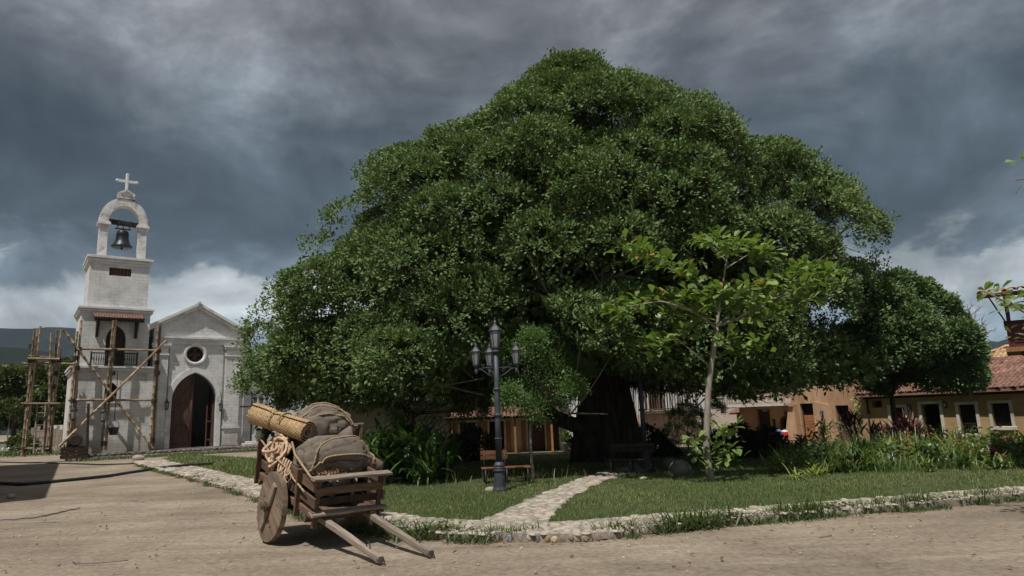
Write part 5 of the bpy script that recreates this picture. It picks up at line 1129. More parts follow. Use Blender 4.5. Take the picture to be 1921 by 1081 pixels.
# white house with a brown wooden balcony
wb = back_house('white house with a brown wooden balcony seen right of the banyan trunk', 6.3, 11.6, 41.2, M['whitewall'], 6, 5.0, [dict(x0=1.6, x1=2.5, z0=2.0, z1=3.9), dict(x0=2.6, x1=3.5, z0=.02, z1=1.4)])
MB().box((1.2, -1.0, 1.82), (4.2, -.002, 1.98)).build('balcony_floor', M['wood'], wb)
br_ = MB().box((1.2, -1.0, 2.98), (4.2, -.92, 3.06)).box((1.2, -.98, 2.04), (4.2, -.93, 2.10)).build('balcony_railing', M['wood'], wb)
bm3 = MB().box((-.03, -.02, 0), (.03, .02, .88)).mesh('baluster'); bm3.materials.append(M['wood'])
for i in range(20): mesh_obj('baluster', bm3, None, br_, Matrix.Translation((1.28 + i * .15, -.955, 2.1)))
for x in (1.2, 4.2, 2.0): plank('balcony_post', (x, -.96, 2.0), (x, -.96, 4.2), .1, .1, M['wood'], wb, (1, 0, 0))
MB().box((0, -.03, -.04), (5.3, -.002, 1.78)).build('dado', M['pinkwall'], wb)
# small red roof in the gap
sr = thing('shed', 'small shed with a red tile roof left of the orange house', 'shed', hw((-17.6, 3.2, 0)), HROT)
MB().box((0, .3, -.05), (3.0, 2.5, 1.62)).build('wall', M['greywall'], sr)
q = MB().add([(-.3, -.3, 1.5), (3.3, -.3, 1.5), (3.3, 1.5, 2.15), (-.3, 1.5, 2.15), (-.3, 3, 1.5), (3.3, 3, 1.5)], [(0, 1, 2, 3), (3, 2, 5, 4), (0, 3, 4), (1, 5, 2), (0, 4, 5, 1)]).build('roof', M['tile'], sr)
tiled_slope(q, (-.3, 1.5, 2.17), (1, 0, 0), (0, -1.8, -.65), 3.6, 1.9, .2, .34, M['tile'], 90)
# planter with a leafy plant
pl = thing('plant_pot', 'pale metal plant pot standing before the white wall by the shuttered door', 'plant pot', at(1065, 848, 37.6) * np.array([1, 1, 0]))
MB().lathe([(.24, 0), (.27, .02), (.31, .42), (.34, .44), (.34, .48), (.29, .48), (.27, .40)], 14).build('pot_body', M['zinc'], pl, smooth=True); MB().lathe([(.27, .38), (.27, .40)], 12).build('soil', M['dark'], pl)
pz = thing('potted_plant', 'leafy green plant growing in the pale pot by the white wall', 'plant', at(1065, 848, 37.6) * np.array([1, 1, 0]) + np.array([0, 0, .4]))
n = 120; straps('leaves', np.c_[rng.normal(0, .08, n), rng.normal(0, .08, n), rng.uniform(0, .5, n)], rng.uniform(0, 6.28, n), rng.uniform(.3, .65, n), .09, rng.uniform(.5, 1.4, n), rng.uniform(.3, 1.6, n), M['leaf_bed'], pz)
# ---------------------------------------------------------------- left edge: house out of the frame whose shade falls on the road, fence, stone wall
lh = thing('house', 'two storey roadside house whose shade falls on the road at the left edge', 'house', (0, 0, 0))
hf = [(-16.7, 18.4), (-31.4, 41.4), (-45, 38), (-33, 14)]
MB().prism([(x, y, -.05) for x, y in hf], (0, 0, 8.0)).build('wall', M['ochre'], lh); MB().prism([(x * 1.004 + (0), y * 1.004, 7.96) for x, y in hf], (0, 0, .25)).build('roof', M['tile'], lh)
fn = thing('fence', 'weathered board fence standing left of the narrow scaffold', 'fence', (0, 0, 0))
for i, x in enumerate(np.linspace(56, 128, 13)):
    a, b = at(x, 850, 66) , at(x + 2, 803 + rnd.uniform(-4, 6), 66)
    plank('board', (a[0], 66, 0), (a[0] + .05, 66, b[2] * rnd.uniform(.9, 1.05)), .28, .04, M['greywood'], fn, (0, 1, 0), seg=3)
for z in (.5, 1.5): plank('rail', (at(56, 800, 66.1)[0], 66.08, z), (at(128, 800, 66.1)[0], 66.08, z), .05, .1, M['darkwood'], fn)
sw = thing('garden_wall', 'low pale stone wall at the left edge below the dark trees', 'wall', (0, 0, 0))
MB().box((-80, 69, -.05), (at(62, 800, 69)[0], 69.5, 1.15)).build('wall', M['greywall'], sw); MB().box((-80, 68.9, 1.152), (at(62, 800, 69)[0], 69.6, 1.3)).build('coping', M['concrete'], sw)
sw2 = thing('garden_wall', 'pale plastered wall seen between the fence and the tower', 'wall', (0, 0, 0))
MB().box((at(95, 800, 72)[0], 72, -.05), (at(150, 800, 72)[0], 72.4, 2.6)).build('wall', M['whitewall'], sw2)
# ---------------------------------------------------------------- trees
def limb(mb, a, b, r0, r1, wob=.1, n=7, sides=8):
    pts = pole_pts(a, b, wob, n); mb.tube(pts, [r0 + (r1 - r0) * i / (n - 1) for i in range(n)], sides)
def tufts(centers, radii, per, tuft_leaf, tr, outward, up=.35, shell=(.72, 1.04), low=.25, squash=.85):
    """leaf sprays over lumpy boughs: each bough gets sprays on its outer upper skin, each spray a rosette of leaves"""
    P = []; D = []; Nn = []
    for c, r, o in zip(centers, radii, outward):
        d = sph(per * 3); w = d @ o * .55 + d[:, 2] * up
        d = d[np.argsort(-w - rng.normal(0, .28, len(w)))[:per]]
        t = c + d * r * np.array([1, 1, squash]) * rng.uniform(*shell, per)[:, None]
        for q, dd in zip(t, d):
            k = tuft_leaf; e = unit(sph(k) * .95 + dd * .8 + np.array([0, 0, .25])); P.append(q + e * rng.uniform(0, tr, (k, 1))); D.append(e); Nn.append(unit(dd * .65 + np.array([-.12, -.25, .75]) + sph(k) * .62))
    return np.vstack(P), np.vstack(D), np.vstack(Nn)

def banyan():
    base = gnd(1140, 866, .1); Y0 = base[1]
    YC = Y0 - 1.3
    t = thing('banyan_tree', 'huge dark green banyan with a broad domed crown and hanging roots in the plaza', 'tree', base)
    O = np.array(base)
    right = [(1115, 112), (1150, 140), (1200, 146), (1290, 180), (1345, 210), (1385, 255), (1460, 262), (1520, 300), (1600, 345), (1640, 400), (1655, 445), (1640, 500), (1622, 560), (1636, 620), (1640, 690), (1615, 738)]
    left = [(1070, 112), (1000, 130), (960, 166), (900, 215), (830, 250), (800, 275), (745, 268), (698, 295), (690, 365), (622, 400), (592, 470), (545, 525), (500, 560), (468, 605), (460, 650), (446, 715), (520, 752)]
    R = np.array([at(x, y, YC)[[0, 2]] for x, y in right]); L = np.array([at(x, y, YC)[[0, 2]] for x, y in left])
    xr = lambda z: np.interp(z, R[::-1, 1], R[::-1, 0]); xl = lambda z: np.interp(z, L[::-1, 1], L[::-1, 0])
    zt = R[0, 1]; zb = 2.5
    C = []; Rr = []; Out = []
    def underside(x): return 3.3 + .9 * math.exp(-((x - 1.5) / 3.5) ** 2)
    # boughs over the dome: rings of clumps from the brim to the top
    levels = np.linspace(0, 1, 9)
    for i, lv in enumerate(levels):
        z = zb + 1.0 + (zt - zb - 1.9) * lv; a, b = xl(z), xr(z); cx, hwid = (a + b) / 2, (b - a) / 2; dep = min(7.3 - 1.2 * lv, hwid * .68)
        r = 1.85 - .40 * lv; n = max(5, int(2 * math.pi * (hwid + dep) / 2 / (r * 1.26)))
        for k in range(n):
            an = 2 * math.pi * (k + .5 * (i % 2)) / n + rnd.uniform(-.12, .12); co, si = math.cos(an), math.sin(an)
            if si > .45 and lv < .95 and rnd.random() < .6: continue      # the far side stays thinner
            rr = r * rnd.uniform(.62, 1.3); j = rnd.uniform(.80, 1.0) if rnd.random() < .75 else rnd.uniform(.62, .8); zc = min(z + rnd.uniform(-.75, .75), zt - rr * .82 - .15)
            a, b = xl(zc + .4 * rr), xr(zc + .4 * rr); cx, hw2 = (a + b) / 2, (b - a) / 2; kx = max(.1, hw2 - rr * .85); ky = max(.1, min(7.3 - 1.2 * lv, hw2 * .68) - rr * .80)
            p = np.array([cx + kx * co * j, YC + ky * si * j, zc])
            for _ in range(14):        # draw the bough in until the domed crown holds it
                f = YC / p[1]; ze, xe, re_ = (p[2] - EYE) * f + EYE, p[0] * f, rr * f * .85
                if ze + re_ * .9 < zt and xl(ze + .3 * re_) + re_ < xe + .1 and xe - .1 < xr(ze + .3 * re_) - re_: break
                p = p + (np.array([2.2, YC, min(p[2], 5.0)]) - p) * .07
            C.append(tuple(p)); Rr.append(rr); Out.append(unit(np.array([co, si, .35 + lv])))
    C = np.array(C); Rr = np.array(Rr); Out = np.array(Out)
    P, D, Nn = tufts(C, Rr, 155, 23, .27, Out, up=.62, shell=(.84, 1.04))
    # a few loose boughs that break the outline
    ex = []; 
    for x, y in [(1058, 140), (1118, 142), (1205, 172), (1292, 212), (1355, 255), (1445, 288), (1512, 325), (1588, 368), (1640, 440), (1625, 520), (1625, 600), (1015, 165), (970, 200), (900, 248), (812, 292), (748, 296), (712, 330), (640, 405), (600, 470), (545, 545), (490, 595), (480, 640), (466, 700), (480, 735), (540, 735), (620, 735), (700, 730), (1600, 700), (1540, 720), (1450, 725), (1380, 725), (1300, 715)]:
        ex.append(at(x, y, YC + rnd.uniform(-1.5, 1.0)))
    ex = np.array(ex); P2_, D2, N2 = tufts(ex, np.full(len(ex), .95), 85, 16, .28, unit(ex - np.array([1.8, YC, 6.0])), up=.3, shell=(.35, 1.05))
    # inner foliage, thin, so the crown is not hollow
    q = sph(9500) * rng.random((9500, 1)) ** (1 / 3); q = q[q[:, 2] > -.05]; zz = zb + .9 + (zt - zb - 3.4) * np.abs(q[:, 2]); a, b = xl(zz), xr(zz)
    ip = np.c_[(a + b) / 2 + (b - a) / 2 * .70 * q[:, 0], YC + np.minimum(4.2, (b - a) / 2 * .44) * q[:, 1], zz]
    m2 = 5200; ra = rng.uniform(0, 6.28, m2); rr2 = np.sqrt(rng.random(m2)); zl = rng.uniform(2.7, 4.4, m2); a, b = xl(np.maximum(zl, 3.2)), xr(np.maximum(zl, 3.2))
    ip = np.vstack([ip, np.c_[(a + b) / 2 + (b - a) / 2 * .92 * rr2 * np.cos(ra), YC + 5.6 * rr2 * np.sin(ra), zl]])
    k = 9; e = sph(len(ip) * k); ip = np.repeat(ip, k, 0) + e * rng.uniform(0, .5, (len(e), 1))
    PP = np.vstack([P, P2_, ip]); DD = np.vstack([D, D2, e]); NN = np.vstack([Nn, N2, unit(sph(len(ip)) + [0, 0, 1])])
    bigl = rng.uniform(.09, .168, len(PP)); bigl[len(P) + len(P2_):] *= np.where(ip[:, 2] > 4.6, 2.7, 1.6)
    fs = YC / PP[:, 1]; zs = (PP[:, 2] - EYE) * fs + EYE; xs_ = PP[:, 0] * fs; rag = 2.4 * (fbm(zs * .95 + 9, xs_ * .95 + 30, 3, 6) - .47) + .9 * (rng.random(len(PP)) ** 3)
    low = (xs_ < xl(zs) - .08 - rag) | (xs_ > xr(zs) + .08 + rag) | (zs > zt + .10 + rag * .6) | (PP[:, 2] < 2.55 + .35 * np.sin(PP[:, 0] * 1.3) + .25 * np.sin(PP[:, 0] * 3.7 + 1)); keep = ~low
    # opening under the crown round the trunk, towards the viewer
    keep &= ~((PP[:, 2] < 3.5 - .10 * (PP[:, 0] - 2.6) ** 2) & (np.abs(PP[:, 0] - 2.6) < 3.0))
    # dark hollow below the front boughs, where the trunk, the lamp and the young tree stand
    keep &= ~((PP[:, 1] < 25.8) & (PP[:, 2] < 5.0 - .30 * (PP[:, 0] - .7) ** 2 + .5 * np.sin(PP[:, 0] * 2.3)) & (np.abs(PP[:, 0] - .7) < 3.0))
    PP, DD, NN, bigl = PP[keep], DD[keep], NN[keep], bigl[keep]
    leaves('crown', PP - O, DD, NN, bigl, bigl * rng.uniform(.48, .66, len(bigl)), M['leaf_banyan'], t, fold=.14)
    # trunk: a bundle of fused roots, limbs spreading under the crown
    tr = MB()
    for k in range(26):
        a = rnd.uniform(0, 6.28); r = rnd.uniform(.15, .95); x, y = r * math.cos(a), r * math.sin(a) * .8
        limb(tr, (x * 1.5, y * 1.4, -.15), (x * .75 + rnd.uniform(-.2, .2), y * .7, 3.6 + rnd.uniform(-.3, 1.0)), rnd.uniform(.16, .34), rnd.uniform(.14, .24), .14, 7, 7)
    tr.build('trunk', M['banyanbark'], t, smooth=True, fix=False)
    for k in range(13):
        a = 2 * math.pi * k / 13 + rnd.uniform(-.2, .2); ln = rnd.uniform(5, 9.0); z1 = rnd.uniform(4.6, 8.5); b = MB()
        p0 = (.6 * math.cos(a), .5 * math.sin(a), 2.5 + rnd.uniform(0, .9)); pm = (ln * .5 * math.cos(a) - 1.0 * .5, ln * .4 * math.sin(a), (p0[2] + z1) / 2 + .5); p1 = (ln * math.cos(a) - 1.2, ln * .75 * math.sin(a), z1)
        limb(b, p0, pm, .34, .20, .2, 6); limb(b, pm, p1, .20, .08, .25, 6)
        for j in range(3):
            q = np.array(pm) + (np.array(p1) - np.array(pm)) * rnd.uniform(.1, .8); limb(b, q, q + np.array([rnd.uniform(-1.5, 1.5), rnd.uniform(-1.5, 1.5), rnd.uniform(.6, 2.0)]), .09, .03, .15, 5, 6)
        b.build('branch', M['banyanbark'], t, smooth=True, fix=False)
    b = MB(); limb(b, (-.5, -.3, 1.15), (-1.9, -.3, 1.75), .32, .28, .08); limb(b, (-1.9, -.3, 1.75), (-3.6, -.6, 3.6), .28, .2, .12); b.build('branch', M['banyanbark'], t, smooth=True, fix=False)
    # aerial roots
    ar = MB()
    for k in range(230):
        x = rnd.gauss(0, 2.3) if k < 150 else rnd.uniform(-9, 10); y = rnd.gauss(-.3, 1.6); z1 = 3.5 + .9 * math.exp(-(x / 3) ** 2); ln = rnd.uniform(.5, 3.0) if abs(x) < 3 else rnd.uniform(.3, 1.4)
        ar.tube([(x, y, z1), (x + rnd.uniform(-.1, .1), y + rnd.uniform(-.1, .1), z1 - ln * .5), (x + rnd.uniform(-.15, .15), y, max(.05, z1 - ln))], [.022, .018, .006], 4, False)
    ar.build('aerial_roots', M['banyanbark'], t, fix=False, kind='stuff')
    # twigs seen in the gaps of the crown
    tw = MB()
    for i in rng.choice(len(C), 70, replace=False):
        c = C[i] - O; d = Out[i]
        for j in range(5): limb(tw, c - d * Rr[i] * .9 + sph(1)[0] * .4, c + sph(1)[0] * Rr[i] * .95, .035, .008, .12, 4, 4)
    tw.build('twigs', M['drybranch'], t, fix=False, kind='stuff')
    return t
banyan()

def round_tree(name, label, px, trunk_px, Y, leafm, bark, per=60, tl=13, tr=.26, L=(.12, .2), cat='tree', group=None, trunk_r=.14, gz=.1, depth=.8, rc=.75, wr=.55, nfill=14):
    """a tree whose crown is made from photo outline points px (crown lobes) at distance Y"""
    bx = at(trunk_px[0], trunk_px[1], Y); base = np.array([bx[0], Y, gz]); t = thing(name, label, cat, base, 0, group)
    c = np.array([at(x, y, Y + rnd.uniform(-depth, depth)) for x, y, *r in px]); rr = np.array([(r[0] if r else 45) * Y / FPX for x, y, *r in px]); ctr = c.mean(0)
    P, D, Nn = tufts(c, rr, per, tl, tr, unit(c - ctr + np.array([0, -.6, .3])), up=.25, shell=(.4, 1.03))
    l = rng.uniform(*L, len(P)); leaves('crown', P - base, D, Nn, l, l * wr, leafm, t)
    b = MB(); top = ctr - base; fk = np.array([rnd.uniform(-.1, .1), rnd.uniform(-.1, .1), max(.6, (c[:, 2].min() - gz) * .8)])
    limb(b, (0, 0, -.1), fk, trunk_r, trunk_r * .75, .06, 7); limb(b, fk, top, trunk_r * .75, trunk_r * .3, .12, 6)
    b.build('trunk', bark, t, smooth=True, fix=False); br = MB()
    for q in c: limb(br, fk + (top - fk) * rnd.uniform(.05, .7), q - base, trunk_r * .35, .012, .12, 5, 5)
    br.build('branches', bark, t, smooth=True, fix=False); return t
# tree to the right of the banyan
round_tree('round_tree', 'dense rounded green tree right of the banyan before the ochre house', [(1640, 560, 42), (1680, 545, 40), (1720, 560, 40), (1755, 585, 40), (1650, 610, 48), (1700, 610, 50), (1750, 640, 46), (1790, 640, 42), (1815, 665, 32), (1640, 670, 48), (1690, 680, 50), (1745, 695, 44), (1795, 700, 38), (1820, 705, 24), (1655, 705, 36), (1720, 645, 50), (1675, 575, 40), (1770, 670, 46), (1600, 560, 30), (1610, 640, 40), (1790, 605, 18)],
           (1686, 820), 27.5, M['leaf_right'], M['banyanbark'], per=300, tl=17, tr=.22, L=(.10, .17), depth=1.3, trunk_r=.12)
# feathery tree behind the front lamp
round_tree('feathery_tree', 'light feathery young tree with thin trunk standing right of the front street lamp', [(1000, 650, 34), (960, 665, 30), (1035, 670, 34), (985, 690, 40), (1030, 700, 40), (1065, 690, 26), (955, 705, 30), (1000, 730, 40), (1045, 735, 34), (1070, 730, 24), (960, 745, 26), (1005, 765, 30), (975, 630, 20), (1090, 700, 16), (1025, 640, 22)],
           (1000, 889), 21.6, M['leaf_small'], M['bark'], per=60, tl=24, tr=.30, L=(.06, .11), depth=.8, trunk_r=.055, wr=.42)
# shrubby tree with amber blossom left of the lamp
ft = round_tree('blossoming_tree', 'small dark tree with amber blossom left of the front street lamp', [(780, 735, 40), (830, 740, 40), (880, 748, 32), (740, 740, 36), (800, 770, 40), (850, 770, 34), (760, 770, 36), (895, 770, 20), (700, 735, 32), (640, 730, 36), (660, 700, 36), (590, 735, 30)],
           (768, 840), 27, M['leaf_small'], M['banyanbark'], per=90, tl=16, tr=.3, L=(.06, .12), depth=.9, trunk_r=.10, wr=.5)
n = 260; q = np.array([at(rnd.gauss(885, 26), rnd.gauss(738, 8), 26.2 + rnd.uniform(-.4, .3)) for _ in range(n)]); ftb = np.array(ft.location)
leaves('blossom', q - ftb, sph(n), sph(n) * .6 + [0, -.5, .8], rng.uniform(.06, .11, n), rng.uniform(.05, .09, n), M['petal_yellow'], ft, kind='stuff')
# soft bush right of the banyan trunk
round_tree('bushy_shrub', 'rounded soft shrub right of the banyan trunk below the wooden balcony', [(1290, 775, 20), (1270, 785, 20), (1310, 790, 22), (1290, 810, 30), (1260, 815, 22), (1320, 820, 24), (1285, 840, 28), (1320, 850, 22), (1345, 770, 14), (1250, 845, 22)],
           (1290, 862), 31, M['leaf_small'], M['bark'], per=60, tl=16, tr=.2, L=(.07, .13), depth=.6, trunk_r=.05, cat='shrub', wr=.35)
# dark undergrowth below the banyan
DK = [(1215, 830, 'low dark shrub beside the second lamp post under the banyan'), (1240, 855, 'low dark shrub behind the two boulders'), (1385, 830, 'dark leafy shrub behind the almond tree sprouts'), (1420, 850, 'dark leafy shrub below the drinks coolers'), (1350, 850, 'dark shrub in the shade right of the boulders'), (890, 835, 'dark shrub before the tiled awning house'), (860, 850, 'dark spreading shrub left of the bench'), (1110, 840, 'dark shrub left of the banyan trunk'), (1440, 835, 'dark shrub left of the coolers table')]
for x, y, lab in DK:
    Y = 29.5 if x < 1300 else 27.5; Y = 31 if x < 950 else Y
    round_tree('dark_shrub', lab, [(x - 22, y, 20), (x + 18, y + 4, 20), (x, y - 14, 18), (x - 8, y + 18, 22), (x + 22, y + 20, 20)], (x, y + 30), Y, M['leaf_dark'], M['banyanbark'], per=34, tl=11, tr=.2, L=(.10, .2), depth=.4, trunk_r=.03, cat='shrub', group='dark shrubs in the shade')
# far trees left
for i, (cx, cy, s, lab) in enumerate(((20, 738, 48, 'broad dark tree at the left edge behind the narrow scaffold'), (92, 745, 44, 'bushy tree seen through the narrow scaffold'), (140, 752, 36, 'dark tree half hidden by the left side of the tower'), (-60, 745, 52, 'dark tree cut by the left edge of the picture'))):
    px = [(cx + rnd.gauss(0, s * .62), cy + rnd.gauss(0, s * .5), s * rnd.uniform(.4, .6)) for _ in range(17)] + [(cx, cy - s * .5, s * .5)]
    round_tree('leafy_tree', lab, px, (cx + 2, 850), 78 + 4 * (i % 2), M['leaf_far'], M['banyanbark'], per=90, tl=12, tr=.6, L=(.32, .6), depth=2.0, trunk_r=.28, gz=0, group='trees behind the left scaffold')
for cx, cy, lab in ((18, 770, 'low bush at the left edge above the pale wall'), (45, 835, 'small green bush before the weathered fence')):
    round_tree('garden_bush', lab, [(cx - 10, cy, 14), (cx + 12, cy + 4, 14), (cx, cy - 8, 12)], (cx, cy + 20), 66 if cy < 800 else 62, M['leaf_far'], M['bark'], per=50, tl=10, tr=.35, L=(.2, .34), depth=.5, trunk_r=.05, gz=0, cat='shrub')
# white flowers at the fence foot
wf = thing('white_flowers', 'patch of small white flowers at the fence foot near the left edge', 'flowers', at(20, 855, 62) * np.array([1, 1, 0])); b0 = np.array(wf.location); n = 420
q = np.c_[rng.normal(0, 1.7, n), rng.normal(0, .4, n), rng.uniform(.1, .75, n)]; leaves('petals', q, sph(n), sph(n) + [0, -1, 1], .13, .12, M['petal_white'], wf, kind='stuff')
n = 700; straps('stems', np.c_[rng.normal(0, 2.0, n), rng.normal(0, .6, n), np.zeros(n)], rng.uniform(0, 6.28, n), rng.uniform(.3, .8, n), .06, rng.uniform(.9, 1.5, n), .6, M['weed'], wf, 2, kind='stuff')
n = 2600; gx = np.c_[rng.uniform(-58, -31, n), rng.uniform(58, 66, n)]; straps('rough_grass', np.c_[gx, np.zeros(n)], rng.uniform(0, 6.28, n), rng.uniform(.2, .7, n), .06, rng.uniform(.9, 1.5, n), .6, M['weed'], None, 2, kind='stuff')
# grass at the foot of the steps
n = 3000; q = np.array([cw((rnd.uniform(-5, 9), -1.9 - abs(rnd.gauss(0, .5)), 0)) for _ in range(n)]); straps('verge_grass', q, rng.uniform(0, 6.28, n), rng.uniform(.08, .3, n), .04, rng.uniform(.9, 1.5, n), .6, M['weed'], None, 2, kind='stuff')

# dead tree
def dead():
    base = at(1826, 800, 46) * np.array([1, 1, 0]); t = thing('dead_tree', 'bare grey dead tree behind the rounded tree on the right', 'tree', base); b = MB(); r = random.Random(4)
    def rec(p, d, l, rad, lev):
        q = p + d * l; limb(b, p, q, rad, rad * .62, .07 * l, 5, 6)
        if lev == 0: return
        for _ in range(3 if lev > 1 else 4):
            nd = unit(d + np.array([r.uniform(-.8, .8), r.uniform(-.8, .8), r.uniform(-.15, .5)])); rec(p + d * l * r.uniform(.5, 1), nd, l * r.uniform(.55, .8), rad * .55, lev - 1)
    top = at(1826, 640, 46) - base; limb(b, (0, 0, -.1), top, .2, .15, .1)
    b.build('trunk', M['drybranch'], t, smooth=True, fix=False); b = MB()
    for tx, ty in ((1802, 575), (1815, 570), (1835, 578), (1850, 600), (1862, 620), (1842, 610)):
        tip = at(tx, ty, 46 + rnd.uniform(-.8, .8)) - base; limb(b, top * .97, tip, .10, .025, .22, 7, 6)
        for _ in range(5):
            s = top + (tip - top) * rnd.uniform(.3, .95); e = s + np.array([rnd.uniform(-.6, .7), rnd.uniform(-.4, .4), rnd.uniform(-.1, .7)]); limb(b, s, e, .035, .010, .08, 5, 5)
            for _ in range(2): limb(b, s + (e - s) * .6, e + np.array([rnd.uniform(-.4, .4), 0, rnd.uniform(-.1, .4)]), .016, .006, .05, 4, 4)
    b.build('branches', M['drybranch'], t, smooth=True, fix=False)
dead()

# ---------------------------------------------------------------- almond trees
def rosettes(cs, per, rng_l, spread=.16, droop=0.0):
    P = []; D = []; N_ = []; L = []
    for c in cs:
        k = per + rnd.randint(-3, 3); a = rng.uniform(0, 6.28, k); el = rng.uniform(-.75, .95, k); d = np.c_[np.cos(a) * np.cos(el), np.sin(a) * np.cos(el), np.sin(el) - droop]
        P.append(c + d * .05 + rng.normal(0, spread, (k, 3)) * [1, 1, .5]); D.append(d); N_.append(np.c_[d[:, 0] * -.4, d[:, 1] * -.4, np.ones(k)] + rng.normal(0, .38, (k, 3))); L.append(rng.uniform(*rng_l, k))
    return np.vstack(P), np.vstack(D), np.vstack(N_), np.concatenate(L)
def almond():
    base = gnd(1335, 904, .1); Y0 = base[1]; t = thing('almond_tree', 'young almond tree with slender pale trunk and big bright leaves before the banyan', 'tree', base); O = np.array(base)
    A = lambda x, y, d=0: at(x, y, Y0 + d) - O
    b = MB(); pts = [A(1335, 908), A(1328, 870), A(1325, 830), A(1327, 780), A(1329, 730), A(1334, 690), A(1339, 655), A(1344, 615)]; b.tube(pts, [.115, .10, .092, .086, .08, .075, .072, .07], 10); b.build('trunk', M['bark'], t, smooth=True, fix=False)
    forks = [([A(1344, 617), A(1350, 570, .1), A(1358, 520, .1), A(1366, 470)], .05), ([A(1344, 617), A(1325, 600, -.3), A(1290, 580, -.6), A(1240, 565, -.8), A(1160, 578, -.6)], .042), ([A(1344, 612), A(1380, 600, -.2), A(1430, 570, -.3), A(1490, 545, -.4), A(1550, 510, -.3)], .042),
             ([A(1352, 560), A(1320, 540, .5), A(1280, 515, .6), A(1230, 480, .5), A(1185, 462, .5)], .03), ([A(1345, 612), A(1370, 585, .5), A(1420, 560, .8), A(1500, 560, .9)], .03), ([A(1334, 690), A(1310, 670, -.3), A(1270, 635, -.5), A(1232, 640, -.5)], .025), ([A(1340, 650), A(1370, 648, .3), A(1420, 645, .4)], .025),
             ([A(1360, 505), A(1400, 480, .2), A(1440, 460, .2)], .022), ([A(1362, 490), A(1340, 465, .1), A(1315, 452, .1)], .022), ([A(1480, 530, -.3), A(1520, 500, -.3), A(1548, 478, -.2)], .016)]
    for p, r in forks: m = MB(); m.tube(resample(np.array(p), .12), list(np.linspace(r, r * .3, len(resample(np.array(p), .12)))), 7); m.build('branch', M['bark'], t, smooth=True, fix=False)
    cl = [(1185, 462), (1205, 472), (1232, 482), (1254, 497), (1280, 515), (1300, 520), (1318, 452), (1345, 450), (1372, 458), (1398, 464), (1425, 468), (1440, 474), (1360, 470), (1500, 505), (1530, 508), (1556, 515), (1545, 530), (1480, 525), (1505, 535), (1430, 535), (1452, 545), (1400, 540), (1490, 560), (1520, 560), (1460, 565), (1430, 570), (1145, 585), (1162, 572), (1190, 566), (1212, 560), (1240, 558), (1268, 562), (1295, 548), (1322, 545), (1350, 548), (1378, 552), (1410, 560), (1290, 580), (1330, 570), (1380, 580), (1232, 645), (1255, 635), (1278, 620), (1215, 655), (1420, 645), (1385, 655), (1360, 640), (1310, 600), (1260, 590), (1405, 600), (1460, 590), (1180, 590)]
    cs = np.array([A(x + rnd.uniform(-5, 5), y + rnd.uniform(-4, 4), rnd.uniform(-.9, .5)) for x, y in cl for _ in range(3)]); P, D, N_, L = rosettes(cs, 9, (.22, .40), .15)
    leaves('crown', P, D, N_, L, L * .52, M['leaf_almond'], t, big=True, fold=.10)
    sp = [(1350, 842), (1326, 856), (1372, 838), (1345, 806), (1385, 862), (1312, 838), (1300, 825), (1366, 812), (1340, 866), (1358, 862), (1378, 800), (1330, 820), (1310, 848)]
    cs = np.array([A(x, y, rnd.uniform(-.35, .2)) for x, y in sp]); P, D, N_, L = rosettes(cs, 8, (.18, .33), .10, .1)
    leaves('sprout_leaves', P, D, N_, L, L * .52, M['leaf_almond'], t, big=True, fold=.10)
    s = MB()
    for c in cs: limb(s, (0, 0, .45 + rnd.random() * .3), c, .018, .008, .05, 4, 5)
    s.build('sprout_stems', M['green_stem'], t, smooth=True, fix=False)
almond()
def almond_right():
    base = (11.4, 12.2, 0); t = thing('almond_tree', 'almond tree branches with broad leaves reaching in at the right edge', 'tree', base); O = np.array(base); A = lambda x, y, Y: at(x, y, Y) - O
    MB().tube([(0, 0, -.1), (.05, 0, 2), (0, .1, 4), (-.1, .1, 6.4)], [.15, .13, .11, .07], 9).build('trunk', M['bark'], t, smooth=True, fix=False)
    for p in ([(0, .1, 3.5), A(1990, 610, 12.0), A(1930, 590, 11.9), A(1850, 548, 11.8)], [(0, .1, 3.2), A(1980, 640, 11.7), A(1905, 625, 11.6)], [(0, .1, 5.5), A(1990, 330, 12), A(1925, 335, 11.9), A(1905, 338, 11.9)], [(0, .1, 5.8), A(1980, 305, 12), A(1920, 300, 12)]):
        m = MB(); q = resample(np.array(p), .1); m.tube(q, list(np.linspace(.05, .012, len(q))), 6); m.build('branch', M['bark'], t, smooth=True, fix=False)
    cl = [(1852, 548), (1866, 552), (1884, 556), (1900, 566), (1892, 580), (1912, 556), (1918, 585), (1925, 610), (1912, 632), (1930, 560), (1940, 600), (1950, 575), (1960, 630), (1960, 600)]
    cs = np.array([A(x, y, 11.8 + rnd.uniform(-.35, .35)) for x, y in cl]); P, D, N_, L = rosettes(cs, 6, (.14, .24), .07)
    c2 = np.array([A(1916, 302, 12), A(1924, 340, 11.9)]); P2_, D2, N2, L2 = rosettes(c2, 5, (.15, .22), .03)
    c3 = np.array([(rnd.uniform(-.2, 2.2), rnd.uniform(-1.2, 1.2), rnd.uniform(4.4, 7.0)) for _ in range(40)]); P3, D3, N3, L3 = rosettes(c3, 9, (.14, .26), .1); P2_, D2, N2, L2 = np.vstack([P2_, P3]), np.vstack([D2, D3]), np.vstack([N2, N3]), np.concatenate([L2, L3])
    P, D, N_, L = np.vstack([P, P2_]), np.vstack([D, D2]), np.vstack([N_, N2]), np.concatenate([L, L2])
    leaves('crown', P, D, N_, L, L * .52, M['leaf_almond'], t, big=True, fold=.10)
almond_right()

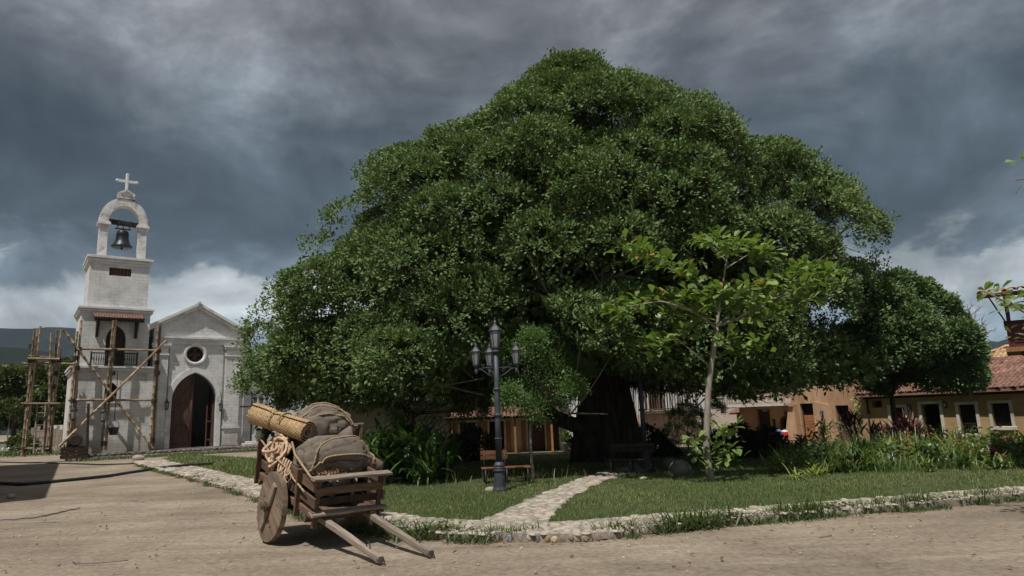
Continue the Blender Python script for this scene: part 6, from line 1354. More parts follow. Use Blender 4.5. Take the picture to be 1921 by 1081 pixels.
# ---------------------------------------------------------------- left shrub bank (strap-leaved plants)
def strap_plant(n, L, W, mat, rise=(.9, 1.45), droop=(.6, 2.0), spread=.18, h=.3):
    P = np.c_[rng.normal(0, spread, n), rng.normal(0, spread, n), rng.uniform(0, h, n)]
    V, F, k = straps_geo(P, rng.uniform(0, 6.28, n), rng.uniform(*L, n), rng.uniform(*W, n), rng.uniform(*rise, n), rng.uniform(*droop, n), 5)
    me = poly_mesh('leaves', V, F, np.repeat(rng.random(n), k), True); me.materials.append(mat); return me
SP = [strap_plant(70, (.5, 1.25), (.06, .12), M['leaf_shrub'], h=.7) for _ in range(3)] + [strap_plant(46, (.5, 1.0), (.12, .2), M['leaf_shrub'], h=.8) for _ in range(2)]
bank = [(x, y, Y - 3.4 if Y < 26.4 else Y - 3.6, s * 1.36) for x, y, Y, s in [(668, 868, 25.5, 1.1), (690, 862, 26, 1.25), (712, 866, 25.2, 1.2), (735, 870, 25, 1.3), (758, 868, 25.4, 1.3), (780, 866, 25.6, 1.35), (802, 868, 25, 1.2), (822, 866, 25.6, 1.2), (700, 850, 27.5, 1.5), (730, 848, 27.5, 1.5), (765, 850, 27.3, 1.6), (800, 850, 27.6, 1.5), (835, 852, 27.5, 1.3), (650, 850, 27.5, 1.3), (840, 862, 26.2, .9), (790, 878, 24.3, .7), (660, 850, 26.8, 1.3), (685, 850, 26.6, 1.3), (745, 850, 26.6, 1.3), (815, 850, 26.8, 1.2)]]
for i, (x, y, Y, s) in enumerate(bank):
    p = at(x, y, Y); t = thing('strap_leaf_plant', 'glossy strap-leaved plant in the dark shrub bank behind the cart', 'plant', (p[0], Y, .08), rnd.uniform(0, 6), 'strap-leaved plants behind the cart')
    o = mesh_obj('leaves', SP[i % 5], None, t); t.scale = (s * .78, s * .78, s * .72)
yp = thing('strap_leaf_plant', 'bright yellow-green arching plant at the front of the dark shrub bank', 'plant', (at(742, 884, 23.4)[0], 23.4, .09)); straps('leaves', np.zeros((11, 3)), np.array([3.3, 3.0, 3.6, 2.7, .2, 6.0, .6, 3.9, 5.4, 2.2, 4.6]), np.array([1.1, .9, .8, .9, .7, .6, .5, .7, .6, .5, .6]), .075, rng.uniform(.9, 1.35, 11), rng.uniform(1.2, 2.0, 11), M['leaf_yellow'], yp, 6)
rp = thing('brown_plant', 'withered reddish plant at the front of the dark shrub bank', 'plant', (at(762, 886, 23.2)[0], 23.2, .09)); straps('leaves', rng.normal(0, .06, (30, 3)) * [1, 1, 0], rng.uniform(0, 6.28, 30), rng.uniform(.2, .5, 30), .05, rng.uniform(.8, 1.5, 30), 1.0, M['leaf_purple'], rp)

# ---------------------------------------------------------------- right garden bed
BD = [strap_plant(90, (.45, 1.05), (.02, .05), M['leaf_bed'], (1.0, 1.5), (.2, 1.2), .22, .3), strap_plant(60, (.4, .85), (.06, .12), M['leaf_bed'], (.8, 1.5), (.4, 1.6), .2, .5), strap_plant(110, (.35, .9), (.012, .03), M['leaf_bed'], (1.0, 1.5), (.1, 1.0), .28, .1), strap_plant(50, (.3, .7), (.08, .13), M['leaf_shrub'], (.8, 1.5), (.4, 1.4), .18, .5)]
def petals(n, lo, hi):
    c = np.c_[rng.normal(0, .28, n), rng.normal(0, .24, n) - .08, rng.uniform(lo, hi, n)]; P = np.repeat(c, 7, 0); d = sph(len(P)); d[:, 2] = np.abs(d[:, 2]); V, F, k = leaves_geo(P, d, sph(len(P)) + [0, -.6, .6], rng.uniform(.05, .11, len(P)), rng.uniform(.025, .05, len(P)))
    me = poly_mesh('blossoms', V, F, np.repeat(rng.random(len(P)), k)); me.materials.append(M['petal']); return me
def bushy(n, L, mat):
    c = np.c_[rng.normal(0, .20, n), rng.normal(0, .20, n), np.abs(rng.normal(.42, .26, n))]; d = sph(n); d[:, 2] = d[:, 2] * .5 + .15
    V, F, k = leaves_geo(c, d, np.array([[0, -.2, 1.0]]) + sph(n) * .45, rng.uniform(*L, n), rng.uniform(L[0], L[1], n) * .55, .15, True); me = poly_mesh('leaves', V, F, np.repeat(rng.random(n), k)); me.materials.append(mat); return me
BD += [bushy(150, (.10, .22), M['leaf_bed']), bushy(110, (.14, .28), M['leaf_shrub']), strap_plant(26, (.7, 1.3), (.015, .03), M['leaf_yellow'], (1.1, 1.5), (.3, 1.3), .2, .1)]
FL = [petals(3, .55, .95), petals(2, .5, .9), petals(4, .55, 1.0)]
r5 = random.Random(11); bed = []
for row, (Yr, y0) in enumerate(((20.2, 0), (21.0, 0), (21.9, 0), (22.9, 0), (24.0, 0))):
    n = (16, 17, 17, 18, 18)[row]
    for k in range(n):
        px = 1462 + 30 * ((row == 0) * .8) + (1995 - 1462) * (k + r5.uniform(.1, .9)) / n; d = ray(px, 860); Y = Yr + r5.uniform(-.35, .35) - (px - 1462) * .0012; x = d[0] / d[1] * Y; bed.append((x, Y, px, row))
for i, (x, Y, px, row) in enumerate(bed):
    fl = px > 1700 and r5.random() < .8 or px > 1560 and r5.random() < .3
    s = (.62, .75, .9, 1.0, 1.05)[row] * r5.uniform(.75, 1.12)
    if fl: t = thing('flowering_plant', 'orange-flowered leafy plant in the right garden bed', 'plant', (x, Y, .08), r5.uniform(0, 6), 'orange-flowered plants in the right bed')
    else: t = thing('leafy_plant', 'green grassy-leaved plant in the right garden bed', 'plant', (x, Y, .08), r5.uniform(0, 6), 'green plants in the right bed')
    t.scale = (s, s, s * r5.uniform(.8, 1.1)); mesh_obj('leaves', BD[r5.choice((0, 1, 1, 2, 4, 5) if fl else (0, 1, 2, 3, 4, 4, 5, 6))], None, t)
    if fl: mesh_obj('blossoms', FL[i % 3], None, t, kind='stuff')
    else: pass
for i, (px, py, Y, s, lab) in enumerate(((1592, 775, 25.6, 1.5, 'tall purple cordyline before the right board door of the orange pier'), (1640, 795, 25.3, 1.15, 'purple cordyline below the small dark vent of the ochre house'), (1668, 800, 24.6, 1.2, 'purple cordyline before the leftmost barred window'), (1706, 785, 25.2, 1.55, 'large purple cordyline left of the dark doorway'), (1725, 800, 24.8, 1.1, 'small purple cordyline at the foot of the dark doorway'), (1862, 850, 20.6, .8, 'low dark purple plant among the orange flowers at the right'), (1505, 815, 23.6, .9, 'dark reddish plant at the left end of the right garden bed'), (1690, 830, 22.8, .9, 'purple plant in the middle of the right garden bed'))):
    p = at(px, py, Y); t = thing('purple_cordyline', lab, 'plant', (p[0], Y, .08), 0, 'purple cordylines in the right bed'); h = max(.35, p[2] - .25)
    n = int(38 * s); z = h * rng.uniform(.55, 1.0, n); straps('leaves', np.c_[rng.normal(0, .10 * s, n), rng.normal(0, .10 * s, n), z], rng.uniform(0, 6.28, n), rng.uniform(.35, .62, n) * s * .9, rng.uniform(.07, .11, n), rng.uniform(.5, 1.45, n), rng.uniform(.1, 1.0, n), M['leaf_purple'], t, 4)
    st = MB()
    for k in range(3): limb(st, (rnd.uniform(-.1, .1), rnd.uniform(-.1, .1), 0), (rnd.uniform(-.1, .1) * s, rnd.uniform(-.1, .1) * s, h * .9), .025, .018, .03, 4, 5)
    st.build('stem', M['bark'], t, fix=False)
pp = thing('palmate_plant', 'broad fan-leaved bright green plant rising at the left end of the right bed', 'plant', (at(1545, 830, 23.2)[0], 23.2, .08)); n = 60; z = rng.uniform(.7, 1.35, n); straps('leaves', np.c_[rng.normal(0, .3, n), rng.normal(0, .2, n), z], rng.uniform(0, 6.28, n), rng.uniform(.3, .55, n), .10, rng.uniform(.4, 1.3, n), rng.uniform(.8, 1.9, n), M['leaf_bed'], pp); MB().tube([(0, 0, 0), (.05, 0, .7), (0, 0, 1.2)], .03, 5).build('stem', M['green_stem'], pp, fix=False)
for px, py, Y, lab, n, sc_ in ((1490, 905, 18.9, 'pale yellow arching plant at the front left of the right bed', 22, .62), (1532, 897, 19.3, 'cream striped spiky plant at the front of the right bed', 34, .6), (1468, 850, 21.5, 'long-stalked pale green plant leaning out left of the right bed', 26, 1.0), (1520, 880, 19.9, 'yellow-flecked upright plant behind the cream spiky plant', 26, .7)):
    t = thing('variegated_plant', lab, 'plant', (at(px, py, Y)[0], Y, .09), 0); straps('leaves', np.c_[rng.normal(0, .08, n), rng.normal(0, .06, n), np.zeros(n)], rng.uniform(0, 6.28, n), rng.uniform(.5, 1.1, n) * sc_, rng.uniform(.03, .06, n), rng.uniform(.7, 1.45, n), rng.uniform(.6, 2.0, n), M['leaf_yellow'], t, 5)
# climbing vine on the orange corner
vn = thing('climbing_vine', 'leafy vine hanging on the corner between the orange and ochre houses', 'plant', HP, HROT); n = 190; zz = rng.uniform(.8, 2.4, n); leaves('leaves', np.c_[-6.95 + .18 * np.sin(zz * 4) + rng.normal(0, .09, n), rng.normal(-.42, .05, n), zz], sph(n) - [0, 0, .5], sph(n) * .5 + [0, -1, .4], rng.uniform(.08, .15, n), rng.uniform(.06, .11, n), M['leaf_yellow'], vn); MB().tube([(-6.95 + .18 * math.sin(z * 4), -.40, z) for z in np.linspace(.05, 2.4, 12)], .014, 5).build('stem', M['green_stem'], vn)
# ---------------------------------------------------------------- street lamps
def street_lamp(loc, label, H=3.65, rot=0.0, simple=False):
    t = thing('street_lamp', label, 'street lamp', loc, rot, 'street lamps in the plaza'); mt = M['lamppaint']
    MB().lathe([(.19, -.1), (.19, .05), (.165, .12), (.145, .40), (.14, .50)], 12).build('base', mt, t, smooth=False)
    MB().lathe([(.15, .50), (.165, .52), (.165, .55), (.14, .57), (.155, .59), (.155, .61), (.125, .63), (.145, .65), (.145, .68), (.115, .71), (.105, .75)], 16).build('base_rings', mt, t, smooth=True)
    MB().lathe([(.088, .75), (.078, 1.88), (.074, 2.6), (.064, H)], 14).build('pole', mt, t, smooth=True)
    MB().lathe([(.10, 1.33), (.112, 1.35), (.10, 1.37)], 14).lathe([(.10, 1.93), (.115, 1.95), (.115, 1.98), (.10, 2.0)], 14).lathe([(.092, 2.62), (.105, 2.64), (.092, 2.68)], 14).lathe([(.08, H - .03), (.12, H), (.09, H + .04)], 12).build('pole_collar', mt, t, smooth=True)
    lantern_parts(t, mt, 1.06, M['glass'], 6, H + .02)
    for k in range(3):
        a = (math.radians(12), math.radians(168), math.radians(110))[k]; co, si = math.cos(a), math.sin(a); R = .56
        arm = MB(); f = lambda r, z: (r * co, r * si, z); z0 = H - .55
        arm.tube([f(.07, z0 + .12), f(.3, z0 + .13), f(R, z0 + .10)], .014, 6)
        for c, rr, zz, s in ((.20, .07, z0 + .03, 1), (.36, .055, z0 + .21, -1), (.22, .06, z0 + .23, 1)):
            arm.tube([f(c + rr * (1 - .1 * i) * math.cos(i * .6 * s + .5), zz + rr * (1 - .1 * i) * math.sin(i * .6 * s + .5)) for i in range(9)], .010, 5)
        arm.tube([f(.07, z0 - .12), f(.22, z0 - .06), f(.40, z0 + .08), f(R, z0 + .10)], .011, 5)
        am = arm.build('lamp_arm', mt, t, smooth=True)
        MB().lathe([(.012, z0 - .04), (.04, z0), (.05, z0 + .05), (.03, z0 + .1), (.03, z0 + .16)], 8, (R * co, R * si, 0)).build('arm_knob', mt, am)
        lantern_parts(t, mt, .84, M['glass'], 6, z0 + .14, (R * co, R * si))
    return t
lb = gnd(938, 922, .09)
street_lamp(lb, 'grey street lamp with four lanterns standing in front of the bench on the lit grass')
l2 = at(1212, 880, 23.5); street_lamp((l2[0], 23.5, .09), 'dark street lamp in the shade right of the banyan trunk', 3.65, .3)
l3 = at(491, 800, 34.5); street_lamp((l3[0] + .2, 34.5, .09), 'street lamp half hidden behind the left skirt of the banyan above the rolled mat', 3.2, .5)
MB_ = MB().add(*CB[2])
# ---------------------------------------------------------------- benches
def bench(loc, rz, label, bw):
    t = thing('park_bench', label, 'bench', loc, rz, 'benches in the plaza')
    sl = []
    for y in (-.20, -.07, .06, .19): sl.append(plank('seat_slat', (-.72, y, .44), (.72, y, .44), .115, .035, bw, t))
    for z, y in ((.72, .29), (.86, .33)): plank('back_slat', (-.72, y, z), (.72 if bw is M['darkwood'] else .08, y, z), .035, .12, bw, t)
    for x in (-.62, 0.0, .62):
        f = MB(); f.tube([(x, -.26, 0), (x, -.22, .2), (x, -.24, .42), (x, .26, .42), (x, .24, .2), (x, .33, 0)], .028, 6).tube([(x, -.2, .2), (x, 0, .3), (x, .22, .2)], .018, 5)
        if x < .5 or bw is M['darkwood']: f.tube([(x, .22, .42), (x, .30, .7), (x, .36, .95)], .024, 6)
        f.build('iron_end', M['iron'], t, smooth=True)
    return t
bp_ = gnd(950, 906, .09); bench(bp_, .12, 'bench with orange wooden slats standing behind the front street lamp', M['benchwood'])
b2 = gnd(1186, 889, .09); bench((b2[0], b2[1], .09), -.3, 'dark bench in the shade at the banyan foot beside the second lamp', M['darkwood'])
# ---------------------------------------------------------------- boulders and stones
def stone(name, label, cat, loc, s, mat, seed, grp=None):
    u = np.linspace(0, 2 * math.pi, 19)[:-1]; V = []; F = []; nl = 10
    for i in range(nl + 1):
        ph = math.pi * i / nl
        for a in u:
            d = np.array([math.sin(ph) * math.cos(a), math.sin(ph) * math.sin(a), math.cos(ph)]); r = 1 + .30 * (fbm(d[0] * 1.3 + seed, d[1] * 1.3 + d[2] * 1.7 + seed, 4, seed) - .45); V.append(d * r * np.array(s))
    for i in range(nl):
        for k in range(18): F.append((i * 18 + k, i * 18 + (k + 1) % 18, (i + 1) * 18 + (k + 1) % 18, (i + 1) * 18 + k))
    o = MB().add(V, F).build(name, mat, None, smooth=True, fix=False, label=label, cat=cat, group=grp); o.location = tuple(float(c) for c in loc); return o
p = gnd(1280, 892, .09); stone('boulder', 'larger rounded grey boulder nearest the almond tree in the shade', 'boulder', p + np.array([0, .25, .16]), (.33, .28, .27), M['boulder'], 3, 'boulders under the banyan')
p = gnd(1262, 880, .09); stone('boulder', 'smaller dark boulder behind the larger rounded one', 'boulder', p + np.array([0, .3, .12]), (.28, .28, .24), M['boulder'], 8, 'boulders under the banyan')
p = gnd(920, 922, .09); stone('field_stone', 'pale stone lying at the left foot of the front street lamp', 'stone', p + np.array([0, .05, .02]), (.15, .12, .10), M['stone'], 5)
p = gnd(1207, 898, .09); stone('field_stone', 'flat pale stone at the shade edge below the second lamp', 'stone', p + np.array([0, 0, .0]), (.13, .1, .05), M['stone'], 6)
p = gnd(21, 934, 0); stone('field_stone', 'pale stone lying on the dirt road at the edge of the left shade', 'stone', p + np.array([0, 0, .05]), (.14, .10, .09), M['stone'], 9)
p = gnd(259, 863, 0); stone('field_stone', 'small whitish stone at the far end of the cobbled walk', 'stone', p + np.array([0, 0, .1]), (.42, .2, .22), M['stone'], 12)
# ---------------------------------------------------------------- hose and cable on the road
hs = MB().tube(resample(np.array([gnd(x, y, .04) for x, y in [(-60, 901), (0, 907), (40, 909), (90, 905), (150, 899), (200, 894), (250, 886), (290, 880)]] + [gnd(310, 877, .16), gnd(350, 873, .18), gnd(400, 870, .16)]), .3), .075, 8).build('water_hose', M['rubber'], None, smooth=True, label='thick black hose lying across the dirt road onto the cobbled walk', cat='hose')
MB().tube(resample(np.array([gnd(x, y, .02) for x, y in [(-40, 866), (30, 868), (70, 868), (130, 870), (190, 872), (250, 870), (270, 868)]]), .5), .05, 6).build('power_cable', M['rubber'], None, smooth=True, label='thin dark cable lying across the far end of the dirt road', cat='cable')
tp = resample(np.array([gnd(x, y, .012) for x, y in [(-20, 975), (30, 974), (70, 970), (95, 965), (130, 957), (150, 953)]]), .1); tp[:, 2] += .008 * np.sin(np.arange(len(tp)) * 1.7)
MB().tube(tp, .018, 5).build('dry_vine', M['drybranch'], None, smooth=True, label='thin dry vine lying on the dirt road near the left edge', cat='twig')
for pts, lab in (([(134, 1050), (142, 1056), (170, 1057), (200, 1055), (240, 1051)], 'thin curved twig lying on the dirt in the left foreground'), ([(80, 979), (104, 979)], 'short dark twig on the dirt left of the curved one'), ([(1538, 1008), (1560, 1004)], 'short dark twig on the dirt below the right kerb'), ([(243, 938), (255, 940), (270, 942)], 'short twig on the dirt right of the left shade')):
    q = resample(np.array([gnd(x, y, .012) for x, y in pts]), .06); MB().tube(q, .009, 5).build('twig', M['drybranch'], None, smooth=True, label=lab, cat='twig', group='twigs on the road')

# ---------------------------------------------------------------- the cart
KO = np.array([-3.76, 13.07, 0]); KA = math.atan2(-.775, .632); KT = math.atan(.215); RW = .60
kx = np.array([.632, -.775, 0]); ky = np.array([.775, .632, 0])
ct_, st_ = math.cos(KT), math.sin(KT)
def tl(x, y, z):
    """cart frame, body tilted forward about the axle -> level frame of the cart's empty"""
    return (x * ct_ + z * st_, y, RW + z * ct_ - x * st_)
cart = thing('ox_cart', 'old wooden two-wheeled cart with solid plank wheels resting on its shafts', 'cart', KO, KA)
def kp(name, a, b, w, h, mat=None, up=(0, 0, 1), parent=None, **k): 
    u = np.array(tl(*up)) - np.array(tl(0, 0, 0)); return plank(name, tl(*a), tl(*b), w, h, mat or M['wood'], parent or cart, u, **k)
BW, F_, B_ = .62, 1.34, -1.36
# bed
for i in range(7): kp('bed_board', (B_, -.52 + i * .173, .18), (F_, -.52 + i * .173, .18), .165, .035, jit=.006)
for x in (-1.2, -.1, 1.1): kp('cross_beam', (x, -.66, .10), (x, .66, .10), .10, .09)
# side rails: three planks each side and posts
for s in (-1, 1):
    for z, h, t in ((.22, .12, .05), (.45, .16, .04), (.70, .17, .05)):
        kp('side_plank', (B_ - rnd.uniform(0, .12), s * BW, z), (F_ + rnd.uniform(.02, .07), s * (BW + .01), z + rnd.uniform(-.01, .01)), t, h, M['wood'], jit=.010)
    for x in (-1.25, -.35, .78): kp('side_post', (x, s * (BW + .05), .06), (x + .02, s * (BW + .07), .86 if x > -1 else .92), .10, .055, M['wood'], up=(1, 0, 0))
# front boards
kp('front_board', (F_ + .03, -.70, .83), (F_ + .03, .72, .84), .20, .035, M['greywood'], jit=.008)
kp('front_slat', (F_ - .02, -.60, .60), (F_ - .02, .62, .62), .035, .13, M['wood'])
kp('front_slat', (F_ - .05, -.60, .42), (F_ - .05, .60, .42), .03, .12, M['darkwood'])
kp('front_board', (F_ + .03, -.68, .255), (F_ + .03, .70, .25), .19, .04, M['greywood'], jit=.008)
for y in (-.56, .58): kp('front_post', (F_ - .05, y, .0), (F_ - .05, y, .80), .08, .06, M['wood'], up=(1, 0, 0))
kp('tail_board', (B_, -.6, .45), (B_, .6, .45), .04, .42, M['wood'])
# shafts: from under the bed to the ground
tip = {}
for s, tx in ((-1, 3.2), (1, 3.38)):
    a = tl(B_ + .4, s * .44, .06); b = (tx, s * .365, .065)
    sh = plank('shaft', a, b, .105, .12, M['greywood'], cart, (0, 0, 1), jit=.006, seg=8, taper=.86); tip[s] = np.array(b)
    d = unit(np.array(b) - np.array(a)); e = np.array(b)
    MB().tube([e - d * .02 + np.array([0, .06, .0]), e + d * .05 + np.array([0, .03, -.02]), e + d * .06 + np.array([0, -.03, -.02]), e - d * .02 + np.array([0, -.06, 0])], .010, 5).build('shaft_hook', M['iron'], sh) if False else None
    hk = MB().tube([tuple(e + d * x + np.array([0, y, z])) for x, y, z in ((-.03, .055, .0), (.05, .03, -.03), (.07, 0, -.035), (.05, -.03, -.03), (-.03, -.055, 0))], .011, 5).build('shaft_hook', M['iron'], cart)
    rg = e - d * .38; MB().tube([tuple(rg + np.array([0, .0, .0]) + d * x + np.array([0, 0, z])) for x, z in ((-.055, .05), (-.06, .10), (-.02, .135), (.03, .12), (.05, .07), (.045, .04))], .010, 5).build('shaft_ring', M['iron'], cart)
    MB().lathe([(.040, -.006), (.040, .004)], 8, tuple(e + d * .003)).build('shaft_bolt', M['iron'], cart) if False else None
    w0 = e * .0 + np.array(a) + d * (np.linalg.norm(e - np.array(a)) * .53); plank('shaft_block', tuple(w0 + np.array([0, 0, .05])), tuple(w0 + d * .16 + np.array([0, 0, .06])), .09, .09, M['redwood'], cart)
# axle and wheels
plank('axle', (0, -.80, RW), (0, .80, RW), .13, .13, M['darkwood'], cart)
for s in (-1, 1): kp('axle_block', (-.28, s * .48, .02), (.28, s * .48, .02), .11, .14, M['darkwood'])
def wheel(s, spin, camber):
    w = bpy.data.objects.new('wheel', None); COL.objects.link(w); w.parent = cart
    w.matrix_basis = Matrix.Translation((0, s * .80, RW)) @ Matrix.Rotation(camber, 4, 'X') @ Matrix.Rotation(spin, 4, 'Y')
    cuts = [-RW, -.22, .19, RW]; th = .10
    for a, b in zip(cuts[:-1], cuts[1:]):
        a2, b2 = a + .004, b - .004; pts = []
        n = 14; lo = math.asin(max(-1, a2 / RW)); hi = math.asin(min(1, b2 / RW))
        for i in range(n + 1):
            t = lo + (hi - lo) * i / n; r = RW * (1 + .008 * math.sin(5 * t)); pts.append((r * math.sin(t), 0, r * math.cos(t)))
        for i in range(n + 1):
            t = hi - (hi - lo) * i / n; r = RW * (1 + .010 * math.sin(4 * t + 1)); pts.append((r * math.sin(t), 0, -r * math.cos(t)))
        pts2 = [pts[0]]
        for q in pts[1:]:
            if abs(q[0] - pts2[-1][0]) + abs(q[2] - pts2[-1][2]) > 1e-3: pts2.append(q)
        yy = rnd.uniform(-.004, .004); m = MB(); N_ = len(pts2); ce = (sum(q[0] for q in pts2) / N_, sum(q[2] for q in pts2) / N_)
        inn = lambda q, k: (ce[0] + (q[0] - ce[0]) * k, ce[1] + (q[2] - ce[1]) * k)
        V = []
        for y, k in ((-th / 2 + .012 + yy, 1), (-th / 2 + yy, .985), (th / 2 + yy, .985), (th / 2 - .012 + yy, 1)):
            for q in pts2: u = inn(q, k); V.append((u[0], y, u[1]))
        Fc = [tuple(range(N_, 2 * N_))[::-1], tuple(range(2 * N_, 3 * N_))]
        for l0, l1 in ((0, 1), (2, 3), (3, 0)):
            for i in range(N_): Fc.append((l0 * N_ + i, l0 * N_ + (i + 1) % N_, l1 * N_ + (i + 1) % N_, l1 * N_ + i))
        m.add(V, Fc).build('wheel_board', M['wheelwood'], w)
    for sy in (-1, 1):
        plank('batten', (-.44, sy * (th / 2 + .025), 0), (.44, sy * (th / 2 + .025), 0), .13, .05, M['greywood'], w, (0, sy, 0)) if sy == s else None
    MB().tube([(0, s * .03, 0), (0, s * .13, 0)], .085, 12).tube([(0, s * .13, 0), (0, s * .20, 0)], .05, 10).build('hub', M['wood'], w)
    MB().tube([(0, s * .168, -.11), (0, s * .168, .11)], .014, 6).build('linch_pin', M['iron'], w)
    for a in np.linspace(.4, 6.6, 6)[:-1]: MB().lathe([(.014, 0), (.012, .012)], 6).build('nail', M['iron'], w, mtx=Matrix.Translation((.34 * math.cos(a) * 1.1, s * th / 2, .34 * math.sin(a))) @ Matrix.Rotation(-s * math.pi / 2, 4, 'X'))
    return w
wheel(-1, math.radians(-58), math.radians(-5)); wheel(1, math.radians(35), math.radians(3))

# ---------------------------------------------------------------- the load
def kw(p): return KO + kx * p[0] + ky * p[1] + np.array([0, 0, p[2]])
def sack_surface(c, dims, rot, seed, expo=.62, sag=.10, folds=.03):
    c = np.array(c); cr, sr = math.cos(rot), math.sin(rot)
    def S(d, lift=0.0):
        d = np.asarray(d, float); d = d / np.linalg.norm(d)
        q = np.sign(d) * np.abs(d) ** expo; k = (np.abs(d[0]) ** (2 / (expo * 2.2)) + np.abs(d[1]) ** (2 / (expo * 2.2)) + np.abs(d[2]) ** (2 / (expo * 2.0))) ** (-.22)
        p = q * k * np.array(dims) * (1 + lift / min(dims))
        n1 = fbm(d[0] * 1.9 + seed + 7, d[1] * 1.9 + d[2] * 1.3 + seed, 4, seed); n2 = fbm(d[0] * 6 + d[2] * 3 + seed, d[1] * 5 + seed, 3, seed + 2)
        rg = 1 - abs(2 * fbm(d[0] * 2.6 + d[1] * 1.1 + seed * 2, d[2] * 2.8 - d[1] * 1.7 + seed, 3, seed + 5) - .92); rg = max(0, rg) ** 7
        p = p * (1 + .26 * (n1 - .47) + folds * 2 * (n2 - .45) - (.03 + folds * .55) * rg)
        p[2] -= sag * (p[0] ** 2 / dims[0] ** 2 + p[1] ** 2 / dims[1] ** 2) * .5 * (1 if p[2] > 0 else .2)
        return c + np.array([p[0] * cr - p[1] * sr, p[0] * sr + p[1] * cr, p[2]])
    return S
def sack_mesh(S, nu=96, nv=60):
    V = []; F = []
    for i in range(nv + 1):
        ph = math.pi * i / nv
        for k in range(nu): a = 2 * math.pi * k / nu; V.append(S((math.sin(ph) * math.cos(a) + 1e-5, math.sin(ph) * math.sin(a) + 1e-5, math.cos(ph))))
    for i in range(nv):
        for k in range(nu): F.append((i * nu + k, i * nu + (k + 1) % nu, (i + 1) * nu + (k + 1) % nu, (i + 1) * nu + k))
    return MB().add(V, F)
def rope(pts, r=.016, name='rope', parent=None, mat=None):
    q = resample(np.array(pts), .03); n = len(q)
    return MB().tube(q, [r * (1 + .16 * math.sin(i * 2.1)) for i in range(n)], 6).build(name, mat or M['jute'], parent, smooth=True)
def fc(label, cat, name, loc=(0, 0, 0)):
    return thing(name, label, cat, KO, KA)
# front sack
s1 = fc('large grey-brown burlap sack lashed with rope at the front of the cart', 'sack', 'burlap_sack')
S1 = sack_surface((.52, .08, 1.44), (.43, .69, .40), .05, 3, sag=.20, folds=.07); sack_mesh(S1).build('sack_body', M['burlap'], s1, smooth=True)
# tied ears of the sack
ear = MB(); e0 = S1((-.1, .42, .9)); ear.tube([e0 - [0, .10, .10], e0 + [0, -.02, .05], e0 + [-.02, .03, .13], e0 + [-.02, .05, .17]], [.20, .12, .055, .035], 12); ear.build('sack_corner', M['burlap'], s1, smooth=True)
ear = MB(); e1 = S1((.25, .95, -.12)); ear.tube([e1 - [0, .16, 0], e1 + [.02, .02, -.02], e1 + [.04, .10, -.05], e1 + [.05, .17, -.12], e1 + [.05, .18, -.18]], [.22, .14, .10, .14, .11], 12); ear.build('tied_neck', M['burlap'], s1, smooth=True)
rope([e1 + np.array([.02 + .14 * math.cos(a), .05 + .02 * math.sin(a * 3), -.02 + .14 * math.sin(a)]) for a in np.linspace(0, 6.5, 20)], .018, 'neck_rope', s1)
l1 = thing('lashing_rope', 'ropes wound over the front burlap sack on the cart', 'rope', KO, KA)
def over(S, dirs, n=30, lift=.012):
    d = resample(np.array(dirs), .08); return [S(q, lift) for q in d]
rope(over(S1, [(.75, -.85, -.5), (.9, -.7, .1), (.75, -.45, .75), (.5, -.0, .95), (.35, .4, .95), (.45, .75, .55), (.55, .95, .1), (.5, 1.0, -.3)]), .017, 'rope', l1, M['jute'])
rope(over(S1, [(.55, -1.0, -.5), (.9, -.75, -.25), (1.0, -.3, .12), (1.0, .2, .16), (.9, .6, .12), (.7, .9, .05)]), .016, 'rope', l1, M['jute'])
rope(over(S1, [(.3, .9, .4), (.55, .95, .2), (.6, 1.05, -.1), (.45, 1.1, -.5)]), .02, 'rope', l1, M['jute'])
# rope from the rear rail along the left side to the front corner
lr = thing('lashing_rope', 'slack rope running along the left side rail of the cart to its front corner', 'rope', KO, KA)
rope([tl(-1.2, -.70, .92), tl(-.7, -.69, .80), tl(-.2, -.70, .76), tl(.3, -.69, .72), tl(.6, -.71, .64), tl(.95, -.72, .60), tl(1.1, -.70, .55)], .017, 'rope', lr)
rope([tl(.1, -.60, 1.15), tl(.4, -.64, 1.0), tl(.8, -.66, .92), tl(1.15, -.68, .86), tl(1.36, -.68, .80)], .02, 'rope', lr)
rope([tl(.2, -.70, .80), tl(.32, -.72, .68), tl(.28, -.73, .56), tl(.42, -.74, .52), tl(.52, -.72, .62), tl(.40, -.70, .74)], .011, 'rope', lr)
# back sack over its crate
crx, cry = -.50, .36
cc = fc('dark wooden crate under the back sack, its corner showing at the right', 'crate', 'wooden_crate'); zc0, zc1 = 1.28, 1.93
for z in (1.40, 1.60, 1.80):
    for y in (cry - .56, cry + .56): plank('side_board', (crx - .40, y, z), (crx + .40, y, z), .028, .185, M['wood'], cc)
    for x in (crx - .40, crx + .40): plank('end_board', (x, cry - .55, z), (x, cry + .55, z), .028, .185, M['redwood'], cc)
for x in (crx - .43, crx + .43):
    for y in (cry - .58, cry + .58): plank('corner_post', (x, y, zc0), (x, y, zc1), .06, .06, M['wood'], cc, (1, 0, 0))
for y in (cry - .58, cry + .58): plank('top_rim', (crx - .46, y, zc1 + .015), (crx + .46, y, zc1 + .015), .08, .03, M['greywood'], cc)
for x in (crx - .43, crx + .43): plank('top_rim', (x, cry - .62, zc1 + .046), (x, cry + .62, zc1 + .046), .08, .03, M['greywood'], cc)
for i in range(5): plank('bottom_board', (crx - .38, cry - .44 + i * .22, zc0 + .01), (crx + .38, cry - .44 + i * .22, zc0 + .01), .2, .025, M['darkwood'], cc)
s2 = fc('lumpy burlap sack tied over the open crate at the back of the cart', 'sack', 'burlap_sack')
S2 = sack_surface((-.42, .26, 1.99), (.44, .60, .37), -.1, 8, sag=.2, folds=.09); sack_mesh(S2).build('sack_body', M['burlap'], s2, smooth=True)
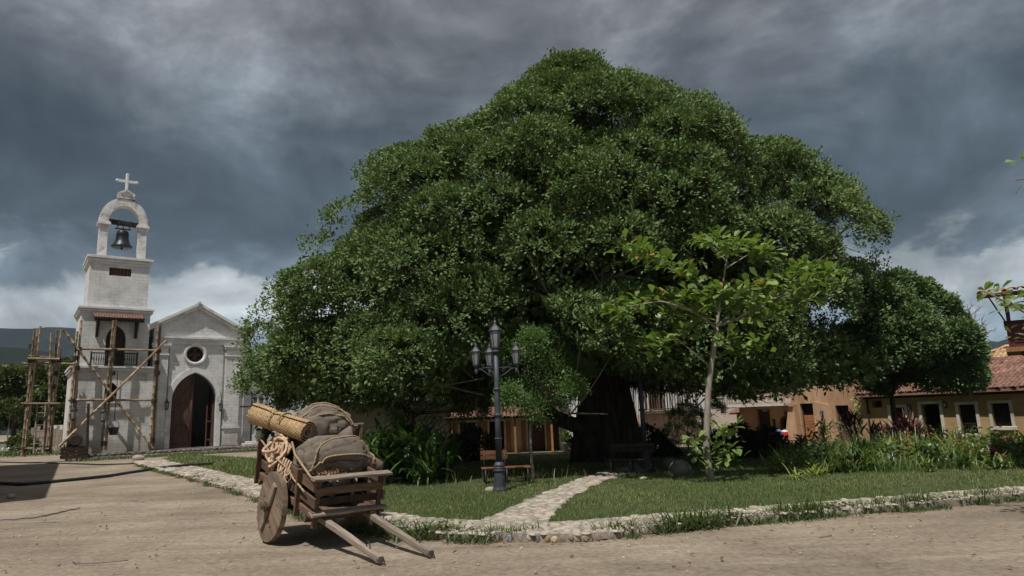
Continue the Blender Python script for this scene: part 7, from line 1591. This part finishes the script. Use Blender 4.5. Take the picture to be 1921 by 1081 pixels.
fl = sack_surface((-.06, .02, 1.86), (.14, .28, .30), .1, 15, sag=.05, folds=.10); sack_mesh(fl, 36, 22).build('sack_flap', M['burlap'], s2, smooth=True)
l2_ = thing('lashing_rope', 'ropes wound over the back burlap sack on its crate', 'rope', KO, KA)
rope(over(S2, [(.3, -1, -.2), (.4, -.6, .6), (.3, 0, 1.0), (.3, .5, .8), (.5, .9, .2), (.6, 1.0, -.2)]), .016, 'rope', l2_)
rope(over(S2, [(.9, -.8, -.2), (.85, -.45, .55), (.8, 0, .62), (.8, .4, .5), (.75, .8, .1)]), .016, 'rope', l2_)
rope(over(S2, [(-.2, -1, .1), (-.2, -.5, .9), (0, 0, 1.1), (.1, .6, .9), (.3, 1, .1)]), .014, 'rope', l2_)
# something dark packed under the load
tg = fc('dark canvas bundle packed in the bed of the cart', 'canvas', 'canvas_bundle')
S3 = sack_surface((-.02, 0, 1.08), (1.12, .56, .33), 0, 21, sag=.02, folds=.10)
sm_ = sack_mesh(S3); sm_.v = [(x, y, z - x * .20) for x, y, z in sm_.v]; sm_.build('canvas', M['tarp'], tg, smooth=True)
# rolled straw mat
mt_ = fc('rolled braided straw mat lying on the load with its coiled end to the front', 'mat', 'straw_mat')
A0 = np.array([.12, -.22, 1.86]); A1 = np.array([-1.10, -.80, 2.24]); ax = unit(A1 - A0); ln = np.linalg.norm(A1 - A0); sx_ = unit(np.cross(ax, [0, 0, 1])); sz_ = np.cross(sx_, ax)
turns, na, nl = 3.2, 300, 138; V = np.zeros((na + 1, nl + 1, 3))
for i in range(na + 1):
    t = i / na * turns; r0 = .055 + .135 * (i / na)
    for j in range(nl + 1):
        l = j / nl; wv = .012 * (math.sin(i * 2 * math.pi / 5.0) * (1 if (j // 3) % 2 else -1) * math.sin(math.pi * (j % 3 + .5) / 3)) if i > na * .55 else 0
        pinch = 1 - .13 * math.exp(-((l - .60) / .05) ** 2) + .05 * math.cos(l * 7); r = (r0 + wv) * pinch; a = t * 2 * math.pi + .8
        V[i, j] = A0 + ax * ln * l * (1 + .012 * math.sin(i * .7)) + (sx_ * math.cos(a) + sz_ * math.sin(a)) * r
i, j = np.meshgrid(np.arange(na), np.arange(nl), indexing='ij'); a = (i * (nl + 1) + j).ravel(); Fm = np.stack([a, a + nl + 1, a + nl + 2, a + 1], 1)
o = mesh_obj('woven_roll', poly_mesh('woven_roll', V.reshape(-1, 3), Fm, smooth=True), M['straw'], mt_); sd = o.modifiers.new('thickness', 'SOLIDIFY'); sd.thickness = .014
def around(l, r, a0, a1, k=14): return [A0 + ax * ln * l + (sx_ * math.cos(q) + sz_ * math.sin(q)) * r for q in np.linspace(a0, a1, k)]
rope(around(.60, .185, 0, 6.3, 24), .014, 'binding', mt_, M['straw'])
rope(around(.42, .215, 2.8, 0.2) + [S2((.2, -.9, .5), .02)], .016, 'rope', l2_)
# raffia coil and husks
rc = fc('pale coil of braided raffia rope hanging at the left side of the load', 'rope coil', 'raffia_coil')
for k in range(13):
    cx_, cy_, cz_ = -.42 + rnd.uniform(-.14, .14), -.60 + rnd.uniform(-.07, .07), 1.57 + rnd.uniform(-.07, .07); R1, R2 = rnd.uniform(.12, .34), rnd.uniform(.10, .26); ph = rnd.uniform(0, 6)
    q = [(cx_ + R1 * math.cos(t) + .02 * math.sin(3 * t + ph), cy_ + .05 * math.sin(2 * t + ph) + .10 * math.sin(t), cz_ + R2 * math.sin(t) - .22 * (R1 * math.cos(t))) for t in np.linspace(0, 6.28, 60)[:-1]]
    MB().tube(q, [.026 * (1 + .25 * math.sin(i * 1.57)) for i in range(len(q))], 6, closed=True).build('loop', M['raffia'], rc, smooth=True)
for k in range(5):
    x = .0 + k * .11; rope([(x - .1, -.60, 1.45 - x * .2), (x, -.70, 1.30 - x * .2), (x + rnd.uniform(-.05, .1), -.74, 1.12 - x * .2 + rnd.uniform(-.08, .1)), (x + .12, -.70, 1.28 - x * .2)], .018, 'loose_end', rc, M['raffia'])
hk = fc('bunch of dry brown husks tucked under the front sack', 'husks', 'husk_bunch'); n = 260; c = np.array([.92, -.12, 1.10])
q = c + rng.normal(0, 1, (n, 3)) * [.05, .17, .045]; leaves('husks', q, sph(n), sph(n), rng.uniform(.05, .10, n), rng.uniform(.03, .05, n), M['husk'], hk, fold=.5, kind='stuff')
gl = fc('small sprig of green leaves at the rear left corner of the cart', 'leaves', 'leaf_sprig'); n = 90; q = np.array(tl(-1.30, -.56, 1.05)) + rng.normal(0, .10, (n, 3)); leaves('leaves', q, sph(n), sph(n) + [0, 0, 1], .13, .07, M['leaf_dark'], gl)
rg_ = fc('crumpled grey rag hanging on the rear left post of the cart', 'rag', 'rag'); S4 = sack_surface(tl(-1.33, -.68, .98), (.10, .08, .12), 0, 33, folds=.25); sack_mesh(S4, 24, 16).build('rag_cloth', M['concrete'], rg_, smooth=True)
